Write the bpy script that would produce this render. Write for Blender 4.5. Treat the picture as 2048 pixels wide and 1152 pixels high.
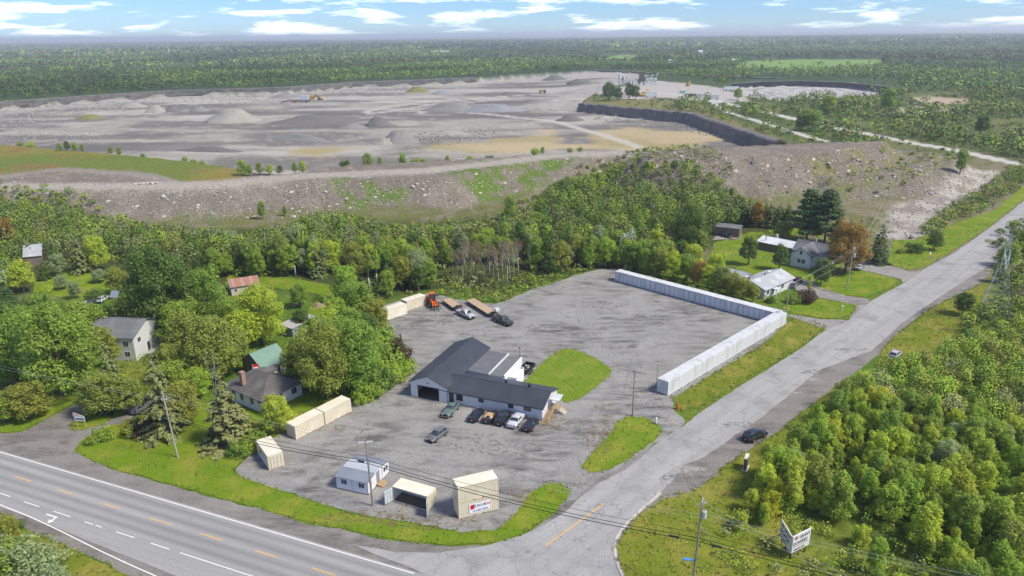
import bpy, bmesh, math, random
import numpy as np
from mathutils import Vector, Matrix
random.seed(7)
RNG = np.random.default_rng(11)
scene = bpy.context.scene
for _o in list(bpy.data.objects):
    bpy.data.objects.remove(_o)
COL = scene.collection

# ---------------------------------------------------------------- camera
FPX, CAM_H, HOR, ROLL = 1450.0, 64.9, 68.0, math.radians(-0.66)
PITCH = math.atan((576 - HOR) / FPX)
_fw = np.array([0, math.cos(PITCH), -math.sin(PITCH)])
_up = np.array([0, math.sin(PITCH), math.cos(PITCH)])
_rt = np.array([1.0, 0, 0])
_R = _rt * math.cos(ROLL) + _up * math.sin(ROLL)
_U = -_rt * math.sin(ROLL) + _up * math.cos(ROLL)
cam_data = bpy.data.cameras.new('camera')
cam = bpy.data.objects.new('camera', cam_data)
COL.objects.link(cam)
cam.matrix_world = Matrix((( _R[0], _U[0], -_fw[0], 0), (_R[1], _U[1], -_fw[1], 0), (_R[2], _U[2], -_fw[2], CAM_H), (0, 0, 0, 1)))
cam_data.sensor_width = 36.0
cam_data.lens = FPX / 2048 * 36.0
cam_data.clip_start = 1.0
cam_data.clip_end = 120000.0
scene.camera = cam

# ---------------------------------------------------------------- sky, sun, exposure
SUN_EL, SUN_AZ = math.radians(50), math.radians(112)      # azimuth clockwise from +Y: from the right, behind the camera
world = bpy.data.worlds.new('World')
scene.world = world
world.use_nodes = True
def build_world():
    nt = world.node_tree
    nt.nodes.clear()
    out = nt.nodes.new('ShaderNodeOutputWorld')
    bg = nt.nodes.new('ShaderNodeBackground')
    bg.inputs['Strength'].default_value = 0.15
    sky = nt.nodes.new('ShaderNodeTexSky')
    sky.sky_type = 'NISHITA'
    sky.sun_disc = False
    sky.sun_elevation = SUN_EL
    sky.sun_rotation = SUN_AZ
    sky.altitude = 300
    sky.air_density = 1.0
    sky.dust_density = 0.0
    sky.ozone_density = 2.2
    hs = nt.nodes.new('ShaderNodeHueSaturation')
    hs.inputs['Saturation'].default_value = 1.0
    # bluish tint that the whole lower sky of the photograph has
    tint = nt.nodes.new('ShaderNodeMixRGB'); tint.blend_type = 'MULTIPLY'
    tint.inputs['Fac'].default_value = 1.0
    tint.inputs['Color2'].default_value = (0.165, 0.245, 0.40, 1)
    nt.links.new(sky.outputs[0], tint.inputs['Color1'])
    # clouds: noise on a flat cloud layer seen along the view direction
    tc = nt.nodes.new('ShaderNodeTexCoord')
    sep = nt.nodes.new('ShaderNodeSeparateXYZ')
    nt.links.new(tc.outputs['Generated'], sep.inputs[0])
    def m(op, a, b=None, clamp=False):
        n = nt.nodes.new('ShaderNodeMath'); n.operation = op; n.use_clamp = clamp
        for i, v in ((0, a), (1, b)):
            if v is None: continue
            if isinstance(v, (int, float)): n.inputs[i].default_value = v
            else: nt.links.new(v, n.inputs[i])
        return n.outputs[0]
    mp = nt.nodes.new('ShaderNodeMapping'); mp.inputs['Scale'].default_value = (1, 1, 7.5); mp.inputs['Location'].default_value = (.37, 0, .1)
    nt.links.new(tc.outputs['Generated'], mp.inputs[0])
    nz = nt.nodes.new('ShaderNodeTexNoise'); nz.inputs['Scale'].default_value = 9.0
    nz.inputs['Detail'].default_value = 7; nz.inputs['Roughness'].default_value = 0.64
    nt.links.new(mp.outputs[0], nz.inputs['Vector'])
    ramp = nt.nodes.new('ShaderNodeMapRange'); ramp.inputs['From Min'].default_value = 0.51; ramp.inputs['From Max'].default_value = 0.82
    nt.links.new(nz.outputs['Fac'], ramp.inputs['Value'])
    cf = m('MULTIPLY', ramp.outputs[0], 0.75)
    mix = nt.nodes.new('ShaderNodeMixRGB')
    mix.inputs['Color2'].default_value = (10.5, 10.2, 9.7, 1)
    nt.links.new(cf, mix.inputs['Fac'])
    nt.links.new(tint.outputs[0], mix.inputs['Color1'])
    nt.links.new(mix.outputs[0], bg.inputs['Color'])
    nt.links.new(bg.outputs[0], out.inputs['Surface'])
build_world()
sun_data = bpy.data.lights.new('sun', 'SUN')
sun_data.energy = 2.2
sun_data.angle = math.radians(14)
sun_data.color = (1.0, 0.93, 0.77)
sun = bpy.data.objects.new('sun', sun_data)
COL.objects.link(sun)
_sd = Vector((math.sin(SUN_AZ) * math.cos(SUN_EL), math.cos(SUN_AZ) * math.cos(SUN_EL), math.sin(SUN_EL)))
sun.rotation_euler = _sd.to_track_quat('Z', 'Y').to_euler()
vs = scene.view_settings
vs.view_transform = 'Standard'
vs.look = 'None'
vs.gamma = 1.0
vs.exposure = 1.38
scene.cycles.max_bounces = 6
scene.cycles.diffuse_bounces = 4
scene.cycles.glossy_bounces = 2
scene.cycles.transmission_bounces = 3
scene.cycles.transparent_max_bounces = 12
scene.cycles.volume_bounces = 0
scene.cycles.use_denoising = True

# ---------------------------------------------------------------- helpers
def G(px, py, z=0.0):
    """world point on the level z that stands at pixel (px, py) of the 2048 px photograph"""
    d = _fw * FPX + _R * (px - 1024) + _U * (576 - py)
    t = (z - CAM_H) / d[2]
    return np.array([d[0] * t, d[1] * t])
def GV(px, py, z=0.0):
    g = G(px, py, z)
    return Vector((g[0], g[1], z))

MATS = {}
def new_mat(name):
    m = bpy.data.materials.new(name)
    m.use_nodes = True
    nt = m.node_tree
    b = nt.nodes['Principled BSDF']
    return m, nt, b
def mat(name, c1, c2=None, rough=0.7, scale=1.0, detail=4, metal=0.0, bump=0.0, bscale=None, spec=0.3, c3=None, scale3=0.1, coat=0.0, stretch=None):
    """principled material: colour varied by noise between c1 and c2, and in large patches towards c3"""
    if name in MATS: return MATS[name]
    m, nt, b = new_mat(name)
    b.inputs['Roughness'].default_value = rough
    b.inputs['Metallic'].default_value = metal
    b.inputs['Specular IOR Level'].default_value = spec
    if coat: b.inputs['Coat Weight'].default_value = coat; b.inputs['Coat Roughness'].default_value = 0.08
    b.inputs['Base Color'].default_value = (*c1, 1)
    geo = nt.nodes.new('ShaderNodeTexCoord')
    vec = geo.outputs['Object']
    if stretch:
        mp = nt.nodes.new('ShaderNodeMapping'); mp.inputs['Scale'].default_value = stretch
        nt.links.new(vec, mp.inputs[0]); vec = mp.outputs[0]
    if c2 is not None:
        n = nt.nodes.new('ShaderNodeTexNoise'); n.inputs['Scale'].default_value = scale; n.inputs['Detail'].default_value = detail
        n.inputs['Roughness'].default_value = 0.65
        nt.links.new(vec, n.inputs['Vector'])
        r = nt.nodes.new('ShaderNodeMapRange'); r.inputs['From Min'].default_value = 0.3; r.inputs['From Max'].default_value = 0.7
        nt.links.new(n.outputs['Fac'], r.inputs['Value'])
        mx = nt.nodes.new('ShaderNodeMixRGB'); mx.inputs['Color1'].default_value = (*c1, 1); mx.inputs['Color2'].default_value = (*c2, 1)
        nt.links.new(r.outputs[0], mx.inputs['Fac'])
        col = mx.outputs[0]
        if c3 is not None:
            n3 = nt.nodes.new('ShaderNodeTexNoise'); n3.inputs['Scale'].default_value = scale3; n3.inputs['Detail'].default_value = 5
            nt.links.new(vec, n3.inputs['Vector'])
            r3 = nt.nodes.new('ShaderNodeMapRange'); r3.inputs['From Min'].default_value = 0.45; r3.inputs['From Max'].default_value = 0.68
            nt.links.new(n3.outputs['Fac'], r3.inputs['Value'])
            mx3 = nt.nodes.new('ShaderNodeMixRGB'); mx3.inputs['Color2'].default_value = (*c3, 1)
            nt.links.new(r3.outputs[0], mx3.inputs['Fac']); nt.links.new(col, mx3.inputs['Color1'])
            col = mx3.outputs[0]
        nt.links.new(col, b.inputs['Base Color'])
    if bump:
        nb = nt.nodes.new('ShaderNodeTexNoise'); nb.inputs['Scale'].default_value = bscale or scale * 2; nb.inputs['Detail'].default_value = 5
        nt.links.new(vec, nb.inputs['Vector'])
        bp = nt.nodes.new('ShaderNodeBump'); bp.inputs['Strength'].default_value = 1.0; bp.inputs['Distance'].default_value = bump
        nt.links.new(nb.outputs['Fac'], bp.inputs['Height']); nt.links.new(bp.outputs[0], b.inputs['Normal'])
    MATS[name] = m
    return m

def tag(o, label=None, cat=None, group=None, kind=None):
    if label: o['label'] = label
    if cat: o['category'] = cat
    if group: o['group'] = group
    if kind: o['kind'] = kind
    return o
def link(o, parent=None):
    COL.objects.link(o)
    if parent is not None: o.parent = parent
    return o
def thing(name, label, cat, loc=(0, 0, 0), rz=0.0, group=None):
    o = bpy.data.objects.new(name, None)
    o.empty_display_size = 0.3
    link(o)
    o.location = loc
    o.rotation_euler = (0, 0, rz)
    return tag(o, label, cat, group)
def mesh_np(name, V, quads=None, tris=None):
    """fast mesh from numpy arrays"""
    me = bpy.data.meshes.new(name)
    V = np.asarray(V, dtype=np.float32)
    me.vertices.add(len(V)); me.vertices.foreach_set('co', V.ravel())
    loops = []; starts = []; tot = []
    off = 0
    for F, k in ((quads, 4), (tris, 3)):
        if F is None or len(F) == 0: continue
        F = np.asarray(F, dtype=np.int32)
        loops.append(F.ravel()); starts.append(off + np.arange(len(F)) * k); off += len(F) * k
    L = np.concatenate(loops).astype(np.int32); S = np.concatenate(starts).astype(np.int32)
    me.loops.add(len(L)); me.loops.foreach_set('vertex_index', L)
    me.polygons.add(len(S)); me.polygons.foreach_set('loop_start', S)
    me.update(calc_edges=True)
    return me

class MB:
    """collects simple shapes into ONE mesh"""
    def __init__(s): s.v = []; s.f = []
    def add(s, vs_, fs):
        k = len(s.v); s.v += [tuple(p) for p in vs_]; s.f += [tuple(i + k for i in f) for f in fs]; return s
    def box(s, x0, x1, y0, y1, z0, z1):
        return s.add([(x0, y0, z0), (x1, y0, z0), (x1, y1, z0), (x0, y1, z0), (x0, y0, z1), (x1, y0, z1), (x1, y1, z1), (x0, y1, z1)],
                     [(3, 2, 1, 0), (4, 5, 6, 7), (0, 1, 5, 4), (1, 2, 6, 5), (2, 3, 7, 6), (3, 0, 4, 7)])
    def hexa(s, p):
        return s.add(p, [(3, 2, 1, 0), (4, 5, 6, 7), (0, 1, 5, 4), (1, 2, 6, 5), (2, 3, 7, 6), (3, 0, 4, 7)])
    def quad(s, a, b, c, d): return s.add([a, b, c, d], [(0, 1, 2, 3)])
    def tube(s, p, q, r0, r1=None, n=6):
        r1 = r0 if r1 is None else r1
        p = Vector(p); q = Vector(q); d = q - p
        if d.length < 1e-6: return s
        d.normalize()
        a = d.orthogonal().normalized(); b = d.cross(a)
        vs_ = []
        for c, r in ((p, r0), (q, r1)):
            for i in range(n):
                t = 2 * math.pi * i / n
                vs_.append(c + a * (r * math.cos(t)) + b * (r * math.sin(t)))
        fs = [(i, (i + 1) % n, n + (i + 1) % n, n + i) for i in range(n)] + [tuple(range(n - 1, -1, -1)), tuple(range(n, 2 * n))]
        return s.add(vs_, fs)
    def bar(s, p, q, w, h=None):
        """square bar between two points"""
        h = h or w
        p = Vector(p); q = Vector(q); d = (q - p).normalized()
        up = Vector((0, 0, 1)) if abs(d.z) < 0.95 else Vector((1, 0, 0))
        a = d.cross(up).normalized() * (w / 2); b = a.cross(d).normalized() * (h / 2)
        return s.hexa([p - a - b, p + a - b, q + a - b, q - a - b, p - a + b, p + a + b, q + a + b, q - a + b])
    def prism(s, pts, axis_from, axis_to, axis='y'):
        """polygon in the plane across axis, extruded along it"""
        n = len(pts); vs_ = []
        for t in (axis_from, axis_to):
            for a, b in pts:
                vs_.append((a, t, b) if axis == 'y' else (t, a, b) if axis == 'x' else (a, b, t))
        return s.add(vs_, [tuple(range(n)), tuple(range(2 * n - 1, n - 1, -1))] + [(i, n + i, n + (i + 1) % n, (i + 1) % n) for i in range(n)])
    def loft(s, rings, cap=True):
        n = len(rings[0]); vs_ = [p for r in rings for p in r]; fs = []
        for k in range(len(rings) - 1):
            for i in range(n):
                j = (i + 1) % n
                fs.append((k * n + i, k * n + j, (k + 1) * n + j, (k + 1) * n + i))
        if cap: fs += [tuple(range(n - 1, -1, -1)), tuple((len(rings) - 1) * n + i for i in range(n))]
        return s.add(vs_, fs)
    def build(s, name, m, parent=None, smooth=None, loc=None, rot=None):
        me = bpy.data.meshes.new(name)
        me.from_pydata(s.v, [], s.f)
        bm = bmesh.new(); bm.from_mesh(me); bmesh.ops.recalc_face_normals(bm, faces=bm.faces); bm.to_mesh(me); bm.free()
        if m is not None: me.materials.append(m)
        if smooth is not None:
            me.shade_smooth(); me.set_sharp_from_angle(angle=smooth)
        o = bpy.data.objects.new(name, me)
        link(o, parent)
        if loc is not None: o.location = loc
        if rot is not None: o.rotation_euler = rot
        return o
def copy_tree(o, parent=None):
    c = o.copy(); COL.objects.link(c)
    if parent is not None: c.parent = parent
    for ch in list(o.children): copy_tree(ch, c)
    return c

# numpy value noise
def _hash(ix, iy, seed):
    h = (ix.astype(np.int64) * 374761393 + iy.astype(np.int64) * 668265263 + seed * 1442695041) & 0xffffffff
    h = ((h ^ (h >> 13)) * 1274126177) & 0xffffffff
    return ((h ^ (h >> 16)) & 0xffff) / 65535.0
def vnoise(x, y, seed=0):
    ix = np.floor(x); iy = np.floor(y); fx = x - ix; fy = y - iy
    fx = fx * fx * (3 - 2 * fx); fy = fy * fy * (3 - 2 * fy)
    ix = ix.astype(np.int64); iy = iy.astype(np.int64)
    a = _hash(ix, iy, seed); b = _hash(ix + 1, iy, seed); c = _hash(ix, iy + 1, seed); d = _hash(ix + 1, iy + 1, seed)
    return (a * (1 - fx) + b * fx) * (1 - fy) + (c * (1 - fx) + d * fx) * fy
def fbm(x, y, sc, seed=0, oct=4, rough=0.5):
    t = 0; a = 1; n = 0
    for k in range(oct):
        t = t + a * vnoise(x / sc, y / sc, seed + k * 17); n += a; a *= rough; sc = sc / 2.03
    return t / n
def sdist(X, Y, poly):
    """signed distance to a polygon, negative inside"""
    P = np.asarray(poly, float); d2 = np.full(X.shape, 1e18); inside = np.zeros(X.shape, bool)
    for i in range(len(P)):
        a = P[i]; b = P[(i + 1) % len(P)]; e = b - a
        wx = X - a[0]; wy = Y - a[1]
        t = np.clip((wx * e[0] + wy * e[1]) / max(e @ e, 1e-9), 0, 1)
        d2 = np.minimum(d2, (wx - e[0] * t) ** 2 + (wy - e[1] * t) ** 2)
        c = ((a[1] > Y) != (b[1] > Y))
        if abs(b[1] - a[1]) > 1e-12:
            xi = a[0] + (Y - a[1]) / (b[1] - a[1]) * e[0]
            inside ^= c & (X < xi)
    d = np.sqrt(d2)
    return np.where(inside, -d, d)
def ldist(X, Y, line):
    P = np.asarray(line, float); d2 = np.full(X.shape, 1e18)
    for i in range(len(P) - 1):
        a = P[i]; e = P[i + 1] - a
        t = np.clip(((X - a[0]) * e[0] + (Y - a[1]) * e[1]) / max(e @ e, 1e-9), 0, 1)
        d2 = np.minimum(d2, (X - a[0] - e[0] * t) ** 2 + (Y - a[1] - e[1] * t) ** 2)
    return np.sqrt(d2)
def sstep(a, b, x):
    t = np.clip((x - a) / (b - a), 0, 1); return t * t * (3 - 2 * t)
def px_poly(pts, z=0.0): return np.array([G(x, y, z) for x, y in pts])

# ================================================================ TERRAIN
PIT = -8.0
BH = 9.0       # berm height
SH = 14.0      # stockpile height
# quarry rim, clockwise from the far left corner
quarry_rim = np.concatenate([
    px_poly([(-330, 236), (0, 204), (200, 190), (350, 181), (565, 175), (700, 165), (850, 159), (950, 155), (1050, 148), (1189, 141), (1244, 143), (1300, 150), (1240, 168), (1190, 184), (1165, 198)]),
    px_poly([(1161, 207), (1230, 213), (1300, 219), (1374, 225), (1394, 230), (1454, 250), (1510, 268), (1564, 285)]),
    np.array([(150, 405), (100, 395), (50, 392), (20, 372), (-20, 352), (-60, 345), (-110, 345), (-140, 362), (-190, 405), (-260, 440), (-330, 470), (-450, 540)])])
pit2_rim = px_poly([(1464, 167), (1520, 163), (1600, 161), (1690, 164), (1774, 172), (1750, 186), (1660, 197), (1560, 200), (1480, 190)])
berm_top = np.concatenate([
    px_poly([(-260, 400), (0, 373), (171, 375), (342, 371), (444, 366), (581, 356), (700, 353), (890, 352), (942, 339), (1044, 322), (1133, 312), (1198, 305), (1290, 306)], BH),
    px_poly([(1290, 298), (1198, 298), (1100, 303), (1000, 310), (850, 318), (700, 326), (620, 338), (560, 344), (500, 340), (440, 328), (350, 316), (250, 306), (100, 294), (0, 285), (-260, 290)], BH)])
stock_top = px_poly([(1290, 316), (1400, 315), (1500, 314), (1600, 308), (1690, 300), (1767, 285), (1768, 281), (1600, 286), (1506, 291), (1350, 299), (1290, 305)], SH)
stock_tail = px_poly([(1500, 330), (1650, 322), (1767, 300), (1850, 303), (1905, 316), (1890, 336), (1800, 348), (1650, 352)], 6.5)
ramp_line = [(38, 352, 7.0), (20, 335, 5.0), (4, 318, 3.0), (-8, 306, 1.5)]

def height(X, Y):
    D = np.sqrt(X * X + Y * Y)
    n1 = fbm(X, Y, 60, 3, 4) - 0.5
    n2 = fbm(X, Y, 9, 5, 4) - 0.5
    z = np.zeros(X.shape)
    # far land: slow swells, low hills on the skyline
    z = z + sstep(1500, 6000, D) * (fbm(X, Y, 2600, 9, 3) - 0.45) * 34
    z = z + sstep(9000, 16000, D) * (fbm(X, Y, 5000, 21, 3) - 0.35) * 110 * sstep(-6000, 6000, X)
    mid = sstep(330, 420, D)
    z = z + mid * (1 - sstep(1500, 2500, D)) * (n1 * 2.2 + n2 * 0.5) * 0.8
    # quarry floor
    sq = sdist(X, Y, quarry_rim) + n2 * 5 + n1 * 3
    wall = sstep(2.5, -2.5, sq)
    floor_z = PIT + n1 * 1.6 + n2 * 0.25 + sstep(500, 1400, D) * 0.0
    # rough benches and dumped rock along the far wall
    rub = sstep(-75, -20, sq) * sstep(700, 760, D)
    floor_z = floor_z + rub * (.2 + 1.2 * np.maximum(fbm(X, Y, 22, 31, 4) - 0.42, 0))
    # ground rises from the floor to the plant peninsula in the east and to the far right
    floor_z = floor_z + 5.5 * sstep(60, 150, X) * sstep(860, 960, Y)
    z = z * (1 - wall) + floor_z * wall
    sq2 = sdist(X, Y, pit2_rim) + n2 * 4
    w2 = sstep(2.5, -2.5, sq2)
    z = z * (1 - w2) + (-7 + n1 * 1.5 + n2 * 0.8) * w2
    # peninsula on which the plant stands
    # berm and stockpile: flat tops with slopes at the angle of repose
    slope = 0.66
    db = sdist(X, Y, berm_top) + n2 * 3.0 + n1 * 3
    rill = (fbm(X * 1.0, Y * 0.25, 3.0, 41, 2) - 0.5) * 0.7
    zb = BH - 0.9 + 0.7 * n1 + 0.5 * n2 - np.maximum(db, 0) * .42 + np.where(db > 0, rill, 0)
    # plateau at the left falls gently towards the pit
    ds = sdist(X, Y, stock_top) + n2 * 3.5 + n1 * 3
    zs = SH + 0.8 * n1 + 0.6 * n2 - np.maximum(ds, 0) * slope + np.where(ds > 0, rill, 0)
    # terraces on the flank
    zs = np.where(ds > 0, zs + 0.8 * np.sin(zs * 1.6), zs)
    dt = sdist(X, Y, stock_tail) + n2 * 5
    zt = 6.5 + n1 * 1.5 - np.maximum(dt, 0) * 0.42 + 0.5 * np.sin(dt * 0.5)
    near = D > 215
    z = np.where(near, np.maximum(z, np.maximum(zb, np.maximum(zs, zt))), z)
    # side ramp down the front of the berm
    rl = np.array(ramp_line)
    for i in range(len(rl) - 1):
        a, b = rl[i], rl[i + 1]; e = b[:2] - a[:2]
        t = np.clip(((X - a[0]) * e[0] + (Y - a[1]) * e[1]) / (e @ e), 0, 1)
        d = np.hypot(X - a[0] - e[0] * t, Y - a[1] - e[1] * t)
        zr = a[2] + (b[2] - a[2]) * t - np.maximum(d - 4, 0) * 0.7
        z = np.maximum(z, np.where(d < 16, zr, -99))
    # mounds inside the quarry (the separate stockpiles are objects of their own)
    z = z + sstep(220, 250, D) * (1 - mid) * n2 * 0.25
    return z

# ---- areas with their own ground colour
woods_left = px_poly([(-250, 640), (-250, 425), (0, 415), (120, 425), (200, 440), (330, 455), (430, 460), (560, 460), (640, 480), (700, 560), (560, 575), (460, 590), (380, 545), (250, 545), (100, 575), (0, 600)])
woods_mid = px_poly([(430, 560), (430, 460), (560, 455), (640, 440), (760, 438), (900, 425), (1000, 415), (1060, 400), (1130, 380), (1200, 366), (1290, 350), (1380, 350), (1450, 380), (1520, 410), (1600, 420), (1640, 440), (1560, 470), (1430, 500), (1330, 545), (1225, 545), (1195, 537), (1130, 550), (1060, 573), (1000, 590), (860, 582), (770, 598), (700, 600)])
thicket = px_poly([(1470, 1060), (1500, 1020), (1545, 960), (1575, 915), (1625, 865), (1710, 800), (1780, 752), (1870, 745), (1960, 700), (2070, 650), (2300, 630), (2300, 1300), (1560, 1300), (1640, 1180), (1690, 1090), (1560, 1050)])
rocky_drain = px_poly([(1771, 440), (1790, 405), (1846, 400), (1900, 372), (1945, 345), (1990, 340), (1985, 362), (1930, 395), (1870, 428), (1850, 470), (1800, 482), (1765, 470)])
fields = [px_poly([(1470, 133), (1490, 122), (1600, 119), (1764, 120), (1775, 136), (1660, 143), (1540, 145)]), px_poly([(1180, 123), (1240, 110), (1300, 112), (1260, 126)]) ]
shrubland_bare = [px_poly([(1770, 222), (1830, 212), (1925, 216), (1900, 226), (1800, 232)]), px_poly([(1800, 205), (1850, 192), (1960, 200), (1900, 210)])]
white_road = px_poly([(1110, 186), (1200, 183), (1334, 187), (1414, 197), (1474, 212), (1564, 232), (1640, 250), (1699, 261), (1774, 276), (1849, 290), (1904, 300), (2048, 330), (2400, 395)])
inner_road = px_poly([(1414, 197), (1454, 225), (1524, 245), (1609, 272), (1650, 284)])
floor_tracks = [px_poly([(1010, 195), (900, 203), (840, 213), (745, 228), (730, 224), (780, 212), (860, 203), (1000, 193), (1100, 187), (1200, 184)], PIT),
                px_poly([(870, 220), (960, 227), (1040, 236), (1110, 243), (1180, 262), (1290, 297)], PIT),
                px_poly([(840, 226), (880, 214), (930, 205), (1024, 197)], PIT)]
tan_patches = [px_poly([(560, 312), (600, 300), (680, 294), (700, 302), (640, 316)], PIT), px_poly([(840, 300), (900, 285), (1010, 278), (1100, 262), (1140, 285), (1180, 295), (1000, 305)], PIT),
               px_poly([(1160, 290), (1180, 262), (1260, 252), (1380, 262), (1420, 280), (1400, 295), (1250, 300)], PIT)]

def ground_colour(X, Y, Z):
    D = np.sqrt(X * X + Y * Y)
    n1 = fbm(X, Y, 40, 51, 4); n2 = fbm(X, Y, 6, 52, 4); n3 = fbm(X, Y, 250, 53, 4)
    def C(r, g, b): return np.array([r, g, b])
    def mixto(col, c, f): return col * (1 - f[:, None]) + c[None, :] * f[:, None] if c.ndim == 1 else col * (1 - f[:, None]) + c * f[:, None]
    col = np.zeros((len(X), 3))
    grass_a, grass_b, grass_c = C(.105, .165, .018), C(.075, .135, .016), C(.17, .18, .03)
    col[:] = grass_b
    col = mixto(col, grass_a, sstep(.35, .65, n2)); col = mixto(col, grass_c, sstep(.55, .75, n1) * .7)
    br_ = sstep(205, 235, D); col = mixto(col, C(.13, .13, .048), br_); col = mixto(col, C(.185, .16, .105), br_ * sstep(.44, .56, n2))
    # open country beyond: shrubby green and straw
    far = sstep(420, 520, D)
    col = mixto(col, C(.075, .105, .026), far); col = mixto(col, C(.15, .145, .05), far * sstep(.5, .7, n1) * .8)
    vf = sstep(850, 1200, D); col = mixto(col, C(.032, .062, .018), vf)
    col = mixto(col, C(.06, .085, .022), vf * sstep(.5, .65, n3))
    for f in fields:
        col = mixto(col, C(.16, .26, .05), sstep(6, -6, sdist(X, Y, f) + (n1 - .5) * 40))
    # woods: leaf litter and shade plants
    for w in (woods_left, woods_mid):
        col = mixto(col, C(.055, .07, .02), sstep(4, -4, sdist(X, Y, w) + (n2 - .5) * 10))
    col = mixto(col, C(.10, .135, .02), sstep(4, -4, sdist(X, Y, thicket) + (n2 - .5) * 10) * .8)
    # berm, stockpile
    gravel = C(.165, .14, .112); gravel2 = C(.23, .20, .165)
    db = sdist(X, Y, berm_top); ds = sdist(X, Y, stock_top); dt = sdist(X, Y, stock_tail)
    onb = sstep(-.1, .5, Z) * (D > 215) * (sdist(X, Y, quarry_rim) > -60)
    onb = onb * np.clip(sstep(34, 22, db) + sstep(34, 22, ds) + sstep(26, 10, dt), 0, 1)
    col = mixto(col, gravel, onb); col = mixto(col, gravel2, onb * sstep(.45, .7, n2) * .6)
    # dry grass on the left plateau and on the flanks
    plat = px_poly([(-260, 372), (0, 345), (60, 338), (170, 342), (260, 336), (330, 355), (420, 363), (480, 352), (500, 338), (440, 326), (350, 314), (250, 304), (100, 292), (0, 283), (-260, 288)], BH)
    pm = sstep(3, -3, sdist(X, Y, plat) + (n2 - .5) * 10)
    col = mixto(col, C(.19, .165, .035), pm); col = mixto(col, C(.12, .155, .028), pm * sstep(.42, .62, n1)); col = mixto(col, C(.20, .12, .05), pm * sstep(.58, .72, fbm(X, Y, 18, 77, 3)) * .8)
    trackl = ldist(X, Y, px_poly([(0, 350), (120, 335), (200, 340), (290, 346), (340, 362), (360, 370)], BH))
    col = mixto(col, gravel2, sstep(5.5, 3.5, trackl + (n2 - .5) * 2))
    tailm = sstep(10, -2, dt + (n2 - .5) * 14) * (1 - sstep(2, -2, ds))
    col = mixto(col, C(.15, .145, .04), tailm * sstep(.42, .58, n2) * .9)
    # weeds on the front of the berm
    wd = px_poly([(880, 352), (950, 335), (1060, 322), (1180, 310), (1190, 318), (1090, 352), (1010, 385), (960, 380), (900, 365)], 5)
    col = mixto(col, C(.09, .145, .02), sstep(4, -3, sdist(X, Y, wd) + (n2 - .5) * 18) * sstep(.35, .5, n2))
    wd2 = px_poly([(640, 372), (760, 362), (830, 380), (800, 420), (700, 425)], 4)
    col = mixto(col, C(.10, .15, .025), sstep(4, -3, sdist(X, Y, wd2) + (n2 - .5) * 26) * sstep(.48, .6, n2))
    front = sstep(0, 6, ds) * sstep(40, 16, ds) * sstep(1.0, 3.5, Z) * 0
    bf = sstep(50, 34, db) * sstep(22, 32, db) * (D < 300) * (D > 215); col = mixto(col, C(.13, .135, .04), bf * .9); col = mixto(col, C(.18, .155, .11), bf * sstep(.5, .62, n2))
    rd = sstep(3, -3, sdist(X, Y, rocky_drain) + (n2 - .5) * 9)
    col = mixto(col, C(.36, .33, .29), rd); col = mixto(col, C(.22, .19, .16), rd * sstep(.5, .65, n2))
    # stockpile foot: brushy slope
    ft = sstep(34, 24, ds) * sstep(14, 24, ds) * (Z < 5) * (D > 215)
    col = mixto(col, C(.13, .14, .045), ft * sstep(.4, .6, n2))
    # quarry floor
    q = sstep(1.0, -1.0, sdist(X, Y, quarry_rim) + (n2 - .5) * 3) * (Z < 1.5)
    s1 = fbm(X * .35, Y, 26, 61, 4)
    fl = np.zeros_like(col); fl[:] = C(.285, .262, .228)
    fl = mixto(fl, C(.16, .147, .13), sstep(.43, .58, s1)); fl = mixto(fl, C(.35, .325, .29), sstep(.54, .68, fbm(X * .4, Y, 55, 62, 4)))
    fl = mixto(fl, C(.43, .41, .37), sstep(.6, .75, n2) * .3)
    fl = fl * (.8 + .4 * fbm(X * .5, Y, 9, 68, 4))[:, None]; fl = mixto(fl, C(.115, .107, .098), sstep(.55, .65, fbm(X * .22, Y, 34, 69, 5)) * .75)
    for t in tan_patches:
        m = sstep(8, -8, sdist(X, Y, t) + (fbm(X * .4, Y, 20, 63, 4) - .5) * 45)
        fl = mixto(fl, C(.40, .32, .18), m * .85); fl = mixto(fl, C(.27, .235, .10), m * sstep(.5, .62, fbm(X * .4, Y, 30, 64, 3)) * .7)
    for t in floor_tracks:
        fl = mixto(fl, C(.43, .405, .36), sstep(6, 2.5, ldist(X, Y, t) + (n2 - .5) * 5) * .8)
    edge = sstep(-80, -25, sdist(X, Y, quarry_rim)) * sstep(700, 760, D)
    fl = mixto(fl, C(.36, .335, .30), edge * sstep(.4, .55, n2))
    fl = mixto(fl, C(.30, .28, .255), edge * .5)
    col = mixto(col, np.zeros(3), q) + fl * q[:, None]
    q2 = sstep(1, -1, sdist(X, Y, pit2_rim)); col = mixto(col, C(.40, .385, .37), q2); col = mixto(col, C(.25, .24, .24), q2 * sstep(.5, .6, n2))
    # plant yard
    py_ = px_poly([(1190, 186), (1300, 160), (1420, 172), (1480, 186), (1500, 203), (1440, 205), (1330, 196), (1250, 200)])
    ym = sstep(6, -6, sdist(X, Y, py_) + (n2 - .5) * 20)
    col = mixto(col, C(.37, .34, .31), ym)
    pn = px_poly([(1165, 205), (1250, 200), (1330, 200), (1400, 208), (1460, 240), (1560, 278), (1540, 280), (1454, 248), (1380, 223), (1230, 212)])
    col = mixto(col, C(.17, .155, .06), sstep(5, -3, sdist(X, Y, pn) + (n2 - .5) * 8))
    for s in shrubland_bare:
        col = mixto(col, C(.36, .29, .21), sstep(5, -5, sdist(X, Y, s) + (n2 - .5) * 25))
    for r, w in ((white_road, 4.2), (inner_road, 3.0)):
        col = mixto(col, C(.44, .425, .385), sstep(w + 1.2, w - .8, ldist(X, Y, r) + (n2 - .5) * 1.5))
    rail = px_poly([(1880, 158), (2048, 164), (2300, 172)])
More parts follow.
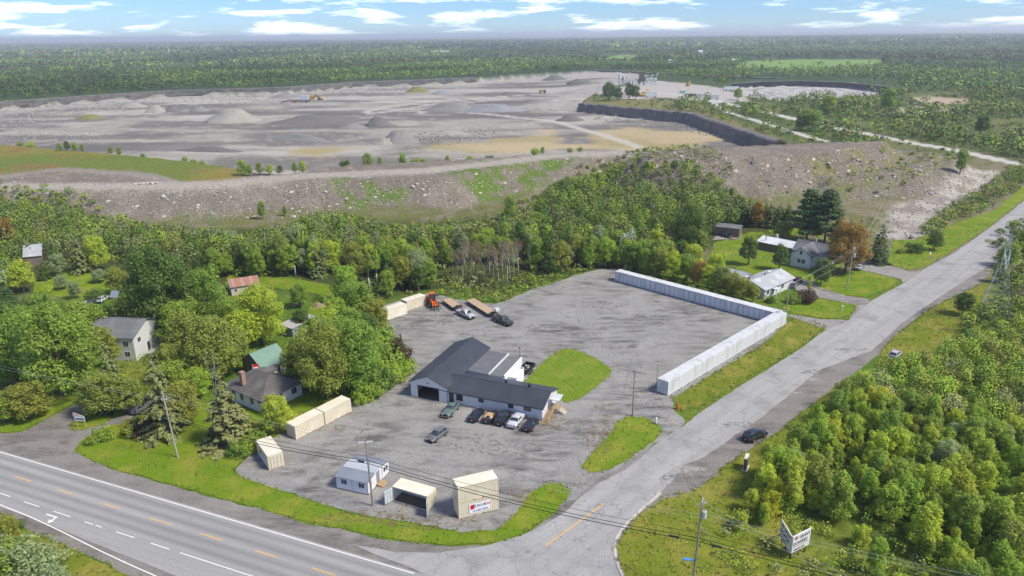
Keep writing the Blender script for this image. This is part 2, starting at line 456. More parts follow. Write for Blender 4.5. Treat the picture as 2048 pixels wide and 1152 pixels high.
    col = mixto(col, C(.3, .28, .24), sstep(10, 5, ldist(X, Y, rail)))
    # dust roads on top of the berm
    bt = px_poly([(-60, 376), (0, 368), (180, 368), (342, 366), (444, 362), (581, 350), (700, 344), (850, 338), (960, 325), (1100, 308), (1198, 302), (1300, 300)], BH)
    col = mixto(col, C(.32, .285, .245), sstep(9, 5, ldist(X, Y, bt) + (n2 - .5) * 3) * (Z > 5))
    rock = np.clip(onb + rd + q * edge + .25 * q + q2 - pm, 0, 1)
    return np.clip(col, 0, 1), rock

NA, NR = 640, 480
def build_terrain():
    az = np.linspace(math.radians(-52), math.radians(52), NA)
    r = 38.0 * np.power(26000 / 38.0, np.linspace(0, 1, NR) ** 1.12)
    A, Rr = np.meshgrid(az, r)
    X = (Rr * np.sin(A)).ravel(); Y = (Rr * np.cos(A)).ravel()
    Z = height(X, Y)
    idx = np.arange(NA * NR).reshape(NR, NA)
    F = np.stack([idx[:-1, :-1], idx[:-1, 1:], idx[1:, 1:], idx[1:, :-1]], -1).reshape(-1, 4)
    F = F[:, ::-1]
    me = mesh_np('ground', np.stack([X, Y, Z], 1), quads=F)
    ca = me.color_attributes.new('tone', 'FLOAT_COLOR', 'POINT')
    C = np.ones((len(X), 4), np.float32); C[:, :3], C[:, 3] = ground_colour(X, Y, Z)
    ca.data.foreach_set('color', C.ravel())
    me.shade_smooth()
    m, nt, b = new_mat('ground_cover')
    at = nt.nodes.new('ShaderNodeVertexColor'); at.layer_name = 'tone'
    tc = nt.nodes.new('ShaderNodeTexCoord')
    n = nt.nodes.new('ShaderNodeTexNoise'); n.inputs['Scale'].default_value = 0.9; n.inputs['Detail'].default_value = 8; n.inputs['Roughness'].default_value = 0.72
    nt.links.new(tc.outputs['Object'], n.inputs['Vector'])
    mr = nt.nodes.new('ShaderNodeMapRange'); mr.inputs['From Min'].default_value = .28; mr.inputs['From Max'].default_value = .72; mr.inputs['To Min'].default_value = .45; mr.inputs['To Max'].default_value = 1.5
    nt.links.new(n.outputs['Fac'], mr.inputs['Value'])
    mul = nt.nodes.new('ShaderNodeMixRGB'); mul.blend_type = 'MULTIPLY'; mul.inputs['Fac'].default_value = 1
    nt.links.new(at.outputs['Color'], mul.inputs['Color1']); nt.links.new(mr.outputs[0], mul.inputs['Color2'])
    # loose stones where the ground is rocky
    st = None
    last = mul.outputs[0]
    for vsc, thr, colr in ((.75, .90, (.36, .335, .29)), (.4, .965, (.42, .39, .34)), (1.5, .78, (.29, .27, .235))):
        vo = nt.nodes.new('ShaderNodeTexVoronoi'); vo.inputs['Scale'].default_value = vsc; nt.links.new(tc.outputs['Object'], vo.inputs['Vector'])
        sp_ = nt.nodes.new('ShaderNodeSeparateColor'); nt.links.new(vo.outputs['Color'], sp_.inputs[0])
        gt = nt.nodes.new('ShaderNodeMath'); gt.operation = 'GREATER_THAN'; gt.inputs[1].default_value = thr; nt.links.new(sp_.outputs[0], gt.inputs[0])
        ds_ = nt.nodes.new('ShaderNodeMath'); ds_.operation = 'LESS_THAN'; ds_.inputs[1].default_value = .33; nt.links.new(vo.outputs['Distance'], ds_.inputs[0])
        f1 = nt.nodes.new('ShaderNodeMath'); f1.operation = 'MULTIPLY'; nt.links.new(gt.outputs[0], f1.inputs[0]); nt.links.new(ds_.outputs[0], f1.inputs[1])
        f2 = nt.nodes.new('ShaderNodeMath'); f2.operation = 'MULTIPLY'; nt.links.new(f1.outputs[0], f2.inputs[0]); nt.links.new(at.outputs['Alpha'], f2.inputs[1])
        mx_ = nt.nodes.new('ShaderNodeMixRGB'); mx_.inputs['Color2'].default_value = (*colr, 1); nt.links.new(f2.outputs[0], mx_.inputs['Fac']); nt.links.new(last, mx_.inputs['Color1'])
        last = mx_.outputs[0]
    nt.links.new(last, b.inputs['Base Color'])
    b.inputs['Roughness'].default_value = 0.95; b.inputs['Specular IOR Level'].default_value = 0.1
    bp = nt.nodes.new('ShaderNodeBump'); bp.inputs['Distance'].default_value = 0.25; bp.inputs['Strength'].default_value = 0.8
    nt.links.new(n.outputs['Fac'], bp.inputs['Height']); nt.links.new(bp.outputs[0], b.inputs['Normal'])
    me.materials.append(m)
    o = bpy.data.objects.new('ground', me); link(o); tag(o, kind='structure')
    return o
ground = build_terrain()
def hz(x, y):
    return float(height(np.array([x], float), np.array([y], float))[0])

# ---- flat sheets laid on the level ground near the camera
def sheet(name, pts, z, m, jitter=0.0, step=1.2, seed=0, world_pts=False, kind='structure', parent=None):
    P = np.array(pts, float) if world_pts else px_poly(pts)
    rs = np.random.default_rng(seed + 5)
    out = []
    for i in range(len(P)):
        a, b = P[i], P[(i + 1) % len(P)]
        L = np.linalg.norm(b - a); k = max(1, int(L / step)) if jitter else 1
        nrm = np.array([-(b - a)[1], (b - a)[0]]) / max(L, 1e-6)
        for j in range(k):
            p = a + (b - a) * j / k
            if jitter:
                w = (vnoise(np.array([p[0] / 2.2]), np.array([p[1] / 2.2]), seed)[0] - .5) * 2 + rs.normal() * .35
                p = p + nrm * w * jitter
            out.append(p)
    bm = bmesh.new()
    vs_ = [bm.verts.new((p[0], p[1], z)) for p in out]
    f = bm.faces.new(vs_)
    if f.normal.z < 0 or f.calc_area() and True:
        f.normal_update()
        if f.normal.z < 0: f.normal_flip()
    bmesh.ops.triangulate(bm, faces=[f], ngon_method='EAR_CLIP')
    me = bpy.data.meshes.new(name); bm.to_mesh(me); bm.free()
    me.materials.append(m)
    o = bpy.data.objects.new(name, me); link(o, parent)
    if parent is None: tag(o, kind=kind)
    return o

def gravel_mat(name, c1, c2, c3, tracks=None):
    """crushed stone: fine speckle, middle mottling, and darker damp or oily patches"""
    m, nt, b = new_mat(name)
    tc = nt.nodes.new('ShaderNodeTexCoord'); vec = tc.outputs['Object']
    def noise(sc, det, ro=.65, v=vec, dist=0.0):
        n = nt.nodes.new('ShaderNodeTexNoise'); n.inputs['Scale'].default_value = sc; n.inputs['Detail'].default_value = det; n.inputs['Roughness'].default_value = ro
        n.inputs['Distortion'].default_value = dist
        nt.links.new(v, n.inputs['Vector']); return n.outputs['Fac']
    def rng(v, a, b_, c=0.0, d=1.0):
        r = nt.nodes.new('ShaderNodeMapRange'); r.inputs['From Min'].default_value = a; r.inputs['From Max'].default_value = b_; r.inputs['To Min'].default_value = c; r.inputs['To Max'].default_value = d
        nt.links.new(v, r.inputs['Value']); return r.outputs[0]
    def mix(f, a, b_, t='MIX'):
        x = nt.nodes.new('ShaderNodeMixRGB'); x.blend_type = t
        for k, v in (('Fac', f), ('Color1', a), ('Color2', b_)):
            if isinstance(v, tuple): x.inputs[k].default_value = (*v, 1)
            elif isinstance(v, float): x.inputs[k].default_value = v
            else: nt.links.new(v, x.inputs[k])
        return x.outputs[0]
    col = mix(rng(noise(2.2, 6, .75), .3, .7), c1, c2)
    mp = nt.nodes.new('ShaderNodeMapping'); mp.inputs['Rotation'].default_value = (0, 0, math.radians(25)); mp.inputs['Scale'].default_value = (.28, 1.0, 1)
    nt.links.new(vec, mp.inputs[0])
    mp2 = nt.nodes.new('ShaderNodeMapping'); mp2.inputs['Rotation'].default_value = (0, 0, math.radians(-55)); mp2.inputs['Scale'].default_value = (.25, 1.0, 1)
    nt.links.new(vec, mp2.inputs[0])
    pat = noise(.075, 7, .6, dist=.8)
    streak = noise(.55, 6, .7, mp.outputs[0], .4); streak2 = noise(.4, 6, .7, mp2.outputs[0], .4)
    f = nt.nodes.new('ShaderNodeMath'); f.operation = 'MULTIPLY'
    nt.links.new(rng(pat, .40, .58), f.inputs[0]); nt.links.new(rng(streak, .42, .62), f.inputs[1])
    col = mix(f.outputs[0], col, c3)
    col = mix(rng(streak2, .60, .78, 0, .55), col, c3)
    col = mix(rng(noise(.16, 5, .6), .55, .75, 0, .55), col, tuple(min(1, x * 1.18) for x in c2))
    col = mix(1.0, col, rng(noise(5.0, 5, .85), .3, .7, .55, 1.42), 'MULTIPLY')
    nt.links.new(col, b.inputs['Base Color'])
    b.inputs['Roughness'].default_value = .92; b.inputs['Specular IOR Level'].default_value = .15
    bp = nt.nodes.new('ShaderNodeBump'); bp.inputs['Distance'].default_value = .12; bp.inputs['Strength'].default_value = .7
    nt.links.new(noise(3.0, 6, .8), bp.inputs['Height']); nt.links.new(bp.outputs[0], b.inputs['Normal'])
    return m
M_yard = gravel_mat('yard_gravel', (.205, .2, .188), (.31, .302, .287), (.105, .10, .094))
M_shoulder = gravel_mat('shoulder_gravel', (.18, .165, .152), (.25, .232, .215), (.12, .108, .098))
M_drive = gravel_mat('drive_gravel', (.24, .225, .21), (.30, .285, .27), (.16, .145, .13))

def asphalt(name, c1, c2, c3, along, cracks=True, lanes=None):
    m, nt, b = new_mat(name)
    tc = nt.nodes.new('ShaderNodeTexCoord'); vec = tc.outputs['Object']
    mp = nt.nodes.new('ShaderNodeMapping'); mp.inputs['Rotation'].default_value = (0, 0, -along); 
    nt.links.new(vec, mp.inputs[0])
    mp2 = nt.nodes.new('ShaderNodeMapping'); mp2.inputs['Scale'].default_value = (.05, 1, 1); nt.links.new(mp.outputs[0], mp2.inputs[0])
    def noise(sc, det, v, ro=.6):
        n = nt.nodes.new('ShaderNodeTexNoise'); n.inputs['Scale'].default_value = sc; n.inputs['Detail'].default_value = det; n.inputs['Roughness'].default_value = ro
        nt.links.new(v, n.inputs['Vector']); return n.outputs['Fac']
    def rng(v, a, b_, c=0.0, d=1.0):
        r = nt.nodes.new('ShaderNodeMapRange'); r.inputs['From Min'].default_value = a; r.inputs['From Max'].default_value = b_; r.inputs['To Min'].default_value = c; r.inputs['To Max'].default_value = d
        nt.links.new(v, r.inputs['Value']); return r.outputs[0]
    def mix(f, a, c, t='MIX'):
        x = nt.nodes.new('ShaderNodeMixRGB'); x.blend_type = t
        for k, v in (('Fac', f), ('Color1', a), ('Color2', c)):
            if isinstance(v, tuple): x.inputs[k].default_value = (*v, 1)
            elif isinstance(v, float): x.inputs[k].default_value = v
            else: nt.links.new(v, x.inputs[k])
        return x.outputs[0]
    col = mix(rng(noise(.5, 6, mp2.outputs[0]), .35, .65), c1, c2)
    col = mix(rng(noise(.12, 6, vec, .65), .52, .66, 0, .8), col, c3)
    col = mix(1.0, col, rng(noise(4, 6, vec, .85), .3, .7, .78, 1.22), 'MULTIPLY')
    if lanes:
        sp = nt.nodes.new('ShaderNodeSeparateXYZ'); nt.links.new(mp.outputs[0], sp.inputs[0])
        for y0, w, amt in lanes:
            d = nt.nodes.new('ShaderNodeMath'); d.operation = 'SUBTRACT'; d.inputs[1].default_value = y0; nt.links.new(sp.outputs['Y'], d.inputs[0])
            a = nt.nodes.new('ShaderNodeMath'); a.operation = 'ABSOLUTE'; nt.links.new(d.outputs[0], a.inputs[0])
            col = mix(rng(a.outputs[0], w, 0, 0, amt), col, (.13, .13, .132))
    if cracks:
        vo = nt.nodes.new('ShaderNodeTexVoronoi'); vo.feature = 'DISTANCE_TO_EDGE'; vo.inputs['Scale'].default_value = .16
        wob = nt.nodes.new('ShaderNodeTexNoise'); wob.inputs['Scale'].default_value = .5; wob.inputs['Detail'].default_value = 4
        nt.links.new(vec, wob.inputs['Vector'])
        ad = nt.nodes.new('ShaderNodeMixRGB'); ad.blend_type = 'ADD'; ad.inputs['Fac'].default_value = 1.0
        sc = nt.nodes.new('ShaderNodeMixRGB'); sc.blend_type = 'MULTIPLY'; sc.inputs['Fac'].default_value = 1.0; sc.inputs['Color2'].default_value = (4, 4, 4, 1)
        nt.links.new(wob.outputs['Color'], sc.inputs['Color1']); nt.links.new(vec, ad.inputs['Color1']); nt.links.new(sc.outputs[0], ad.inputs['Color2'])
        nt.links.new(ad.outputs[0], vo.inputs['Vector'])
        col = mix(rng(vo.outputs['Distance'], .012, .004, 0, .5), col, (.10, .10, .10))
    nt.links.new(col, b.inputs['Base Color'])
    b.inputs['Roughness'].default_value = .85; b.inputs['Specular IOR Level'].default_value = .2
    return m
HWY = math.atan2(-26.3, 63.7)
SRD = math.atan2(113.3, 115.0)
_hx = np.array([math.cos(HWY), math.sin(HWY)]); _hn = np.array([-math.sin(HWY), math.cos(HWY)])
def hw(s, t):
    """point on the highway: s metres along, t metres across (north edge line at 64.7)"""
    return _hx * s + _hn * t
M_hwy = asphalt('highway_asphalt', (.25, .248, .245), (.305, .302, .298), (.27, .268, .265), HWY, False,
                lanes=[(63.7, .7, .5), (61.8, .8, .55), (59.8, .8, .5), (58.1, .7, .5)])
M_side = asphalt('side_road_asphalt', (.27, .265, .26), (.33, .325, .318), (.22, .215, .21), SRD, True)
M_white = mat('road_paint_white', (.72, .72, .70), (.6, .6, .58), rough=.7, scale=2)
M_yellow = mat('road_paint_yellow', (.72, .42, .07), (.62, .36, .08), rough=.7, scale=2)
M_kerb = mat('kerb_concrete', (.50, .46, .42), (.40, .37, .33), rough=.85, scale=1.2, bump=.01)
def lawn_mat(name, c1, c2, c3, stripes=None):
    m = mat(name, c1, c2, rough=.9, scale=2.4, detail=9, spec=.1, c3=c3, scale3=.2, bump=.2, bscale=5)
    if stripes is not None:
        nt = m.node_tree; b = nt.nodes['Principled BSDF']
        src = b.inputs['Base Color'].links[0].from_socket
        tc = nt.nodes.new('ShaderNodeTexCoord'); mp = nt.nodes.new('ShaderNodeMapping'); mp.inputs['Rotation'].default_value = (0, 0, stripes)
        nt.links.new(tc.outputs['Object'], mp.inputs[0])
        w = nt.nodes.new('ShaderNodeTexWave'); w.inputs['Scale'].default_value = .28; w.inputs['Distortion'].default_value = 7; w.inputs['Detail'].default_value = 5
        nt.links.new(mp.outputs[0], w.inputs[0])
        r = nt.nodes.new('ShaderNodeMapRange'); r.inputs['To Min'].default_value = .93; r.inputs['To Max'].default_value = 1.07
        nt.links.new(w.outputs['Fac'], r.inputs['Value'])
        x = nt.nodes.new('ShaderNodeMixRGB'); x.blend_type = 'MULTIPLY'; x.inputs['Fac'].default_value = 1
        nt.links.new(src, x.inputs['Color1']); nt.links.new(r.outputs[0], x.inputs['Color2']); nt.links.new(x.outputs[0], b.inputs['Base Color'])
    return m
M_lawn = lawn_mat('mown_grass', (.155, .235, .012), (.10, .175, .010), (.225, .24, .03))
M_lawn2 = lawn_mat('mown_grass_striped', (.155, .23, .018), (.12, .19, .014), (.19, .235, .03), math.radians(-25))
M_rough = lawn_mat('rough_grass', (.17, .20, .018), (.115, .155, .014), (.25, .225, .045))

# gravel shoulder north of the highway and the drive mouths
sheet('road_shoulder', [(-260, 850), (0, 868), (44, 864), (85, 842), (150, 808), (180, 802), (215, 782), (235, 770), (225, 800), (205, 815), (175, 826), (147, 842), (140, 852), (160, 858), (215, 842), (246, 832), (290, 806), (320, 800), (300, 818), (255, 845), (191, 866), (160, 884), (150, 903), (222, 938), (342, 972), (513, 1016), (615, 1047), (700, 1063), (800, 1085), (900, 1093), (1000, 1087), (1060, 1062), (1110, 1024), (1137, 990), (1165, 965), (1200, 945), (1262, 918), (1320, 880), (1370, 852), (1480, 1010), (1330, 1020), (1262, 1060), (1250, 1100), (1262, 1152), (1290, 1260), (900, 1290), (500, 1290), (320, 1172), (250, 1145), (60, 1060), (0, 1032), (-260, 940)], .02, M_shoulder, .25, 1.5, 1)
sheet('road_shoulder', [(1262, 960), (1310, 900), (1480, 790), (1640, 690), (1760, 608), (1815, 585), (1900, 520), (1990, 455), (2060, 398), (2300, 230), (2340, 300), (2120, 400), (2048, 455), (1979, 545), (1942, 580), (1908, 592), (1850, 624), (1783, 678), (1758, 708), (1690, 760), (1596, 828), (1564, 857), (1498, 900), (1448, 933), (1399, 974), (1337, 996), (1300, 1005)], .024, M_shoulder, .25, 1.5, 2)
# the gravel yard
sheet('gravel_yard', [(468, 938), (490, 915), (520, 890), (570, 862), (640, 830), (700, 806), (755, 776), (819, 746), (828, 730), (805, 700), (780, 668), (770, 640), (762, 612), (860, 585), (886, 593), (940, 604), (992, 608), (1033, 593), (1062, 580), (1092, 570), (1150, 551), (1191, 540), (1235, 536), (1330, 560), (1450, 590), (1570, 622), (1576, 654), (1520, 692), (1400, 766), (1352, 797), (1350, 822), (1372, 846), (1330, 874), (1290, 900), (1240, 934), (1200, 955), (1165, 980), (1140, 1008), (1090, 1040), (1040, 1058), (990, 1064), (920, 1062), (850, 1052), (800, 1042), (700, 1027), (600, 992), (520, 966), (480, 952)], .032, M_yard, .35, 1.2, 3)
# asphalt
sheet('highway', [hw(-190, 65.1), hw(40, 65.1), hw(75, 65.1), hw(75, 51.0), hw(10, 51.4), hw(-20, 51.7), hw(-70, 53.2), hw(-95, 54.4), hw(-190, 56.6)], .044, M_hwy, .04, 2, 4, world_pts=True)
sheet('side_road', [(2330, 215), (2048, 402), (1985, 452), (1906, 507), (1843, 542), (1805, 568), (1742, 602), (1697, 640), (1650, 660), (1600, 699), (1533, 741), (1458, 787), (1408, 820), (1367, 852), (1325, 879), (1279, 917), (1245, 942), (1200, 965), (1165, 990), (1130, 1025), (1090, 1050), (1040, 1073), (960, 1094), (870, 1106), (790, 1105), (700, 1088), (860, 1152), (1000, 1200), (1250, 1240), (1243, 1152), (1231, 1118), (1228, 1089), (1240, 1064), (1274, 1027), (1318, 990), (1345, 961), (1366, 932), (1399, 919), (1432, 899), (1533, 827), (1587, 783), (1637, 741), (1742, 702), (1804, 646), (1870, 600), (1979, 530), (2048, 446), (2350, 260)], .052, M_side, .12, 1.2, 5)
# markings
def mark(name, s0, s1, t, w, m, z=.058):
    sheet(name, [hw(s0, t - w / 2), hw(s1, t - w / 2), hw(s1, t + w / 2), hw(s0, t + w / 2)], z, m, world_pts=True)
def s_of(px, py):
    return float(G(px, py) @ _hx)
mark('edge_line', -190, s_of(826, 1150), 64.7, .17, M_white)
sl = [hw(-190, 57.0), hw(-120, 56.0)] + [G(x, y) for x, y in ((0, 1010), (60, 1034), (120, 1062), (200, 1102), (260, 1130), (310, 1152), (380, 1184))] + [hw(-5, 52.0), hw(20, 51.7)]
_l = np.array(sl); _w = .17
sheet('edge_line', [p - _hn * _w / 2 for p in _l] + [p + _hn * _w / 2 for p in _l[::-1]], .058, M_white, world_pts=True)
for (x0, y0), (x1, y1) in (((30, 953), (63, 964)), ((116, 980), (150, 991)), ((203, 1008), (240, 1019)), ((301, 1037), (342, 1051)), ((400, 1068), (443, 1082)), ((510, 1102), (554, 1116)), ((624, 1137), (670, 1152)), ((745, 1175), (800, 1192))):
    mark('centre_dash', s_of(x0, y0), s_of(x1, y1), 60.75, .15, M_yellow)
mark('centre_dash', s_of(30, 953) - 9, s_of(30, 953) - 6, 60.75, .15, M_yellow)
for (x0, y0), (x1, y1) in (((-40, 975), (-10, 983)), ((0, 987), (21, 994)), ((48, 1004), (79, 1014)), ((107, 1023), (140, 1035)), ((169, 1044), (186, 1050)), ((191, 1051), (204, 1055)), ((232, 1064), (268, 1077)), ((302, 1087), (339, 1099)), ((360, 1106), (520, 1158))):
    mark('lane_dash', s_of(x0, y0), s_of(x1, y1), float(G(x0, y0) @ _hn), .15, M_white)
# turn arrow on the turn lane
a0 = G(104, 1037); 
sheet('turn_arrow', [a0 + _hx * u + _hn * v for u, v in ((-1.6, .25), (.3, .25), (.3, -.35), (-.1, -.35), (.45, -1.05), (1.0, -.35), (.6, -.35), (.6, .5), (-1.6, .5))], .058, M_white, world_pts=True)
c0, c1 = G(1091, 1093), G(1207, 1008); dn = (c1 - c0) / np.linalg.norm(c1 - c0); pn_ = np.array([-dn[1], dn[0]]) * .08
sheet('centre_line', [c0 - pn_, c1 - pn_, c1 + pn_, c0 + pn_], .066, M_yellow, world_pts=True)
# kerb round the corner
def kerb(pts, w=.42, h=.13):
    P = px_poly(pts); mb = MB(); rings = []
    for i, p in enumerate(P):
        a = P[max(i - 1, 0)]; b = P[min(i + 1, len(P) - 1)]; d = (b - a) / np.linalg.norm(b - a); n = np.array([-d[1], d[0]])
        rings.append([(*(p - n * w / 2), 0), (*(p + n * w / 2), 0), (*(p + n * w / 2), h), (*(p - n * w / 2), h)])
    mb.loft(rings); o = mb.build('kerb', M_kerb); tag(o, kind='structure'); return o
kerb([(1321, 987), (1297, 1008), (1275, 1027), (1255, 1046), (1241, 1064), (1232, 1080), (1229, 1096), (1232, 1118), (1238, 1135), (1247, 1155), (1262, 1185)])
# lawns and verges
sheet('lawn', [(150, 903), (165, 890), (185, 872), (255, 848), (320, 815), (400, 800), (470, 830), (560, 800), (650, 775), (700, 790), (698, 806), (640, 832), (570, 864), (515, 893), (488, 915), (466, 938), (478, 953), (520, 968), (600, 994), (700, 1029), (800, 1044), (850, 1054), (920, 1064), (990, 1062), (1030, 1030), (1062, 985), (1095, 966), (1125, 968), (1138, 982), (1132, 996), (1108, 1024), (1058, 1060), (1000, 1084), (900, 1091), (800, 1082), (700, 1060), (615, 1045), (513, 1014), (342, 970), (222, 936)], .056, M_lawn, .22, .9, 6)
sheet('lawn', [(-260, 848), (0, 866), (44, 862), (85, 840), (150, 806), (180, 800), (215, 778), (150, 770), (60, 790), (0, 800), (-260, 810)], .056, M_lawn, .2, 1, 7)
sheet('lawn', [(137, 859), (150, 843), (178, 829), (222, 834), (214, 846), (165, 861)], .056, M_lawn, .15, .8, 8)
sheet('lawn', [(1163, 930), (1180, 945), (1215, 940), (1262, 915), (1310, 880), (1326, 862), (1315, 848), (1290, 836), (1255, 833), (1235, 845), (1215, 875), (1185, 905)], .056, M_lawn, .25, .8, 9)
sheet('mown_plot', [(1123, 698), (1150, 700), (1195, 718), (1222, 740), (1219, 752), (1190, 776), (1160, 797), (1132, 806), (1095, 788), (1048, 766), (1075, 736), (1100, 712)], .056, M_lawn2, .12, .8, 10)
sheet('grass_verge', [(1572, 648), (1598, 636), (1652, 653), (1608, 687), (1542, 728), (1450, 783), (1387, 818), (1362, 822), (1345, 800), (1372, 782), (1433, 745), (1520, 694)], .058, M_rough, .3, .8, 11)
sheet('lawn', [(1560, 617), (1617, 594), (1679, 604), (1714, 609), (1709, 623), (1683, 637), (1642, 636), (1596, 629)], .058, M_lawn, .2, .8, 12)
sheet('lawn', [(1617, 574), (1637, 561), (1721, 540), (1800, 560), (1792, 570), (1733, 595), (1692, 591), (1640, 578)], .058, M_lawn, .2, .8, 13)
sheet('lawn', [(1775, 529), (1785, 480), (1830, 480), (1900, 450), (1990, 420), (2060, 360), (2330, 180), (2330, 205), (2050, 396), (1984, 449), (1908, 500), (1850, 534), (1817, 541)], .058, M_lawn, .25, 1, 14)
sheet('lawn', [(1415, 525), (1428, 486), (1470, 474), (1530, 455), (1600, 455), (1660, 478), (1700, 520), (1640, 560), (1590, 572), (1540, 590), (1480, 560)], .04, M_lawn, .25, 1, 15)
sheet('grass_verge', [(1318, 1002), (1340, 998), (1400, 976), (1450, 935), (1500, 902), (1566, 860), (1600, 830), (1660, 790), (1700, 800), (1600, 900), (1560, 960), (1600, 1100), (1620, 1300), (1300, 1300), (1249, 1160), (1236, 1120), (1234, 1094), (1245, 1068), (1280, 1030)], .058, M_rough, .25, .9, 16)
sheet('grass_verge', [(1758, 710), (1783, 680), (1850, 626), (1908, 595), (1960, 570), (2030, 540), (2000, 610), (1900, 680), (1840, 730), (1780, 735)], .058, M_rough, .25, .9, 17)
sheet('grass_verge', [(-260, 950), (0, 1034), (60, 1062), (160, 1108), (250, 1147), (330, 1182), (500, 1300), (-300, 1300)], .058, M_rough, .25, .9, 18)
sheet('lawn', [(65, 585), (70, 560), (130, 540), (200, 538), (232, 560), (238, 600), (170, 605)], .04, M_lawn, .3, 1, 19)
sheet('lawn', [(560, 720), (600, 640), (640, 590), (600, 580), (450, 570), (460, 545), (560, 552), (690, 575), (700, 600), (660, 640), (640, 720)], .04, M_lawn, .3, 1, 20)
# house drives on the right
sheet('driveway', [(1640, 575), (1692, 592), (1733, 597), (1742, 602), (1700, 637), (1714, 612), (1679, 603), (1617, 592), (1590, 580), (1600, 560), (1625, 560)], .07, M_drive, .15, .8, 21)
sheet('driveway', [(1712, 538), (1725, 523), (1775, 530), (1817, 543), (1845, 543), (1808, 568), (1800, 558)], .07, M_drive, .15, .8, 22)
sheet('driveway', [(1560, 628), (1596, 631), (1642, 639), (1683, 640), (1695, 642), (1655, 660), (1600, 640)], .066, M_drive, .15, .8, 23)
sheet('driveway', [(1425, 480), (1440, 465), (1485, 468), (1480, 478)], .062, M_drive, .15, .8, 24)

# worn wheel tracks, damp and leaf-littered patches on the gravel
def decal_mat(name, c1, c2, cover=.5):
    m = mat(name, c1, c2, rough=.95, scale=2.5, detail=6, spec=.1); nt = m.node_tree; b = nt.nodes['Principled BSDF']
    tc = nt.nodes.new('ShaderNodeTexCoord'); n = nt.nodes.new('ShaderNodeTexNoise'); n.inputs['Scale'].default_value = .9; n.inputs['Detail'].default_value = 7; n.inputs['Roughness'].default_value = .75
    nt.links.new(tc.outputs['Object'], n.inputs['Vector'])
    r = nt.nodes.new('ShaderNodeMapRange'); r.inputs['From Min'].default_value = .62 - .25 * cover; r.inputs['From Max'].default_value = .72 - .2 * cover; r.inputs['To Max'].default_value = .7; nt.links.new(n.outputs['Fac'], r.inputs['Value'])
    nt.links.new(r.outputs[0], b.inputs['Alpha']); return m
M_trkd = decal_mat('wheel_track_dark', (.20, .193, .182), (.23, .222, .21), .4); M_trkl = decal_mat('wheel_track_pale', (.34, .32, .30), (.38, .36, .34), .45)
M_leafl = decal_mat('leaf_litter', (.26, .19, .10), (.20, .15, .08), .55); M_damp = decal_mat('damp_patch', (.185, .178, .168), (.215, .207, .196), .45)
def track(pts, m, w=.42, gap=1.75, z=.040):
    P = px_poly(pts); 
    # smooth the polyline
    for _ in range(3):
        Q_ = [P[0]]
        for a, b in zip(P[:-1], P[1:]): Q_ += [a * .75 + b * .25, a * .25 + b * .75]
        P = np.array(Q_ + [P[-1]])
    d = np.gradient(P, axis=0); d /= np.linalg.norm(d, axis=1, keepdims=True); n = np.stack([-d[:, 1], d[:, 0]], 1)
    for o in (-gap / 2, gap / 2):
        A = P + n * (o - w / 2); B = P + n * (o + w / 2); V = np.zeros((2 * len(P), 3)); V[0::2, :2] = A; V[1::2, :2] = B; V[:, 2] = z
        F = [(2 * i, 2 * i + 2, 2 * i + 3, 2 * i + 1) for i in range(len(P) - 1)]
        me = mesh_np('wheel_track', V, quads=F); me.materials.append(m); ob = bpy.data.objects.new('wheel_track', me); link(ob); tag(ob, kind='structure')
for i, (m, pts) in enumerate([(M_trkd, [(1345, 850), (1290, 800), (1240, 740), (1200, 700), (1120, 660), (1020, 655)]), (M_trkl, [(1340, 840), (1280, 770), (1180, 670), (1100, 650), (960, 660), (860, 650)]), (M_trkd, [(1150, 1000), (1090, 960), (960, 920), (800, 900), (700, 880)]), (M_trkl, [(1160, 985), (1100, 930), (1000, 905), (900, 900), (760, 915), (640, 935)]), (M_trkd, [(1180, 960), (1160, 880), (1180, 830), (1250, 780), (1240, 700), (1160, 640)]), (M_trkd, [(1330, 830), (1250, 700), (1300, 620), (1400, 620)]), (M_trkl, [(1330, 820), (1300, 720), (1350, 650), (1440, 640)]), (M_trkd, [(1200, 700), (1150, 620), (1170, 570)]), (M_trkd, [(900, 660), (840, 690), (810, 720), (790, 770), (740, 830), (700, 880)]), (M_trkl, [(930, 650), (1100, 600), (1200, 580), (1300, 590)])]):
    track(pts, m, z=.040 + i * .0012)
def blob(px, py, rx, ry, m, z, seed):
    g = G(px, py); rs = np.random.default_rng(seed); sheet('ground_patch', [g + np.array([rx * math.cos(t) * (.7 + .5 * rs.random()), ry * math.sin(t) * (.7 + .5 * rs.random())]) for t in np.linspace(0, 6.283, 18)[:-1]], z, m, .3, .8, seed, world_pts=True)
for k, (x, y, rx, ry, m) in enumerate([(940, 885, 6, 3.5, M_damp), (1010, 900, 5, 2, M_damp), (860, 645, 5, 4, M_damp), (800, 655, 3, 1.5, M_damp), (950, 665, 5, 2, M_damp), (1080, 655, 4, 2, M_damp), (1200, 610, 6, 3, M_damp), (1300, 640, 5, 4, M_damp), (1240, 690, 4, 3, M_damp), (1400, 610, 5, 3, M_damp), (1125, 575, 1.2, 1.2, M_damp), (1210, 815, 2.2, 1.4, M_leafl), (1195, 880, 2.5, 5, M_leafl), (1215, 850, 2, 3, M_leafl), (1115, 845, 3, 2.5, M_leafl), (1110, 705, 2.5, 2, M_leafl), (640, 855, 4, 1.5, M_leafl), (720, 795, 5, 1.2, M_leafl), (1040, 990, 2, 2, M_leafl), (730, 1035, 8, 1.5, M_leafl), (860, 1045, 8, 1.5, M_leafl), (1420, 745, 4, 1.6, M_damp), (1500, 700, 4, 1.4, M_leafl)]):
    blob(x, y, rx, ry, m, .053 + .0008 * k, 40 + k)
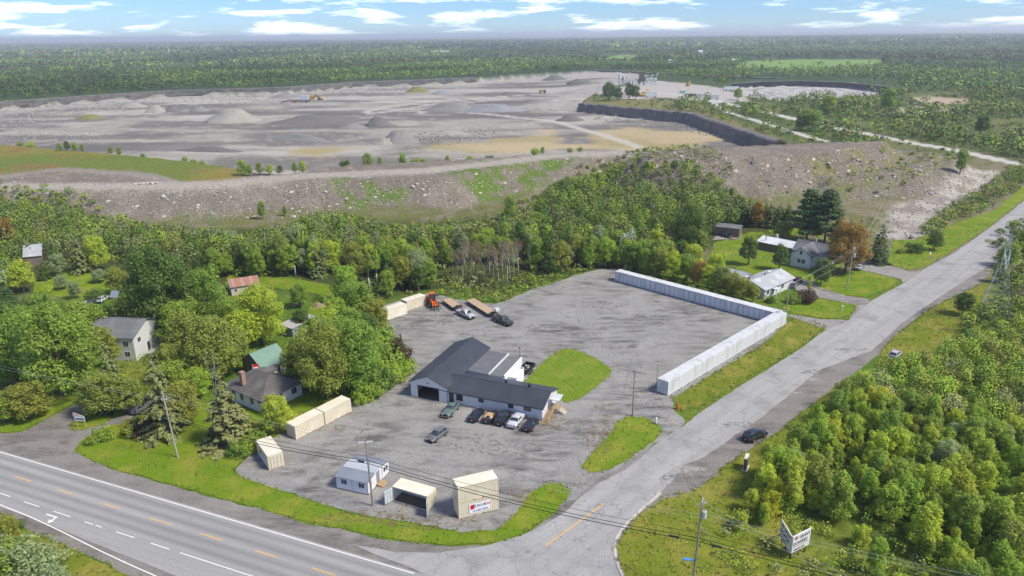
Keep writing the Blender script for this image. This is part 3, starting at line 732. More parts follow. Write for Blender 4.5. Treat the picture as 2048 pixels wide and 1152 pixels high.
# road patches on the side road
M_patch = decal_mat('road_patch_pale', (.42, .40, .37), (.36, .345, .32), .9); M_patchd = decal_mat('road_patch_dark', (.20, .195, .185), (.23, .225, .215), .6)
for k, (x, y, rx, ry, m) in enumerate([(1590, 785, 1.4, .6, M_patch), (1620, 760, 1.2, .5, M_patch), (1805, 625, 1.5, .6, M_patch), (1835, 606, 1.4, .5, M_patch), (1590, 717, 1.0, .6, M_patchd), (1380, 940, 3, .8, M_patch), (1285, 920, 1.0, .6, M_patch), (1660, 662, 1.2, .6, M_patch), (1790, 585, 1.4, .4, M_patch), (1340, 845, 2.5, 1.2, M_patch), (1640, 745, 3.5, 1, M_patchd), (1700, 700, 4, 1, M_patchd), (1480, 850, 3, 1.2, M_patchd), (1350, 955, 2, 1, M_patchd)]):
    blob(x, y, rx, ry, m, .072 + .0008 * k, 140 + k)

# ================================================================ PLANTS
def leaf_mat(name, a, b_, c, trans=.48):
    """leaf colours: a to b leaf by leaf, towards c from tree to tree"""
    m, nt, b = new_mat(name)
    at = nt.nodes.new('ShaderNodeVertexColor'); at.layer_name = 'tint'
    sp = nt.nodes.new('ShaderNodeSeparateColor'); nt.links.new(at.outputs['Color'], sp.inputs[0])
    oi = nt.nodes.new('ShaderNodeObjectInfo')
    m1 = nt.nodes.new('ShaderNodeMixRGB'); m1.inputs['Color1'].default_value = (*a, 1); m1.inputs['Color2'].default_value = (*b_, 1); nt.links.new(sp.outputs[0], m1.inputs['Fac'])
    m2 = nt.nodes.new('ShaderNodeMixRGB'); m2.inputs['Color2'].default_value = (*c, 1); nt.links.new(m1.outputs[0], m2.inputs['Color1'])
    mr = nt.nodes.new('ShaderNodeMapRange'); mr.inputs['From Min'].default_value = .25; mr.inputs['To Max'].default_value = .75; nt.links.new(oi.outputs['Random'], mr.inputs['Value'])
    nt.links.new(mr.outputs[0], m2.inputs['Fac'])
    mv = nt.nodes.new('ShaderNodeMapRange'); mv.inputs['To Min'].default_value = .7; mv.inputs['To Max'].default_value = 1.3; nt.links.new(sp.outputs[1], mv.inputs['Value'])
    m3 = nt.nodes.new('ShaderNodeMixRGB'); m3.blend_type = 'MULTIPLY'; m3.inputs['Fac'].default_value = 1
    nt.links.new(m2.outputs[0], m3.inputs['Color1']); nt.links.new(mv.outputs[0], m3.inputs['Color2'])
    nt.links.new(m3.outputs[0], b.inputs['Base Color'])
    b.inputs['Roughness'].default_value = .55; b.inputs['Specular IOR Level'].default_value = .25
    tr = nt.nodes.new('ShaderNodeBsdfTranslucent'); nt.links.new(m3.outputs[0], tr.inputs['Color'])
    mx = nt.nodes.new('ShaderNodeMixShader'); mx.inputs[0].default_value = trans
    out = nt.nodes['Material Output']
    nt.links.new(b.outputs[0], mx.inputs[1]); nt.links.new(tr.outputs[0], mx.inputs[2]); nt.links.new(mx.outputs[0], out.inputs['Surface'])
    MATS[name] = m
    return m
LEAF = dict(
    green=leaf_mat('leaves_green', (.190, .296, .046), (.305, .449, .072), (.359, .449, .064)),
    dark=leaf_mat('leaves_dark_green', (.098, .172, .038), (.164, .261, .053), (.149, .224, .045)),
    bright=leaf_mat('leaves_bright_green', (.240, .384, .042), (.384, .552, .066), (.408, .504, .066)),
    yellowgreen=leaf_mat('leaves_yellow_green', (.359, .469, .048), (.552, .648, .068), (.456, .524, .068)),
    olive=leaf_mat('leaves_olive', (.228, .300, .054), (.372, .420, .078), (.348, .348, .060)),
    orange=leaf_mat('leaves_orange', (.312, .208, .052), (.494, .260, .065), (.325, .247, .052)),
    grey=leaf_mat('leaves_grey_green', (.269, .341, .162), (.413, .485, .233), (.341, .413, .179)),
    yellow=leaf_mat('leaves_yellow', (.40, .43, .03), (.58, .56, .04), (.36, .40, .04)),
    spruce=leaf_mat('needles_green', (.128, .179, .067), (.224, .269, .090), (.254, .254, .090), .1),
    pine=leaf_mat('needles_dark_green', (.044, .094, .028), (.088, .154, .039), (.066, .121, .033), .1),
    brown=leaf_mat('leaves_brown', (.242, .165, .099), (.330, .220, .132), (.264, .198, .121)),
    wine=leaf_mat('leaves_dark_red', (.099, .072, .050), (.165, .099, .072), (.110, .077, .050)))
M_bark = mat('bark_grey_brown', (.12, .10, .08), (.20, .175, .15), rough=.9, scale=3, stretch=(1, 1, .2))
M_bark_pale = mat('bark_pale', (.30, .28, .25), (.42, .40, .36), rough=.9, scale=3, stretch=(1, 1, .2))

def leaf_quads(P, N, S, rs, slim=.62, droop=.25):
    n = len(P)
    R_ = rs.normal(size=(n, 3)); T = np.cross(N, R_); T /= np.linalg.norm(T, axis=1, keepdims=True) + 1e-9
    B = np.cross(N, T); s = S[:, None]
    V = np.empty((n, 4, 3)); dn = np.array([0, 0, -1.0]) * droop
    V[:, 0] = P - T * s + dn * s; V[:, 1] = P + B * s * slim; V[:, 2] = P + T * s + dn * s; V[:, 3] = P - B * s * slim
    return V.reshape(-1, 3), np.arange(n * 4).reshape(n, 4)
def foliage(lobes, n, leaf, rs, up=.55, rnd=.42, shell=.6):
    """leaves through the outer part of a set of ellipsoid lobes -> points, normals, sizes, tint"""
    L = np.array(lobes, float)
    area = (L[:, 3] * L[:, 4] + L[:, 3] * L[:, 5] + L[:, 4] * L[:, 5])
    k = rs.choice(len(L), size=int(n * 1.5), p=area / area.sum())
    d = rs.normal(size=(len(k), 3)); d[:, 2] = d[:, 2] * .9 + .12; d /= np.linalg.norm(d, axis=1, keepdims=True)
    rad = shell + (1.06 - shell) * np.sqrt(rs.random(len(k)))
    rad = rad + np.where(rs.random(len(k)) < .22, rs.random(len(k)) * .55, 0)      # stray sprays break the outline
    c = L[k]; P = c[:, :3] + d * c[:, 3:6] * rad[:, None]
    # drop leaves buried deep in other lobes
    keep = np.ones(len(k), bool)
    for q in L:
        e = np.linalg.norm((P - q[:3]) / q[3:6], axis=1); keep &= e > .62
    P, d, k = P[keep][:n], d[keep][:n], k[keep][:n]
    N = d * .8 + rs.normal(size=d.shape) * rnd + np.array([0, 0, up]); N /= np.linalg.norm(N, axis=1, keepdims=True)
    S = leaf * (.55 + .8 * rs.random(len(P))) * .62
    lt = rs.random(len(L))
    tint = np.clip(.5 * rs.random(len(P)) + .5 * lt[k], 0, 1); val = np.clip(.55 * rs.random(len(P)) + .45 * rs.random(len(L))[k], 0, 1)
    return P, N, S, tint, val
def leaf_mesh(name, P, N, S, tint, val, rs, slim=.62, droop=.2):
    V, F = leaf_quads(P, N, S, rs, slim, droop)
    me = mesh_np(name, V, quads=F)
    ca = me.color_attributes.new('tint', 'FLOAT_COLOR', 'POINT')
    C = np.ones((len(V), 4), np.float32); C[:, 0] = np.repeat(tint, 4); C[:, 1] = np.repeat(val, 4); C[:, 2] = 0
    ca.data.foreach_set('color', C.ravel())
    me.materials.append(LEAF['green'])
    return me
def limb_mesh(name, segs, m, n=5):
    mb = MB()
    for p, q, r0, r1 in segs: mb.tube(p, q, r0, r1, n)
    me = bpy.data.meshes.new(name); me.from_pydata(mb.v, [], mb.f); me.materials.append(m); me.shade_smooth(); return me
def broad(seed, H, R, zc, nl, lobe, n, leaf, bark=None, squash=.8, top=1.0, spread=.85, leaders=4):
    """broadleaf tree: lobes spread over an ellipsoid; limbs run from the trunk to the lobes"""
    rs = np.random.default_rng(seed); lobes = []
    hz_ = (H - zc)
    for i in range(nl):
        t = (i + .5) / nl; ph = i * 2.39996 + rs.normal() * .3
        cz = 1 - 1.75 * t; rr = math.sqrt(max(0, 1 - cz * cz))
        f = spread * (.42 + .62 * rs.random())
        s = lobe * (.7 + .6 * rs.random())
        rr2 = rr * (1 - .6 * max(cz, 0) * (1 - top))
        lobes.append((R * f * rr2 * math.cos(ph), R * f * rr2 * math.sin(ph), zc + cz * (hz_ - s * .7) * (.86 + .14 * rs.random()) if cz > 0 else zc + cz * hz_ * .55, s, s, s * squash))
    for i in range(leaders):
        ph = rs.random() * 6.283; q = R * .75 * math.sqrt(rs.random()); s = lobe * (.45 + .3 * rs.random())
        lobes.append((q * math.cos(ph), q * math.sin(ph), zc + hz_ * (.62 + .42 * rs.random()) * (1 - .35 * q / R), s, s, s * 2.0))
    P, N, S, ti, va = foliage(lobes, n, leaf, rs)
    me = leaf_mesh('crown', P, N, S, ti, va, rs)
    segs = []; zt = zc + hz_ * .45; r0 = .018 * H + .05
    pts = [Vector((0, 0, -.3)), Vector((rs.normal() * .12, rs.normal() * .12, zc * .5)), Vector((rs.normal() * .25, rs.normal() * .25, zc)), Vector((rs.normal() * .3, rs.normal() * .3, zt))]
    rr = [r0 * 1.2, r0 * .85, r0 * .6, r0 * .25]
    for i in range(3): segs.append((pts[i], pts[i + 1], rr[i], rr[i + 1]))
    for i in sorted(rs.choice(nl, size=min(nl, 9), replace=False)):
        l = lobes[i]; t = rs.random() * .7 + .15; b0 = pts[1].lerp(pts[3], t)
        e = Vector((l[0], l[1], l[2])); mid = b0.lerp(e, .5) + Vector((0, 0, -.15))
        segs.append((b0, mid, r0 * .38, r0 * .24)); segs.append((mid, e, r0 * .24, r0 * .08))
    return limb_mesh('trunk', segs, bark or M_bark), me, H
def spruce(seed, H, R, n, leaf, whorls=16, droop=.35, z0=.8, gap=.0, dense=1.0):
    rs = np.random.default_rng(seed); P = []; N = []; S = []; segs = [(Vector((0, 0, -.3)), Vector((0, 0, H * .97)), .02 * H, .03)]
    br = []
    for w in range(whorls):
        t = (w + .3 * rs.random()) / whorls; z = z0 + (H - z0) * t; r = R * (1 - t) ** .85 * (.85 + .3 * rs.random()) + .15
        nb = max(4, int(9 * (1 - t) + 4))
        for b in range(nb):
            ph = rs.random() * 6.283; rl = r * (.75 + .4 * rs.random()); br.append((z, ph, rl))
    w_ = np.array([b[2] for b in br]); w_ = w_ ** 1.4 / (w_ ** 1.4).sum()
    k = rs.choice(len(br), size=n, p=w_); B = np.array(br)[k]; u = np.sqrt(rs.random(n)) * .95 + .05
    wd = (rs.random(n) - .5) * .55 * (1.1 - u) * B[:, 2] * dense
    x = B[:, 2] * u; ph = B[:, 1]
    P = np.stack([x * np.cos(ph) - wd * np.sin(ph), x * np.sin(ph) + wd * np.cos(ph), B[:, 0] - droop * B[:, 2] * u ** 1.3 + rs.normal(size=n) * .06 * H / 10], 1)
    N = np.stack([np.cos(ph) * .45, np.sin(ph) * .45, np.ones(n)], 1) + rs.normal(size=(n, 3)) * .4; N /= np.linalg.norm(N, axis=1, keepdims=True)
    S = leaf * (.6 + .8 * rs.random(n)) * .62
    for z, ph, rl in br[::4]:
        segs.append((Vector((0, 0, z)), Vector((rl * .8 * math.cos(ph), rl * .8 * math.sin(ph), z - droop * rl * .7)), .03, .012))
    me = leaf_mesh('crown', P, N, S, np.clip(u * .6 + .4 * rs.random(n), 0, 1), rs.random(n), rs, .5, .3)
    return limb_mesh('trunk', segs, M_bark), me, H
def pine(seed, H, n, leaf):
    rs = np.random.default_rng(seed); lobes = []; segs = [(Vector((0, 0, -.3)), Vector((0, 0, H * .6)), .30, .2), (Vector((0, 0, H * .6)), Vector((0, 0, H * .97)), .2, .05)]
    for i in range(46):
        t = i / 45; z = H * (.16 + .82 * t); r = (H * .27) * (1 - t ** 1.7) * (.55 + .6 * rs.random()) + .5; ph = i * 2.4 + rs.normal() * .3
        s = .95 + .6 * rs.random() * (1.15 - t)
        lobes.append((r * .75 * math.cos(ph), r * .75 * math.sin(ph), z + .1 * r, s * 1.25, s * 1.25, s * .34))
        segs.append((Vector((0, 0, z - .4)), Vector((r * .8 * math.cos(ph), r * .8 * math.sin(ph), z + .05 * r)), .07, .02))
    P, N, S, ti, va = foliage(lobes, n, leaf, rs, up=.9, rnd=.4, shell=.3)
    return limb_mesh('trunk', segs, M_bark), leaf_mesh('crown', P, N, S, ti, va, rs, .45, .1), H
def bare(seed, H, n=70, leaf_n=0, leaf=.25):
    rs = np.random.default_rng(seed); segs = []; tips = []
    def grow(p, d, L, r, lev):
        q = p + d * L; segs.append((p, q, r, r * .62)); tips.append(q)
        if lev == 0: return
        for i in range(3 if lev > 1 else 2):
            nd = (d + Vector(rs.normal(size=3)) * .42 + Vector((0, 0, .12))).normalized()
            grow(p + d * L * (.55 + .45 * rs.random()), nd, L * (.5 + .2 * rs.random()), r * .5, lev - 1)
    grow(Vector((0, 0, -.3)), Vector((rs.normal() * .05, rs.normal() * .05, 1)).normalized(), H * .5, .012 * H + .03, 4)
    tr = limb_mesh('trunk', segs, M_bark_pale, 4)
    T = np.array([t for t in tips if t.z > H * .3]); k = rs.choice(len(T), size=max(leaf_n, 40)); P = T[k] + rs.normal(size=(len(k), 3)) * .3
    N = rs.normal(size=P.shape) + np.array([0, 0, .5]); N /= np.linalg.norm(N, axis=1, keepdims=True)
    return tr, leaf_mesh('crown', P, N, leaf * (.5 + .6 * rs.random(len(P))) * .6, rs.random(len(P)), rs.random(len(P)), rs), H
PROTO = {}
def P_(k, *v): PROTO.setdefault(k, []).extend(v)
P_('maple', broad(1, 14, 5.6, 6.3, 70, 1.25, 15000, .33), broad(2, 14, 5.2, 6.1, 64, 1.25, 14000, .33))
P_('oval', broad(3, 10, 3.1, 4.8, 40, .85, 6800, .28), broad(4, 10, 3.4, 4.6, 44, .88, 7000, .28), broad(5, 10, 2.7, 5.0, 36, .8, 6200, .28))
P_('young', broad(6, 7, 1.9, 3.2, 34, .50, 4200, .21, spread=1.05, leaders=9, top=.3, squash=1.35), broad(7, 7, 2.2, 3.0, 38, .52, 4600, .21, spread=1.05, leaders=9, top=.3, squash=1.3), broad(8, 7, 1.6, 3.4, 30, .48, 3800, .21, spread=1.05, leaders=9, top=.3, squash=1.5), broad(26, 7, 2.0, 2.8, 26, .6, 4000, .22, squash=1.1))
P_('poplar', broad(9, 11, 1.5, 5.2, 26, .8, 3400, .32, M_bark_pale, 1.1), broad(10, 11, 1.8, 5.0, 24, .85, 3400, .32, M_bark_pale, 1.1))
P_('sparse', broad(11, 12, 2.0, 8.2, 15, .8, 2000, .32, M_bark_pale), broad(12, 12, 1.8, 8.0, 13, .85, 1700, .32, M_bark_pale))
P_('spruce', spruce(13, 12, 2.9, 6500, .36), spruce(14, 12, 3.2, 6500, .36))
P_('cedar', spruce(15, 8, 2.0, 5200, .32, 20, .05, .2, dense=1.6), spruce(16, 8, 2.3, 5200, .32, 18, .1, .2, dense=1.6))
P_('pine', pine(17, 16, 12000, .45), pine(18, 16, 12000, .45))
P_('shrub', broad(19, 2.6, 1.5, 1.0, 14, .62, 1600, .22, spread=1.0), broad(20, 2.6, 1.8, .9, 15, .65, 1700, .22, spread=1.0), broad(27, 2.6, 1.3, 1.1, 12, .6, 1400, .22, spread=1.0))
P_('bare', bare(21, 10), bare(22, 10))
P_('dying', bare(23, 10, leaf_n=420, leaf=.3), bare(24, 10, leaf_n=300, leaf=.3), bare(25, 10, leaf_n=520, leaf=.3))
def set_mat(o, m):
    o.material_slots[0].link = 'OBJECT'; o.material_slots[0].material = m
prs = np.random.default_rng(99)
def tree(name, kind, x, y, h, colour, label, group=None, cat='tree', wide=1.0, z=None, var=None):
    L = PROTO[kind]; tr, cr, H0 = L[prs.integers(len(L)) if var is None else var]
    s = h / H0
    o = thing(name, label, cat, (x, y, hz(x, y) if z is None else z), prs.random() * 6.283, group)
    w = s * wide * (.92 + .16 * prs.random())
    o.scale = (w, w, s)
    t = bpy.data.objects.new('trunk', tr); link(t, o)
    c = bpy.data.objects.new('crown', cr); link(c, o); set_mat(c, LEAF[colour])
    return o
def tpx(name, kind, px, py, h, colour, label, wide=1.0, group=None, cat='tree', var=None):
    g = G(px, py); return tree(name, kind, g[0], g[1], h, colour, label, group, cat, wide, var=var)

# ---- trees one can single out, left side (base pixel, height)
tpx('maple_tree', 'maple', 330, 668, 21.5, 'dark', 'largest dark green maple on the left, behind the two storey house', .95, var=0)
tpx('maple_tree', 'maple', 418, 655, 15.5, 'green', 'tall maple with rusty patches beside the largest dark maple', .8, var=1)
tpx('maple_tree', 'maple', 525, 690, 14.5, 'yellowgreen', 'bright yellow green round tree left of the small grey shed', .95, var=0)
tpx('maple_tree', 'maple', 432, 762, 14.5, 'olive', 'golden olive round tree between the two storey house and green roof barn', 1.05, var=1)
tpx('maple_tree', 'maple', 130, 790, 19, 'green', 'big leafy green maple at the left edge of the gravel drive', 1.0, var=0)
tpx('maple_tree', 'maple', 35, 770, 16, 'green', 'leafy green maple at the left picture edge above the lawn', .95, var=1)
tpx('maple_tree', 'oval', 60, 838, 7.5, 'olive', 'low spreading olive tree on the lawn at the left edge', 1.6)
tpx('maple_tree', 'oval', 10, 845, 6, 'green', 'low green tree on the lawn cut by the left picture edge', 1.4)
tpx('spruce_tree', 'spruce', 232, 812, 13.5, 'spruce', 'spruce in front of the two storey white house', 1.0)
tpx('maple_tree', 'oval', 205, 832, 9, 'olive', 'olive green tree beside the drive behind the wooden post sign', 1.25)
tpx('maple_tree', 'oval', 262, 826, 7.5, 'olive', 'small olive tree above the second drive', 1.2)
tpx('spruce_tree', 'spruce', 332, 872, 16, 'spruce', 'tall spruce behind the leaning utility pole by the highway', 1.0, var=0)
tpx('maple_tree', 'oval', 372, 850, 9, 'olive', 'olive tree between the two spruces behind the lawn', 1.1)
tpx('spruce_tree', 'cedar', 460, 885, 12, 'spruce', 'dull green bushy spruce in front of the bungalow with dormer', 1.5)
tpx('dead_tree', 'bare', 442, 872, 15.5, 'brown', 'bare grey dead spruce standing at the corner of the dormer bungalow', .5)
tpx('yellow_shrub', 'oval', 556, 868, 7.6, 'yellowgreen', 'yellow green bushy tree between dormer bungalow and cream containers', 1.25, cat='shrub')
tpx('green_tree', 'oval', 400, 800, 7, 'bright', 'fresh green small tree left of the dormer bungalow', 1.1)
tpx('maple_tree', 'maple', 655, 800, 16, 'olive', 'big olive and rust maple above the row of cream containers', .85, var=0)
tpx('maple_tree', 'maple', 722, 783, 15.5, 'green', 'big green maple at the edge of the gravel left of the garage', .85, var=1)
tpx('maple_tree', 'oval', 600, 770, 9.5, 'olive', 'rusty olive tree hiding the end of the green roof barn', 1.1)
tpx('maple_tree', 'oval', 712, 650, 11.5, 'green', 'rounded green tree left of the far pair of cream containers', 1.2)
tpx('maple_tree', 'oval', 755, 672, 9.5, 'olive', 'olive tree at the corner of the gravel below the far cream containers', 1.0)
tpx('maple_tree', 'oval', 665, 690, 9, 'yellowgreen', 'yellowish tree right of the small grey shed', 1.0)
tpx('maple_tree', 'oval', 600, 615, 6.5, 'green', 'small green tree on the lawn right of the rusty roofed shed', 1.2)
tpx('maple_tree', 'oval', 695, 605, 10.5, 'bright', 'pale bright green bush tree at the lawn end near the woods', 1.1)
tpx('maple_tree', 'oval', 605, 660, 5.5, 'dark', 'dark shrub behind the small grey shed', 1.3)
tpx('rust_shrub', 'shrub', 795, 738, 6.0, 'wine', 'rusty brown shrub at the tip of the hedge beside the garage', 1.0, cat='shrub')
hedge = [(735, 800, 3.4), (752, 790, 3.8), (768, 780, 4.2), (782, 770, 3.8), (797, 762, 3.2), (808, 754, 2.8), (815, 745, 3.0), (745, 768, 6), (768, 752, 6), (785, 745, 5), (758, 735, 6.5), (776, 720, 5.5), (742, 745, 7), (770, 700, 5), (752, 712, 6.5), (720, 806, 2.6)]
for x, y, h in hedge:
    tpx('hedge_shrub', 'shrub', x, y, h, random.choice(['bright', 'green', 'bright', 'dark']), 'leafy green shrub in the hedge curving beside the garage', 1.0, 'hedge beside the garage', 'shrub')
for x, y, h, c in [(200, 880, 2.0, 'green'), (217, 876, 2.2, 'bright'), (240, 868, 1.8, 'yellow'), (186, 888, 1.6, 'green'), (258, 862, 2.0, 'yellow')]:
    tpx('garden_shrub', 'shrub', x, y, h, c, 'garden shrub in the bed between drive and highway lawn', 1.2, 'shrubs in the bed by the drive', 'shrub')
for x, y, h, c in [(272, 868, 2.6, 'olive'), (292, 866, 2.8, 'wine')]:
    tpx('garden_shrub', 'shrub', x, y, h, c, 'dull brownish shrub at the foot of the tall spruce', 1.3, 'shrubs at the foot of the spruce', 'shrub')
for x, y, h in [(500, 900, 2.6), (482, 912, 2.2), (470, 908, 2.0), (512, 888, 2.4)]:
    tpx('lawn_shrub', 'shrub', x, y, h, 'green', 'low green shrub behind the single cream container with doors', 1.2, 'shrubs behind the single cream container', 'shrub')
# fuller planting round the left houses
for x, y, h, c in [(70, 722, 13, 'green'), (180, 702, 12, 'green'), (15, 700, 12, 'dark'), (150, 748, 13, 'bright'), (195, 770, 9, 'green'), (205, 735, 9.5, 'olive'), (345, 770, 9, 'olive'), (380, 724, 12, 'olive'), (472, 742, 10.5, 'olive'), (350, 805, 9, 'green'), (482, 705, 10, 'yellowgreen'), (365, 690, 11, 'green'), (462, 672, 9, 'green'), (505, 650, 8, 'yellowgreen'), (110, 690, 10, 'green'), (45, 668, 9, 'dark'), (290, 610, 10, 'dark'), (370, 615, 11, 'dark')]:
    tpx('leafy_tree', 'oval', x, y, h, c, 'leafy tree crowded among the houses on the left', 1.2, 'trees round the left houses')
for x, y, h, c in [(625, 768, 12, 'olive'), (690, 752, 13, 'green'), (640, 728, 11, 'green'), (700, 705, 11, 'green'), (675, 665, 9, 'bright'), (735, 700, 9, 'dark'), (730, 640, 8, 'green')]:
    tpx('leafy_tree', 'oval', x, y, h, c, 'leafy tree in the belt between the green barn and the yard', 1.15, 'tree belt left of the yard')
# upper left property
for x, y, h, k, c, lb, w in [
    (48, 585, 9.5, 'oval', 'yellowgreen', 'pear shaped yellow green tree beside the grey shed at far left', 1.15), (20, 640, 8.5, 'pine', 'pine', 'dark layered pine by the left picture edge', 1.3),
    (90, 560, 5.5, 'cedar', 'dark', 'dark conifer bush right of the pear shaped tree', 1.3), (120, 552, 7, 'oval', 'grey', 'grey green tree over the junk behind the left lawn', 1.2),
    (165, 545, 13, 'spruce', 'spruce', 'tall dull spruce at the back of the left lawn', 1.0), (200, 540, 11, 'oval', 'yellowgreen', 'yellow green tree right of the dull spruce on the left lawn', 1.0),
    (125, 578, 4.2, 'oval', 'grey', 'small grey apple tree on the left lawn, farther left', 1.4), (152, 598, 5.0, 'oval', 'grey', 'grey green apple tree at the middle of the left lawn', 1.2),
    (200, 565, 4.0, 'oval', 'grey', 'spreading grey apple tree near the right end of the left lawn', 1.6), (192, 602, 3.2, 'shrub', 'dark', 'dark round bush by the parked cars on the left lawn', 1.3),
    (238, 590, 8, 'oval', 'olive', 'olive tree left of the largest dark maple', 1.2), (15, 505, 12, 'oval', 'orange', 'tree with rust red clusters at the far left edge', 1.2), (95, 585, 2.0, 'shrub', 'yellowgreen', 'tiny bush alone on the left lawn', 1.2),
    (255, 640, 6.5, 'oval', 'olive', 'olive tree between parked cars and the two storey house', 1.3), (215, 655, 6, 'oval', 'green', 'green tree left of the parked old cars', 1.4), (160, 660, 8, 'oval', 'green', 'green tree in front of the left lawn', 1.3), (85, 655, 9, 'oval', 'green', 'green tree left in front of the left lawn', 1.2)]:
    tpx(k + '_tree' if k != 'oval' else 'leafy_tree', k, x, y, h, c, lb, w)
# right hand houses
for x, y, h, k, c, lb, w, nm in [
    (1376, 512, 16.5, 'maple', 'dark', 'big round dark green maple behind the row of white containers', .9, 'maple_tree'), (1398, 520, 9.5, 'oval', 'olive', 'olive green tree in front of the big round maple', .95, 'leafy_tree'),
    (1496, 530, 9.0, 'oval', 'dark', 'round green lawn tree left of the wooden workshop', 1.05, 'leafy_tree'), (1558, 540, 8.0, 'oval', 'dark', 'round dark lawn tree between workshop and grey roofed bungalow', .95, 'leafy_tree'),
    (1641, 570, 8.0, 'oval', 'dark', 'dark green tree in front of the white gabled house', .95, 'leafy_tree'),
    (1612, 482, 17.0, 'pine', 'pine', 'tall dark pine behind the wooden workshop, left of the pair', 1.2, 'pine_tree'), (1648, 488, 17.5, 'pine', 'pine', 'tall dark pine behind the workshop, right of the pair', 1.25, 'pine_tree'),
    (1690, 545, 15.5, 'maple', 'orange', 'big orange brown maple beside the white gabled house', .95, 'maple_tree'), (1755, 528, 12.5, 'spruce', 'pine', 'dark spruce right of the big orange maple', .95, 'spruce_tree'),
    (1512, 455, 9.5, 'oval', 'orange', 'orange tree in the cedar row behind the old barn', .8, 'leafy_tree'), (1562, 478, 6, 'oval', 'olive', 'low olive apple tree left of the tall pines', 1.3, 'leafy_tree'),
    (1605, 500, 5, 'cedar', 'dark', 'dark bushy conifer below the tall pines', 1.2, 'cedar_tree'),
    (1868, 500, 6.5, 'oval', 'dark', 'leaning dark green tree on the roadside lawn by the diamond sign', 1.3, 'leafy_tree'), (1830, 505, 3.2, 'shrub', 'dark', 'dark bush left of the leaning roadside tree', 1.2, 'round_bush'),
    (1800, 506, 1.6, 'shrub', 'green', 'small low bush on the roadside lawn', 1.2, 'round_bush'), (1614, 605, 3.4, 'shrub', 'wine', 'dark purple bush on the lawn by the bungalow drive', 1.15, 'round_bush'),
    (1617, 585, 5.0, 'poplar', 'yellowgreen', 'thin yellowish sapling beside the bungalow drive', .6, 'sapling'), (1585, 606, 2.4, 'shrub', 'green', 'green flower bush in front of the grey roofed bungalow', 1.1, 'round_bush'), (1597, 600, 2.0, 'shrub', 'yellowgreen', 'yellowish flower bush by the bungalow terrace', 1.0, 'round_bush'),
    (1540, 605, 1.6, 'shrub', 'dark', 'dark foundation shrub at the bungalow wall', 1.2, 'round_bush'), (1640, 548, 2.2, 'shrub', 'dark', 'rounded shrub below the dark green tree by the gabled house', 1.4, 'round_bush'),
    (1820, 478, 1.8, 'cedar', 'pine', 'tiny dark conifer standing alone on the pale rubble', .8, 'cedar_tree'),
    (2015, 533, 7.5, 'oval', 'green', 'leafy tree leaning over the upper side road, left of three', 1.1, 'leafy_tree'), (2048, 505, 8, 'oval', 'green', 'leafy tree at the right picture edge by the upper side road', 1.1, 'leafy_tree'), (1998, 565, 5.5, 'oval', 'olive', 'olive tree between upper side road and lattice tower', 1.2, 'leafy_tree'),
    (1925, 630, 6.0, 'oval', 'dark', 'round dark bush on the verge left of the lattice tower', 1.3, 'leafy_tree')]:
    tpx(nm, k, x, y, h, c, lb, w, cat='tree' if 'tree' in nm or nm == 'sapling' else 'bush')
for i in range(9):
    x = 1452 + i * 15 + random.uniform(-3, 3)
    if 1500 < x < 1524: continue
    tpx('cedar_tree', 'cedar', x, 447 + i * 1.5, random.uniform(8, 10.5), random.choice(['spruce', 'dark']), 'dense cedar in the row behind the old barn', .95, 'row of cedars behind the barn')
hb = [(1290, 548, 8, 'green'), (1318, 552, 9, 'olive'), (1345, 560, 8.5, 'yellowgreen'), (1372, 562, 8, 'green'), (1395, 572, 7.5, 'orange'), (1415, 578, 7, 'yellowgreen'), (1440, 582, 7.5, 'olive'), (1464, 590, 6.5, 'olive'), (1484, 600, 6.5, 'olive'), (1505, 605, 5.0, 'olive'), (1270, 540, 9, 'green'), (1330, 540, 9.5, 'green'), (1430, 560, 8, 'yellowgreen'), (1385, 545, 9, 'yellowgreen'), (1455, 565, 5, 'dark'), (1360, 530, 8, 'dark')]
for x, y, h, c in hb:
    tpx('leafy_tree', 'oval', x, y, h, c, 'leafy tree in the belt right behind the row of side-door containers', 1.05, 'tree belt behind the white containers')
# bottom left corner shrubs
for x, y, h, c, k in [(20, 1100, 5.5, 'olive', 'oval'), (45, 1140, 4.6, 'grey', 'shrub'), (80, 1150, 3.8, 'grey', 'shrub'), (110, 1165, 2.6, 'grey', 'shrub'), (15, 1150, 4.5, 'green', 'shrub'), (10, 1075, 3, 'dark', 'shrub')]:
    tpx('verge_bush', k, x, y, h, c, 'grey green bush on the verge in the bottom left corner', 1.15, 'bushes in the bottom left corner', 'bush')

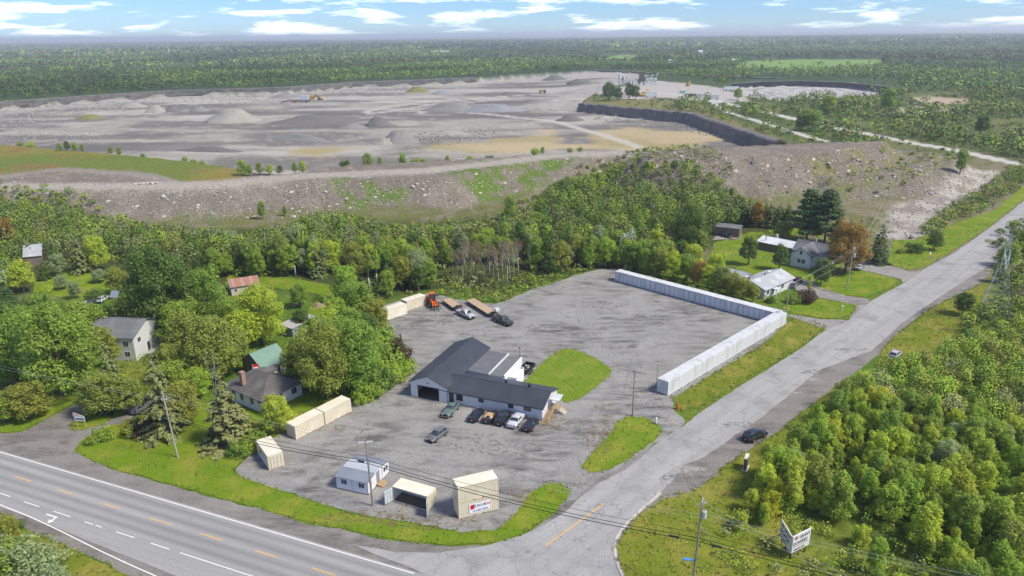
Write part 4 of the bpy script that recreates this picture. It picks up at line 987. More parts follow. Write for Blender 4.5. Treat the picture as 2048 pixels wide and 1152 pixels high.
# ---- scatter
def scatter(poly, spacing, rs, keep=1.0):
    P = np.asarray(poly); lo, hi = P.min(0), P.max(0)
    gx, gy = np.meshgrid(np.arange(lo[0], hi[0], spacing), np.arange(lo[1], hi[1], spacing))
    x = gx.ravel() + rs.uniform(-.42, .42, gx.size) * spacing; y = gy.ravel() + rs.uniform(-.42, .42, gx.size) * spacing
    k = (sdist(x, y, P) < 0) & (rs.random(len(x)) < keep)
    return np.stack([x[k], y[k]], 1)
def in_view(Q, m=60):
    v = np.stack([Q[:, 0], Q[:, 1], np.full(len(Q), 2.0 - CAM_H)], 1)
    d = v @ _fw; px = 1024 + FPX * (v @ _R) / d; py = 576 - FPX * (v @ _U) / d
    return (d > 1) & (px > -m) & (px < 2048 + m) & (py > -m) & (py < 1152 + 2.2 * m)
srs = np.random.default_rng(5)
class Mass:
    """many small plants gathered into one object"""
    def __init__(s): s.P = []; s.N = []; s.S = []; s.C = []
    def plant(s, X, Y, Z, H, R, n, leaf, cols, rs, slim=.75, low=.12):
        """n leaf clumps on an egg shaped crown for each plant; arrays of plants, one colour row each"""
        k = len(X)
        d = rs.normal(size=(k, n, 3)); d[:, :, 2] = d[:, :, 2] * .9 + .25; d /= np.linalg.norm(d, axis=2, keepdims=True)
        rad = .62 + .45 * rs.random((k, n, 1))
        c = np.stack([np.zeros(k), np.zeros(k), H * (.5 + low)], 1)[:, None, :]
        P = c + d * np.stack([R, R, H * (.5 - low)], 1)[:, None, :] * rad
        P += np.stack([X, Y, Z], 1)[:, None, :]
        N = d * .8 + rs.normal(size=d.shape) * .45 + np.array([0, 0, .35]); N /= np.linalg.norm(N, axis=2, keepdims=True)
        s.P.append(P.reshape(-1, 3)); s.N.append(N.reshape(-1, 3)); s.S.append((leaf[:, None] * (.6 + .7 * rs.random((k, n)))).ravel() * .6)
        C = cols[:, None, :] * (.84 + .32 * rs.random((k, n, 1))); s.C.append(C.reshape(-1, 3))
    def build(s, name, label, cat):
        P = np.concatenate(s.P); N = np.concatenate(s.N); S = np.concatenate(s.S); C = np.concatenate(s.C)
        V, F = leaf_quads(P, N, S, srs, .72, .15)
        me = mesh_np(name, V, quads=F)
        ca = me.color_attributes.new('tone', 'FLOAT_COLOR', 'POINT'); CC = np.ones((len(V), 4), np.float32); CC[:, :3] = np.repeat(C, 4, axis=0); ca.data.foreach_set('color', CC.ravel())
        if 'mass_leaves' not in MATS:
            m, nt, b = new_mat('mass_leaves'); at = nt.nodes.new('ShaderNodeVertexColor'); at.layer_name = 'tone'
            nt.links.new(at.outputs[0], b.inputs['Base Color']); b.inputs['Roughness'].default_value = .7; b.inputs['Specular IOR Level'].default_value = .15
            MATS['mass_leaves'] = m
        me.materials.append(MATS['mass_leaves'])
        o = bpy.data.objects.new(name, me); link(o); tag(o, label, cat, kind='stuff'); return o
PAL = np.array([(.15, .225, .03), (.22, .31, .035), (.095, .16, .028), (.21, .25, .038), (.18, .19, .05), (.13, .17, .045), (.20, .23, .09)])
def pick_cols(n, w, rs, pal=PAL):
    w = np.array(w, float); return pal[rs.choice(len(pal), size=n, p=w / w.sum())] * (.85 + .3 * rs.random((n, 1)))

# thicket right of the side road
Q = scatter(thicket, 2.75, srs)
edge_d = sdist(Q[:, 0], Q[:, 1], thicket)
Q = Q[in_view(Q, 120)]
Q = Q[np.argsort(np.hypot(Q[:, 0], Q[:, 1]))]
# a clearing of tall grass around the sign and the pole
clear = px_poly([(1480, 1100), (1550, 1070), (1600, 1040), (1660, 1030), (1690, 1060), (1720, 1130), (1740, 1200), (1600, 1300), (1450, 1300)])
path = ldist(Q[:, 0], Q[:, 1], px_poly([(1660, 960), (1700, 1010), (1760, 1080), (1830, 1160)]))
Q = Q[(sdist(Q[:, 0], Q[:, 1], clear) > 0) & (path > 2.5)]
tw = G(1985, 640); Q = Q[np.hypot(Q[:, 0] - tw[0], Q[:, 1] - tw[1]) > 5]
NT_ = 215
for i, (x, y) in enumerate(Q[:NT_]):
    r = srs.random()
    c = 'green' if r < .24 else 'bright' if r < .55 else 'yellowgreen' if r < .84 else 'olive' if r < .91 else 'grey' if r < .975 else 'yellow'
    k = 'young' if srs.random() < .72 else 'poplar'
    nm = {'green': 'mid green', 'bright': 'fresh green', 'yellowgreen': 'yellowish green', 'olive': 'olive', 'grey': 'grey green', 'yellow': 'bright yellow'}[c]
    tree('young_tree', k, x, y, (3.4 + 4.4 * srs.random() ** 1.3) * (1 if i > 40 else .8), c, nm + ' young tree in the thicket right of the side road', 'thicket beside the side road', wide=1.15)
for x, y, h in [(1538, 1035, 4.6), (1555, 1020, 5.0), (1528, 1045, 3.2)]:
    tpx('young_tree', 'young', x, y, h, 'yellow', 'vivid yellow young tree at the road end of the thicket', 1.1, 'yellow trees at the thicket edge')
tk = Mass(); R2 = Q[NT_:]; n = len(R2)
hh = 4.2 + 3.4 * srs.random(n); tk.plant(R2[:, 0], R2[:, 1], np.zeros(n), hh, 1.3 + .7 * srs.random(n), 560, np.full(n, .28), pick_cols(n, [3, 5, .4, 5, 1, .6, 1], srs) * 1.3, srs)
# brush and tall grass among them
U_ = np.concatenate([scatter(thicket, 1.9, srs, .75), scatter(px_poly([(1430, 1060), (1480, 1010), (1560, 1040), (1700, 1060), (1760, 1200), (1600, 1300), (1420, 1200)]), 2.0, srs, .3)]); U_ = U_[in_view(U_, 100)]; U_ = U_[np.hypot(U_[:, 0] - tw[0], U_[:, 1] - tw[1]) > 0]; n = len(U_)
tk.plant(U_[:, 0], U_[:, 1], np.zeros(n), .5 + 1.7 * srs.random(n), .7 + .5 * srs.random(n), 60, np.full(n, .25), pick_cols(n, [2, 4, .3, 5, 1.5, .6, 1], srs) * 1.2, srs)
tk.build('thicket_undergrowth', 'dense green brush and far saplings in the thicket right of the side road', 'undergrowth')

# woods between the yard and the berm
Wd = np.concatenate([scatter(woods_mid, 4.5, srs), scatter(woods_left, 5.0, srs)])
Wd = Wd[in_view(Wd, 60)]
for o in list(COL.objects):
    pass
yards = [px_poly([(1320, 540), (1325, 480), (1425, 478), (1430, 540)]), px_poly([(1415, 545), (1425, 476), (1530, 450), (1660, 470), (1700, 540)]), px_poly([(430, 640), (450, 560), (700, 560), (760, 610), (640, 640)]), px_poly([(50, 600), (60, 545), (150, 525), (250, 530), (250, 600)])]
for yp in yards: Wd = Wd[sdist(Wd[:, 0], Wd[:, 1], yp) > 1.5]
Wd = Wd[np.argsort(np.hypot(Wd[:, 0], Wd[:, 1]))]
dz = px_poly([(910, 580), (1040, 580), (1050, 540), (900, 545)])
Wz = height(Wd[:, 0], Wd[:, 1])
TB = np.array([(-200, 380), (0, 388), (120, 398), (200, 430), (280, 440), (330, 465), (420, 450), (480, 465), (560, 452), (640, 418), (700, 428), (800, 452), (900, 446), (1000, 436), (1050, 415), (1130, 352), (1200, 345), (1290, 320), (1370, 314), (1410, 332), (1440, 352), (1480, 390), (1560, 418), (1700, 430)])
def max_height(x, y, z0):
    """how tall a tree may grow here before it would hide the berm that the photograph shows above the woods"""
    d = np.hypot(x, y); pxx = 1024 + FPX * x / (y * math.cos(PITCH) + (CAM_H - 5) * math.sin(PITCH)); py = np.interp(pxx, TB[:, 0], TB[:, 1])
    # solve the projection for z
    k = (576 - py); a = k * (x * _fw[0] + y * _fw[1]) - FPX * (x * _U[0] + y * _U[1]); b = FPX * _U[2] - k * _fw[2]
    return a / b + CAM_H - z0
WMX = max_height(Wd[:, 0], Wd[:, 1], Wz)
okk = WMX > 1.0; Wd, Wz, WMX = Wd[okk], Wz[okk], WMX[okk]
NW = 150
for i, (x, y) in enumerate(Wd[:NW]):
    r = srs.random()
    if sdist(np.array([x]), np.array([y]), dz)[0] < 4: continue
    if r < .62: k, h = 'oval', 6.5 + 4 * srs.random()
    elif r < .8: k, h = 'poplar', 7.5 + 4 * srs.random()
    elif r < .92: k, h = 'sparse', 8 + 4 * srs.random()
    else: k, h = 'cedar', 7 + 3 * srs.random()
    r = srs.random()
    c = 'green' if r < .36 else 'dark' if r < .55 else 'olive' if r < .72 else 'grey' if r < .84 else 'bright' if r < .93 else 'yellowgreen'
    if k == 'cedar': c = 'spruce'
    nm = {'green': 'mid green', 'bright': 'fresh green', 'yellowgreen': 'yellowish green', 'olive': 'olive', 'grey': 'grey green', 'dark': 'dark green', 'spruce': 'conical dark'}[c]
    place = 'woods between the gravel yard and the berm' if x > -75 else 'woods below the berm at the left'
    h = min(h, WMX[i] * (.8 + .25 * srs.random())); tree('woodland_tree', k if h > 4 else 'shrub', x, y, h, c, nm + ' tree in the ' + place, place, z=Wz[i])
for i in range(16):
    p = G(905 + i * 9 + random.uniform(-4, 4), 556 + random.uniform(-6, 16))
    tree('dying_tree', 'dying', p[0], p[1], random.uniform(8.5, 12), 'brown', 'bare brownish dying tree with pale trunk at the back of the yard', 'dying trees behind the yard', wide=.8)
for x, y, h in [(395, 500, 14), (425, 512, 15), (470, 520, 11), (600, 520, 12), (640, 505, 11), (700, 500, 10), (760, 520, 10), (500, 540, 10)]:
    tpx('bare_tree', 'dying', x, y, h, 'grey', 'thin pale trunked half bare tree among the woods below the berm', .75, 'bare trees in the woods')
wm = Mass(); W2 = Wd[NW:]; n = len(W2); Z2 = Wz[NW:]
hh = np.minimum(6 + 4.5 * srs.random(n), WMX[NW:] * (.8 + .28 * srs.random(n)))
wm.plant(W2[:, 0], W2[:, 1], Z2, hh, (.55 + .2 * hh) * (.8 + .4 * srs.random(n)), 215, np.full(n, .5), pick_cols(n, [3, 2, 3, .6, 1.2, 2, 1.8], srs), srs)
U_ = np.concatenate([scatter(woods_mid, 3.2, srs, .7), scatter(woods_left, 3.4, srs, .7)]); U_ = U_[in_view(U_, 30)]; U_ = U_[max_height(U_[:, 0], U_[:, 1], 0) > 2.5]
for yp in yards: U_ = U_[sdist(U_[:, 0], U_[:, 1], yp) > .5]
n = len(U_)
wm.plant(U_[:, 0], U_[:, 1], height(U_[:, 0], U_[:, 1]), .8 + 2.2 * srs.random(n), 1.1 + .8 * srs.random(n), 26, np.full(n, .55), pick_cols(n, [3, 3, 1, 3, 2, 2, 1], srs), srs)
# weedy margin behind the yard and rough ground at the property on the left
for pl, sp, hm in ((px_poly([(860, 590), (1000, 606), (1060, 580), (1190, 540), (1180, 530), (1050, 555), (990, 585), (900, 578)]), 1.5, 1.4), (px_poly([(1230, 545), (1560, 622), (1530, 560), (1420, 530), (1330, 520), (1240, 525)]), 2.6, 1.6), (px_poly([(1560, 470), (1780, 430), (1790, 480), (1770, 520), (1690, 490)]), 3.5, 1.2), (px_poly([(200, 640), (420, 640), (520, 600), (560, 700), (420, 800), (240, 800), (60, 740), (60, 640)]), 3.0, 1.6), (px_poly([(600, 760), (700, 700), (760, 640), (800, 690), (820, 740), (740, 790), (660, 790)]), 2.0, 1.8)):
    U_ = scatter(pl, sp, srs, .8); n = len(U_)
    wm.plant(U_[:, 0], U_[:, 1], np.zeros(n), .4 + hm * srs.random(n), .7 + .6 * srs.random(n), 30, np.full(n, .36), pick_cols(n, [3, 4, 1, 4, 2, 1, 1], srs), srs)
wm.build('woodland', 'deep mass of the mixed woods between the yard and the quarry berm', 'woods')

# roadside brush along the far side of the side road and the foot of the stockpile
rb = Mass()
sides = [(px_poly([(1830, 478), (1870, 440), (1960, 385), (2060, 320), (2330, 150), (2330, 180), (2060, 360), (1990, 415), (1900, 455), (1850, 480)]), 3.0, 2.0, 3.4, 80, .5), (px_poly([(1990, 470), (2060, 440), (2300, 320), (2300, 620), (2060, 640), (1960, 690), (1900, 690), (2000, 600)]), 3.2, 1.8, 3.6, 110, .5), (px_poly([(1560, 400), (1700, 395), (1790, 400), (1900, 350), (1960, 330), (1900, 300), (1800, 340), (1650, 370)]), 8, .8, 2.2, 40, .6), (px_poly([(1000, 470), (1200, 385), (1330, 355), (1290, 330), (1150, 360), (1000, 420)]), 3.6, .8, 3.0, 60, .55), (px_poly([(480, 515), (640, 470), (800, 503), (1000, 486), (1020, 440), (800, 450), (640, 440), (480, 480)]), 4.0, .6, 3.2, 60, .55), (px_poly([(-100, 440), (0, 435), (200, 470), (330, 510), (470, 510), (440, 470), (300, 450), (150, 420), (-100, 405)]), 4.0, .8, 4.2, 70, .55)]
for pl, sp, h0, h1, k, lf in sides:
    U_ = scatter(pl, sp, srs, .8); U_ = U_[in_view(U_, 40)]; n = len(U_)
    hh = h0 + h1 * srs.random(n) ** 1.5
    rb.plant(U_[:, 0], U_[:, 1], height(U_[:, 0], U_[:, 1]), hh, .8 + .3 * hh, k, np.full(n, lf), pick_cols(n, [3, 4, 1.5, 4, 2, 2, 1], srs), srs)
rb.build('roadside_brush', 'wild brush and saplings along the upper side road and stockpile foot', 'brush')
# shrubs one can count on the berm and the stockpile
bs = [(120, 300, 5.5), (135, 300, 6.5), (150, 300, 6), (165, 301, 5), (222, 305, 5), (238, 305, 5.5), (285, 309, 3), (370, 318, 3), (385, 318, 3), (402, 320, 3), (40, 290, 3), (60, 291, 4), (485, 349, 9), (500, 350, 6), (520, 349, 7), (540, 349, 6), (560, 347, 5), (590, 343, 6), (605, 341, 7), (690, 328, 4), (735, 322, 9), (760, 323, 5), (805, 318, 8), (830, 317, 4), (845, 316, 4), (895, 314, 5), (940, 310, 4), (980, 308, 4), (1070, 305, 4.5), (1085, 305, 5), (1140, 302, 3), (1160, 302, 3), (1390, 300, 9), (1425, 300, 6), (1450, 297, 4), (1475, 297, 5), (1500, 295, 5)]
for x, y, h in bs:
    g = G(x, y, BH); d = np.hypot(*g); g = g * ((d + 4) / d)
    tree('berm_shrub', 'young' if h > 4.5 else 'shrub', g[0], g[1], h * .8, random.choice(['green', 'bright', 'yellowgreen', 'green', 'olive', 'dark']), 'shrub growing along the quarry side of the berm crest', 'shrubs along the berm crest', 'shrub', 1.2)
for x, y, h, c, lb in [(525, 438, 7, 'green', 'lone green tree on the stony berm slope'), (570, 432, 4, 'green', 'small tree beside the lone green tree on the stony slope'), (1915, 368, 11, 'green', 'lone green poplar on the right flank of the stockpile'), (1020, 440, 9, 'green', 'slim tree at the foot of the weedy berm slope'), (1130, 400, 9, 'green', 'slim poplar before the stockpile'), (1160, 395, 8, 'bright', 'second slim poplar before the stockpile')]:
    tpx('poplar_tree', 'poplar', x, y, h, c, lb, 1.3)

# ---- far country: one mass of trees reaching to the skyline
def far_forest():
    fm = Mass(); rs = np.random.default_rng(77)
    def ok(x, y, margin):
        D = np.hypot(x, y); k = sdist(x, y, quarry_rim) > margin
        k &= sdist(x, y, pit2_rim) > 8
        for f in fields: k &= (sdist(x, y, f) > -5) | (rs.random(len(x)) < .02)
        for r_, w in ((white_road, 7), (inner_road, 6)): k &= ldist(x, y, r_) > w
        for s in shrubland_bare: k &= sdist(x, y, s) > 0
        k &= sdist(x, y, px_poly([(1190, 190), (1300, 158), (1420, 170), (1480, 184), (1500, 203), (1440, 208), (1330, 200), (1250, 204)])) > 4
        return k
    # middle ground right: shrubs and small trees
    def band(r0, r1, n, az0, az1):
        r = np.sqrt(rs.uniform(r0 * r0, r1 * r1, n)); a = np.radians(rs.uniform(az0, az1, n)); return r * np.sin(a), r * np.cos(a)
    x, y = band(330, 950, 11000, 4, 44)
    den = fbm(x, y, 60, 91, 3)
    k = ok(x, y, 6) & (sdist(x, y, stock_top) > 45) & (sdist(x, y, stock_tail) > 22) & (sdist(x, y, berm_top) > 30) & (ldist(x, y, px_poly([(1650, 660), (2060, 400), (2400, 190)])) > 16) & (rs.random(len(x)) < sstep(.36, .55, den) + .08) & (sdist(x, y, rocky_drain) > 5)
    x, y = x[k], y[k]; n = len(x); big = den[k] > .56
    hh = np.where(big & (rs.random(n) < .5), 5 + 6 * rs.random(n), 1.2 + 3 * rs.random(n))
    fm.plant(x, y, height(x, y), hh, 1.0 + .3 * hh, 34, .55 + .1 * hh, pick_cols(n, [3, 3, 3, 1.5, 1.5, 2, 1.5], rs), rs)
    # wooded belt round the quarry, then the open forest
    x, y = band(820, 1700, 19000, -43, 43)
    den = fbm(x, y, 110, 92, 3); left = x < 0.12 * y
    k = ok(x, y, 10) & (rs.random(len(x)) < np.where(left, 1.0, sstep(.36, .55, den) * .9 + .12)) 
    x, y = x[k], y[k]; n = len(x); tone = fbm(x, y, 170, 93, 3)
    hh = 7 + 6 * rs.random(n); c = pick_cols(n, [3, 1, 3, .5, 1.2, 2.5, 1], rs) * (.42 + .7 * sstep(.35, .65, tone))[:, None] * np.array([.95, 1.08, .8])
    fm.plant(x, y, height(x, y), hh, 2.6 + 1.8 * rs.random(n), 15, np.full(n, 2.2), c, rs)
    x, y = band(1700, 3200, 10000, -42, 42)
    k = ok(x, y, 10) & (rs.random(len(x)) < sstep(.3, .45, fbm(x, y, 260, 94, 3)) + .1); x, y = x[k], y[k]; n = len(x); tone = fbm(x, y, 300, 95, 3)
    c = pick_cols(n, [3, 1, 3, .5, 1, 2.5, 1], rs) * (.5 + .6 * sstep(.35, .65, tone))[:, None]
    fm.plant(x, y, height(x, y), 9 + 6 * rs.random(n), 7 + 4 * rs.random(n), 12, np.full(n, 4.6), c, rs)
    x, y = band(3200, 9000, 9000, -41, 41); n = len(x); tone = fbm(x, y, 700, 96, 3)
    c = pick_cols(n, [3, 1, 3, .5, 1, 2.5, 1], rs) * (.5 + .6 * sstep(.35, .65, tone))[:, None]
    fm.plant(x, y, height(x, y), 12 + 8 * rs.random(n), 24 + 16 * rs.random(n), 9, np.full(n, 13.0), c, rs)
    return fm.build('forest', 'vast flat forest stretching to the skyline beyond the quarry', 'forest')
far_forest()

# ---- grass blades that roughen the lawns, verges and gravel edges
def grass_tufts():
    gm = Mass(); rs = np.random.default_rng(31)
    areas = [(o, d, hmx, w) for o, d, hmx, w in (('lawn', 1.1, .16, [2, 4, 1, 3, 2, 1, 0]), ('grass_verge', 1.3, .42, [2, 3, 1, 4, 4, 1, 0]), ('mown_plot', .8, .10, [2, 4, 0, 4, 1, 0, 0]))]
    for nm, den, hmx, w in areas:
        for o in [o for o in COL.objects if o.name.split('.')[0] == nm]:
            V = np.array([v.co[:2] for v in o.data.vertices]); z = o.data.vertices[0].co.z; 
            lo, hi = V.min(0), V.max(0); lo = np.maximum(lo, (-110, 60)); hi = np.minimum(hi, (175, 250))
            n = int(min((hi - lo).prod() * den, 9000)); 
            if n < 10: continue
            x = rs.uniform(lo[0], hi[0], n); y = rs.uniform(lo[1], hi[1], n)
            # the outline is the boundary edge loop in vertex order
            k = sdist(x, y, V) < .25; x, y = x[k], y[k]
            # denser fringe along the outline
            j = rs.integers(len(V), size=len(V) * 2); ex = V[j] + rs.normal(size=(len(j), 2)) * .28; near = np.hypot(ex[:, 0], ex[:, 1]) < 230; ex = ex[near]
            x = np.concatenate([x, ex[:, 0]]); y = np.concatenate([y, ex[:, 1]]); q = np.stack([x, y], 1); q = q[in_view(q, 10)]; x, y = q[:, 0], q[:, 1]; n = len(x)
            if n: gm.plant(x, y, np.full(n, z), hmx * (.5 + rs.random(n)), .16 + .2 * rs.random(n), 6, np.full(n, .13 + .1 * hmx), pick_cols(n, w, rs) * 1.02, rs)
    gm.build('grass', 'tufts of grass over the lawns and road verges', 'grass')
grass_tufts()

# ================================================================ CONTAINERS
def frame2(p0, p1, L=None, along=None):
    """local frame of a thing whose visible bottom edge runs p0 -> p1; the body lies to the left"""
    p0 = np.array(p0); p1 = np.array(p1); d = p1 - p0; a = math.atan2(d[1], d[0])
    if L is not None:
        mid = (p0 + p1) / 2; p0 = mid - np.array([math.cos(a), math.sin(a)]) * L / 2
    return (p0[0], p0[1]), a
M_cream = mat('cream_paint', (.62, .55, .41), (.56, .49, .36), rough=.5, scale=.8, c3=(.66, .60, .47), scale3=.5, spec=.4)
M_creamw = mat('cream_paint_pale', (.72, .66, .54), (.66, .60, .47), rough=.5, scale=.7, c3=(.76, .72, .62), scale3=.4)  # paler cream, on most cream container roofs and one whole container
M_cdark = mat('rubber_seal', (.05, .045, .04), (.08, .07, .06), rough=.7, scale=3)
M_cwhite = mat('container_white_paint', (.66, .68, .69), (.57, .59, .60), rough=.45, scale=1.6, c3=(.50, .51, .50), scale3=.9, stretch=(1, 1, .18))
M_cgrey = mat('door_gap_grey', (.26, .29, .32), (.33, .36, .39), rough=.5, scale=1)
M_steel = mat('galvanised_steel', (.45, .46, .47), (.36, .37, .38), rough=.4, scale=4, metal=.6)
M_rust = mat('rust', (.20, .09, .04), (.12, .06, .035), rough=.9, scale=5)
M_plyfloor = mat('container_floor', (.075, .072, .07), (.11, .105, .10), rough=.8, scale=2)
M_inner = mat('container_inside', (.52, .55, .56), (.46, .48, .5), rough=.6, scale=1)
def corrugated(x0, x1, z0, z1, y, depth=.036, pitch=.278, out=-1):
    """vertical corrugation along x; returns MB"""
    mb = MB(); n = max(2, round((x1 - x0) / pitch)); p = (x1 - x0) / n; xs = []
    for i in range(n):
        b = x0 + i * p; xs += [(b, 0), (b + p * .26, 0), (b + p * .5, 1), (b + p * .76, 1)]
    xs.append((x1, 0))
    for (a, da), (b, db) in zip(xs[:-1], xs[1:]):
        ya = y - out * depth * da; yb = y - out * depth * db
        mb.quad((a, ya, z0), (b, yb, z0), (b, yb, z1), (a, ya, z1))
    return mb
def rot_end(mb, x):
    """turn a panel built along x into one across the end at x"""
    mb.v = [(x + py, px_, pz) for px_, py, pz in mb.v]; return mb
def door_leaf(root, x, y0, y1, z0, z1, m, sgn, rods=True, face='x'):
    """a door leaf on an end (face x) or long side (face y): five pressed fields, hinges, rods"""
    mb = MB(); n = 5; t = .045
    def bx(a0, a1, c0, c1, d0, d1):
        if face == 'x': mb.box(x + min(d0 * sgn, d1 * sgn), x + max(d0 * sgn, d1 * sgn), a0, a1, c0, c1)
        else: mb.box(a0, a1, x + min(d0 * sgn, d1 * sgn), x + max(d0 * sgn, d1 * sgn), c0, c1)
    bx(y0, y1, z0, z1, -.02, .01)
    for i in range(n):
        za = z0 + (z1 - z0) * (i + .12) / n; zb = z0 + (z1 - z0) * (i + .86) / n
        bx(y0 + .05, y1 - .05, za, zb, .01, .01 + t)
    o = mb.build('door', m, root)
    if rods:
        for k in (.25, .72):
            yy = y0 + (y1 - y0) * k; r = MB()
            if face == 'x': r.tube((x + sgn * .1, yy, z0), (x + sgn * .1, yy, z1), .022, n=5); r.box(x + min(sgn * .08, sgn * .13), x + max(sgn * .08, sgn * .13), yy - .02, yy + .16, z0 + .9, z0 + .95)
            else: r.tube((yy, x + sgn * .1, z0), (yy, x + sgn * .1, z1), .022, n=5)
            r.build('lock_rod', M_steel, o)
    return o
def container(name, label, p0, p1, L, H, m, group=None, z=0.04, door_end=0, mroof=None, opened=False, side_doors=0, W=2.44, mdoor=None):
    loc, a = frame2(p0, p1, L)
    root = thing(name, label, 'container', (loc[0], loc[1], z), a, group)
    mroof = mroof or m; mdoor = mdoor or m
    b = .16
    # frame: corner posts, rails, castings
    f = MB()
    for x in (0, L - .14):
        for y in (0, W - .14): f.box(x, x + .14, y, y + .14, .05, H - .03)
    for y in (0, W - .08):
        f.box(.14, L - .14, y + .003, y + .077, .06, b); f.box(.14, L - .14, y + .003, y + .077, H - .12, H - .04)
    for x in (0, L - .08):
        f.box(x + .003, x + .077, .14, W - .14, .06, b + .04); f.box(x + .003, x + .077, .14, W - .14, H - .14, H - .04)
    f.build('frame', m, root)
    for x in (-.01, L - .168):
        for y in (-.01, W - .152):
            for zz in (0, H - .118): MB().box(x, x + .178, y, y + .162, zz, zz + .118).build('corner_casting', m, root)
    if side_doors:
        dw = (L - .28) / side_doors
        MB().box(.14, L - .14, .05, .07, b, H - .12).build('door_recess', M_cgrey, root)
        for i in range(side_doors):
            door_leaf(root, .035, .14 + i * dw + .07, .14 + (i + 1) * dw - .10, b + .10, H - .22, mdoor, -1, False, 'y')
    elif not opened:
        corrugated(.14, L - .14, b, H - .12, .02).build('side_panel', m, root)
    corrugated(.14, L - .14, b, H - .12, W - .02, out=1).build('side_panel', m, root)
    r = MB(); n = int(L / .28)
    for i in range(n):
        x0 = .08 + (L - .16) * i / n; x1 = .08 + (L - .16) * (i + .5) / n; x2 = .08 + (L - .16) * (i + 1) / n
        r.quad((x0, .04, H - .035), (x1, .04, H - .035), (x1, W - .04, H - .035), (x0, W - .04, H - .035))
        r.quad((x1, .04, H - .02), (x2, .04, H - .02), (x2, W - .04, H - .02), (x1, W - .04, H - .02))
    r.build('roof_panel', mroof, root)
    MB().box(.1, L - .1, .08, W - .08, .1, .13).build('floor', M_plyfloor, root)
    for e in (0, 1):
        x = 0 if e == 0 else L; s = -1 if e == 0 else 1
        if e == door_end:
            door_leaf(root, x + s * .005, .15, W / 2 - .008, b + .05, H - .15, mdoor, s); door_leaf(root, x + s * .005, W / 2 + .008, W - .15, b + .05, H - .15, mdoor, s)
        else:
            rot_end(corrugated(.14, W - .14, b + .04, H - .14, 0, out=-s), x - s * .03).build('end_panel', m, root)
    # fork pockets
    for k in (.36, .58):
        MB().box(L * k, L * k + .35, -.012, -.004, .07, .15).build('fork_pocket', M_cdark, root)
    return root
Lc, Hc, Hq = 6.058, 2.59, 2.9
def text(s, size, m, parent, loc, rot=(math.pi / 2, 0, 0), name='lettering', bold=0.0, align='LEFT', sx=1.0):
    c = bpy.data.curves.new(name, 'FONT'); c.body = s; c.size = size; c.offset = bold; c.align_x = align; c.extrude = .004; c.resolution_u = 2
    c.materials.append(m)
    tmp = bpy.data.objects.new(name, c); COL.objects.link(tmp)
    dg = bpy.context.evaluated_depsgraph_get(); me = bpy.data.meshes.new_from_object(tmp.evaluated_get(dg))
    bpy.data.objects.remove(tmp)
    if not me.materials: me.materials.append(m)
    o = bpy.data.objects.new(name, me); link(o, parent); o.location = loc; o.rotation_euler = rot; o.scale = (sx, 1, 1); return o
M_banner = mat('banner_vinyl', (.72, .74, .78), (.68, .70, .74), rough=.5, scale=.6)
M_navy = mat('print_navy', (.03, .04, .10)); M_red = mat('print_red', (.50, .01, .03)); M_black = mat('print_black', (.02, .02, .022))
def banner(root, x0, x1, z0, z1, y=-.03):
    """white company banner: red container emblem, name, telephone number"""
    o = MB().box(x0, x1, y - .006, y, z0, z1).build('banner', M_banner, root)
    w = x1 - x0; h = z1 - z0
    e = MB(); e.prism([(x0 + w * .05, z0 + h * .50), (x0 + w * .05, z0 + h * .78), (x0 + w * .10, z0 + h * .90), (x0 + w * .24, z0 + h * .90), (x0 + w * .24, z0 + h * .50), (x0 + w * .20, z0 + h * .40), (x0 + w * .09, z0 + h * .42)], y - .012, y - .008)
    e.build('emblem', M_red, o)
    e2 = MB(); e2.prism([(x0 + w * .255, z0 + h * .50), (x0 + w * .30, z0 + h * .56), (x0 + w * .30, z0 + h * .86), (x0 + w * .255, z0 + h * .90)], y - .012, y - .008); e2.build('emblem', M_navy, o)
    text('BOUR', h * .34, M_navy, o, (x0 + w * .36, y - .012, z0 + h * .58), bold=.01)
    text('CAP', h * .34, M_red, o, (x0 + w * .70, y - .012, z0 + h * .58), bold=.01)
    text('613-807-9530', h * .26, M_navy, o, (x0 + w * .16, y - .012, z0 + h * .12), bold=.008)
# white forty foot containers along the road
A0, A1 = G(1335.4, 792), G(1570, 650); dA = (A1 - A0) / np.linalg.norm(A1 - A0)
pos = ['nearest the yard entrance', 'second from the yard entrance', 'third from the yard entrance', 'at the far end by the side drive']
for i in range(4):
    q0 = A0 + dA * (12.19 + .1) * i; q1 = q0 + dA * 12.19
    c = container('white_container', 'long white shipping container along the side road, ' + pos[i], q0, q1, 12.19, Hq, M_cwhite, 'white containers along the side road', door_end=0 if i == 0 else 1)
B0, B1 = G(1229, 562), G(1520, 641); dB = (B1 - B0) / np.linalg.norm(B1 - B0)
pos = ['farthest, at the back of the yard', 'second from the back of the yard', 'third from the back of the yard', 'at the corner with the roadside row']
for i in range(4):
    q0 = B0 + dB * 11.8 * i; q1 = q0 + dB * 11.7
    container('side_door_container', 'white multi-door storage container in the yard row, ' + pos[i], q0, q1, 11.7, Hq, M_cwhite, 'side-door containers at the yard edge', side_doors=8, door_end=1)
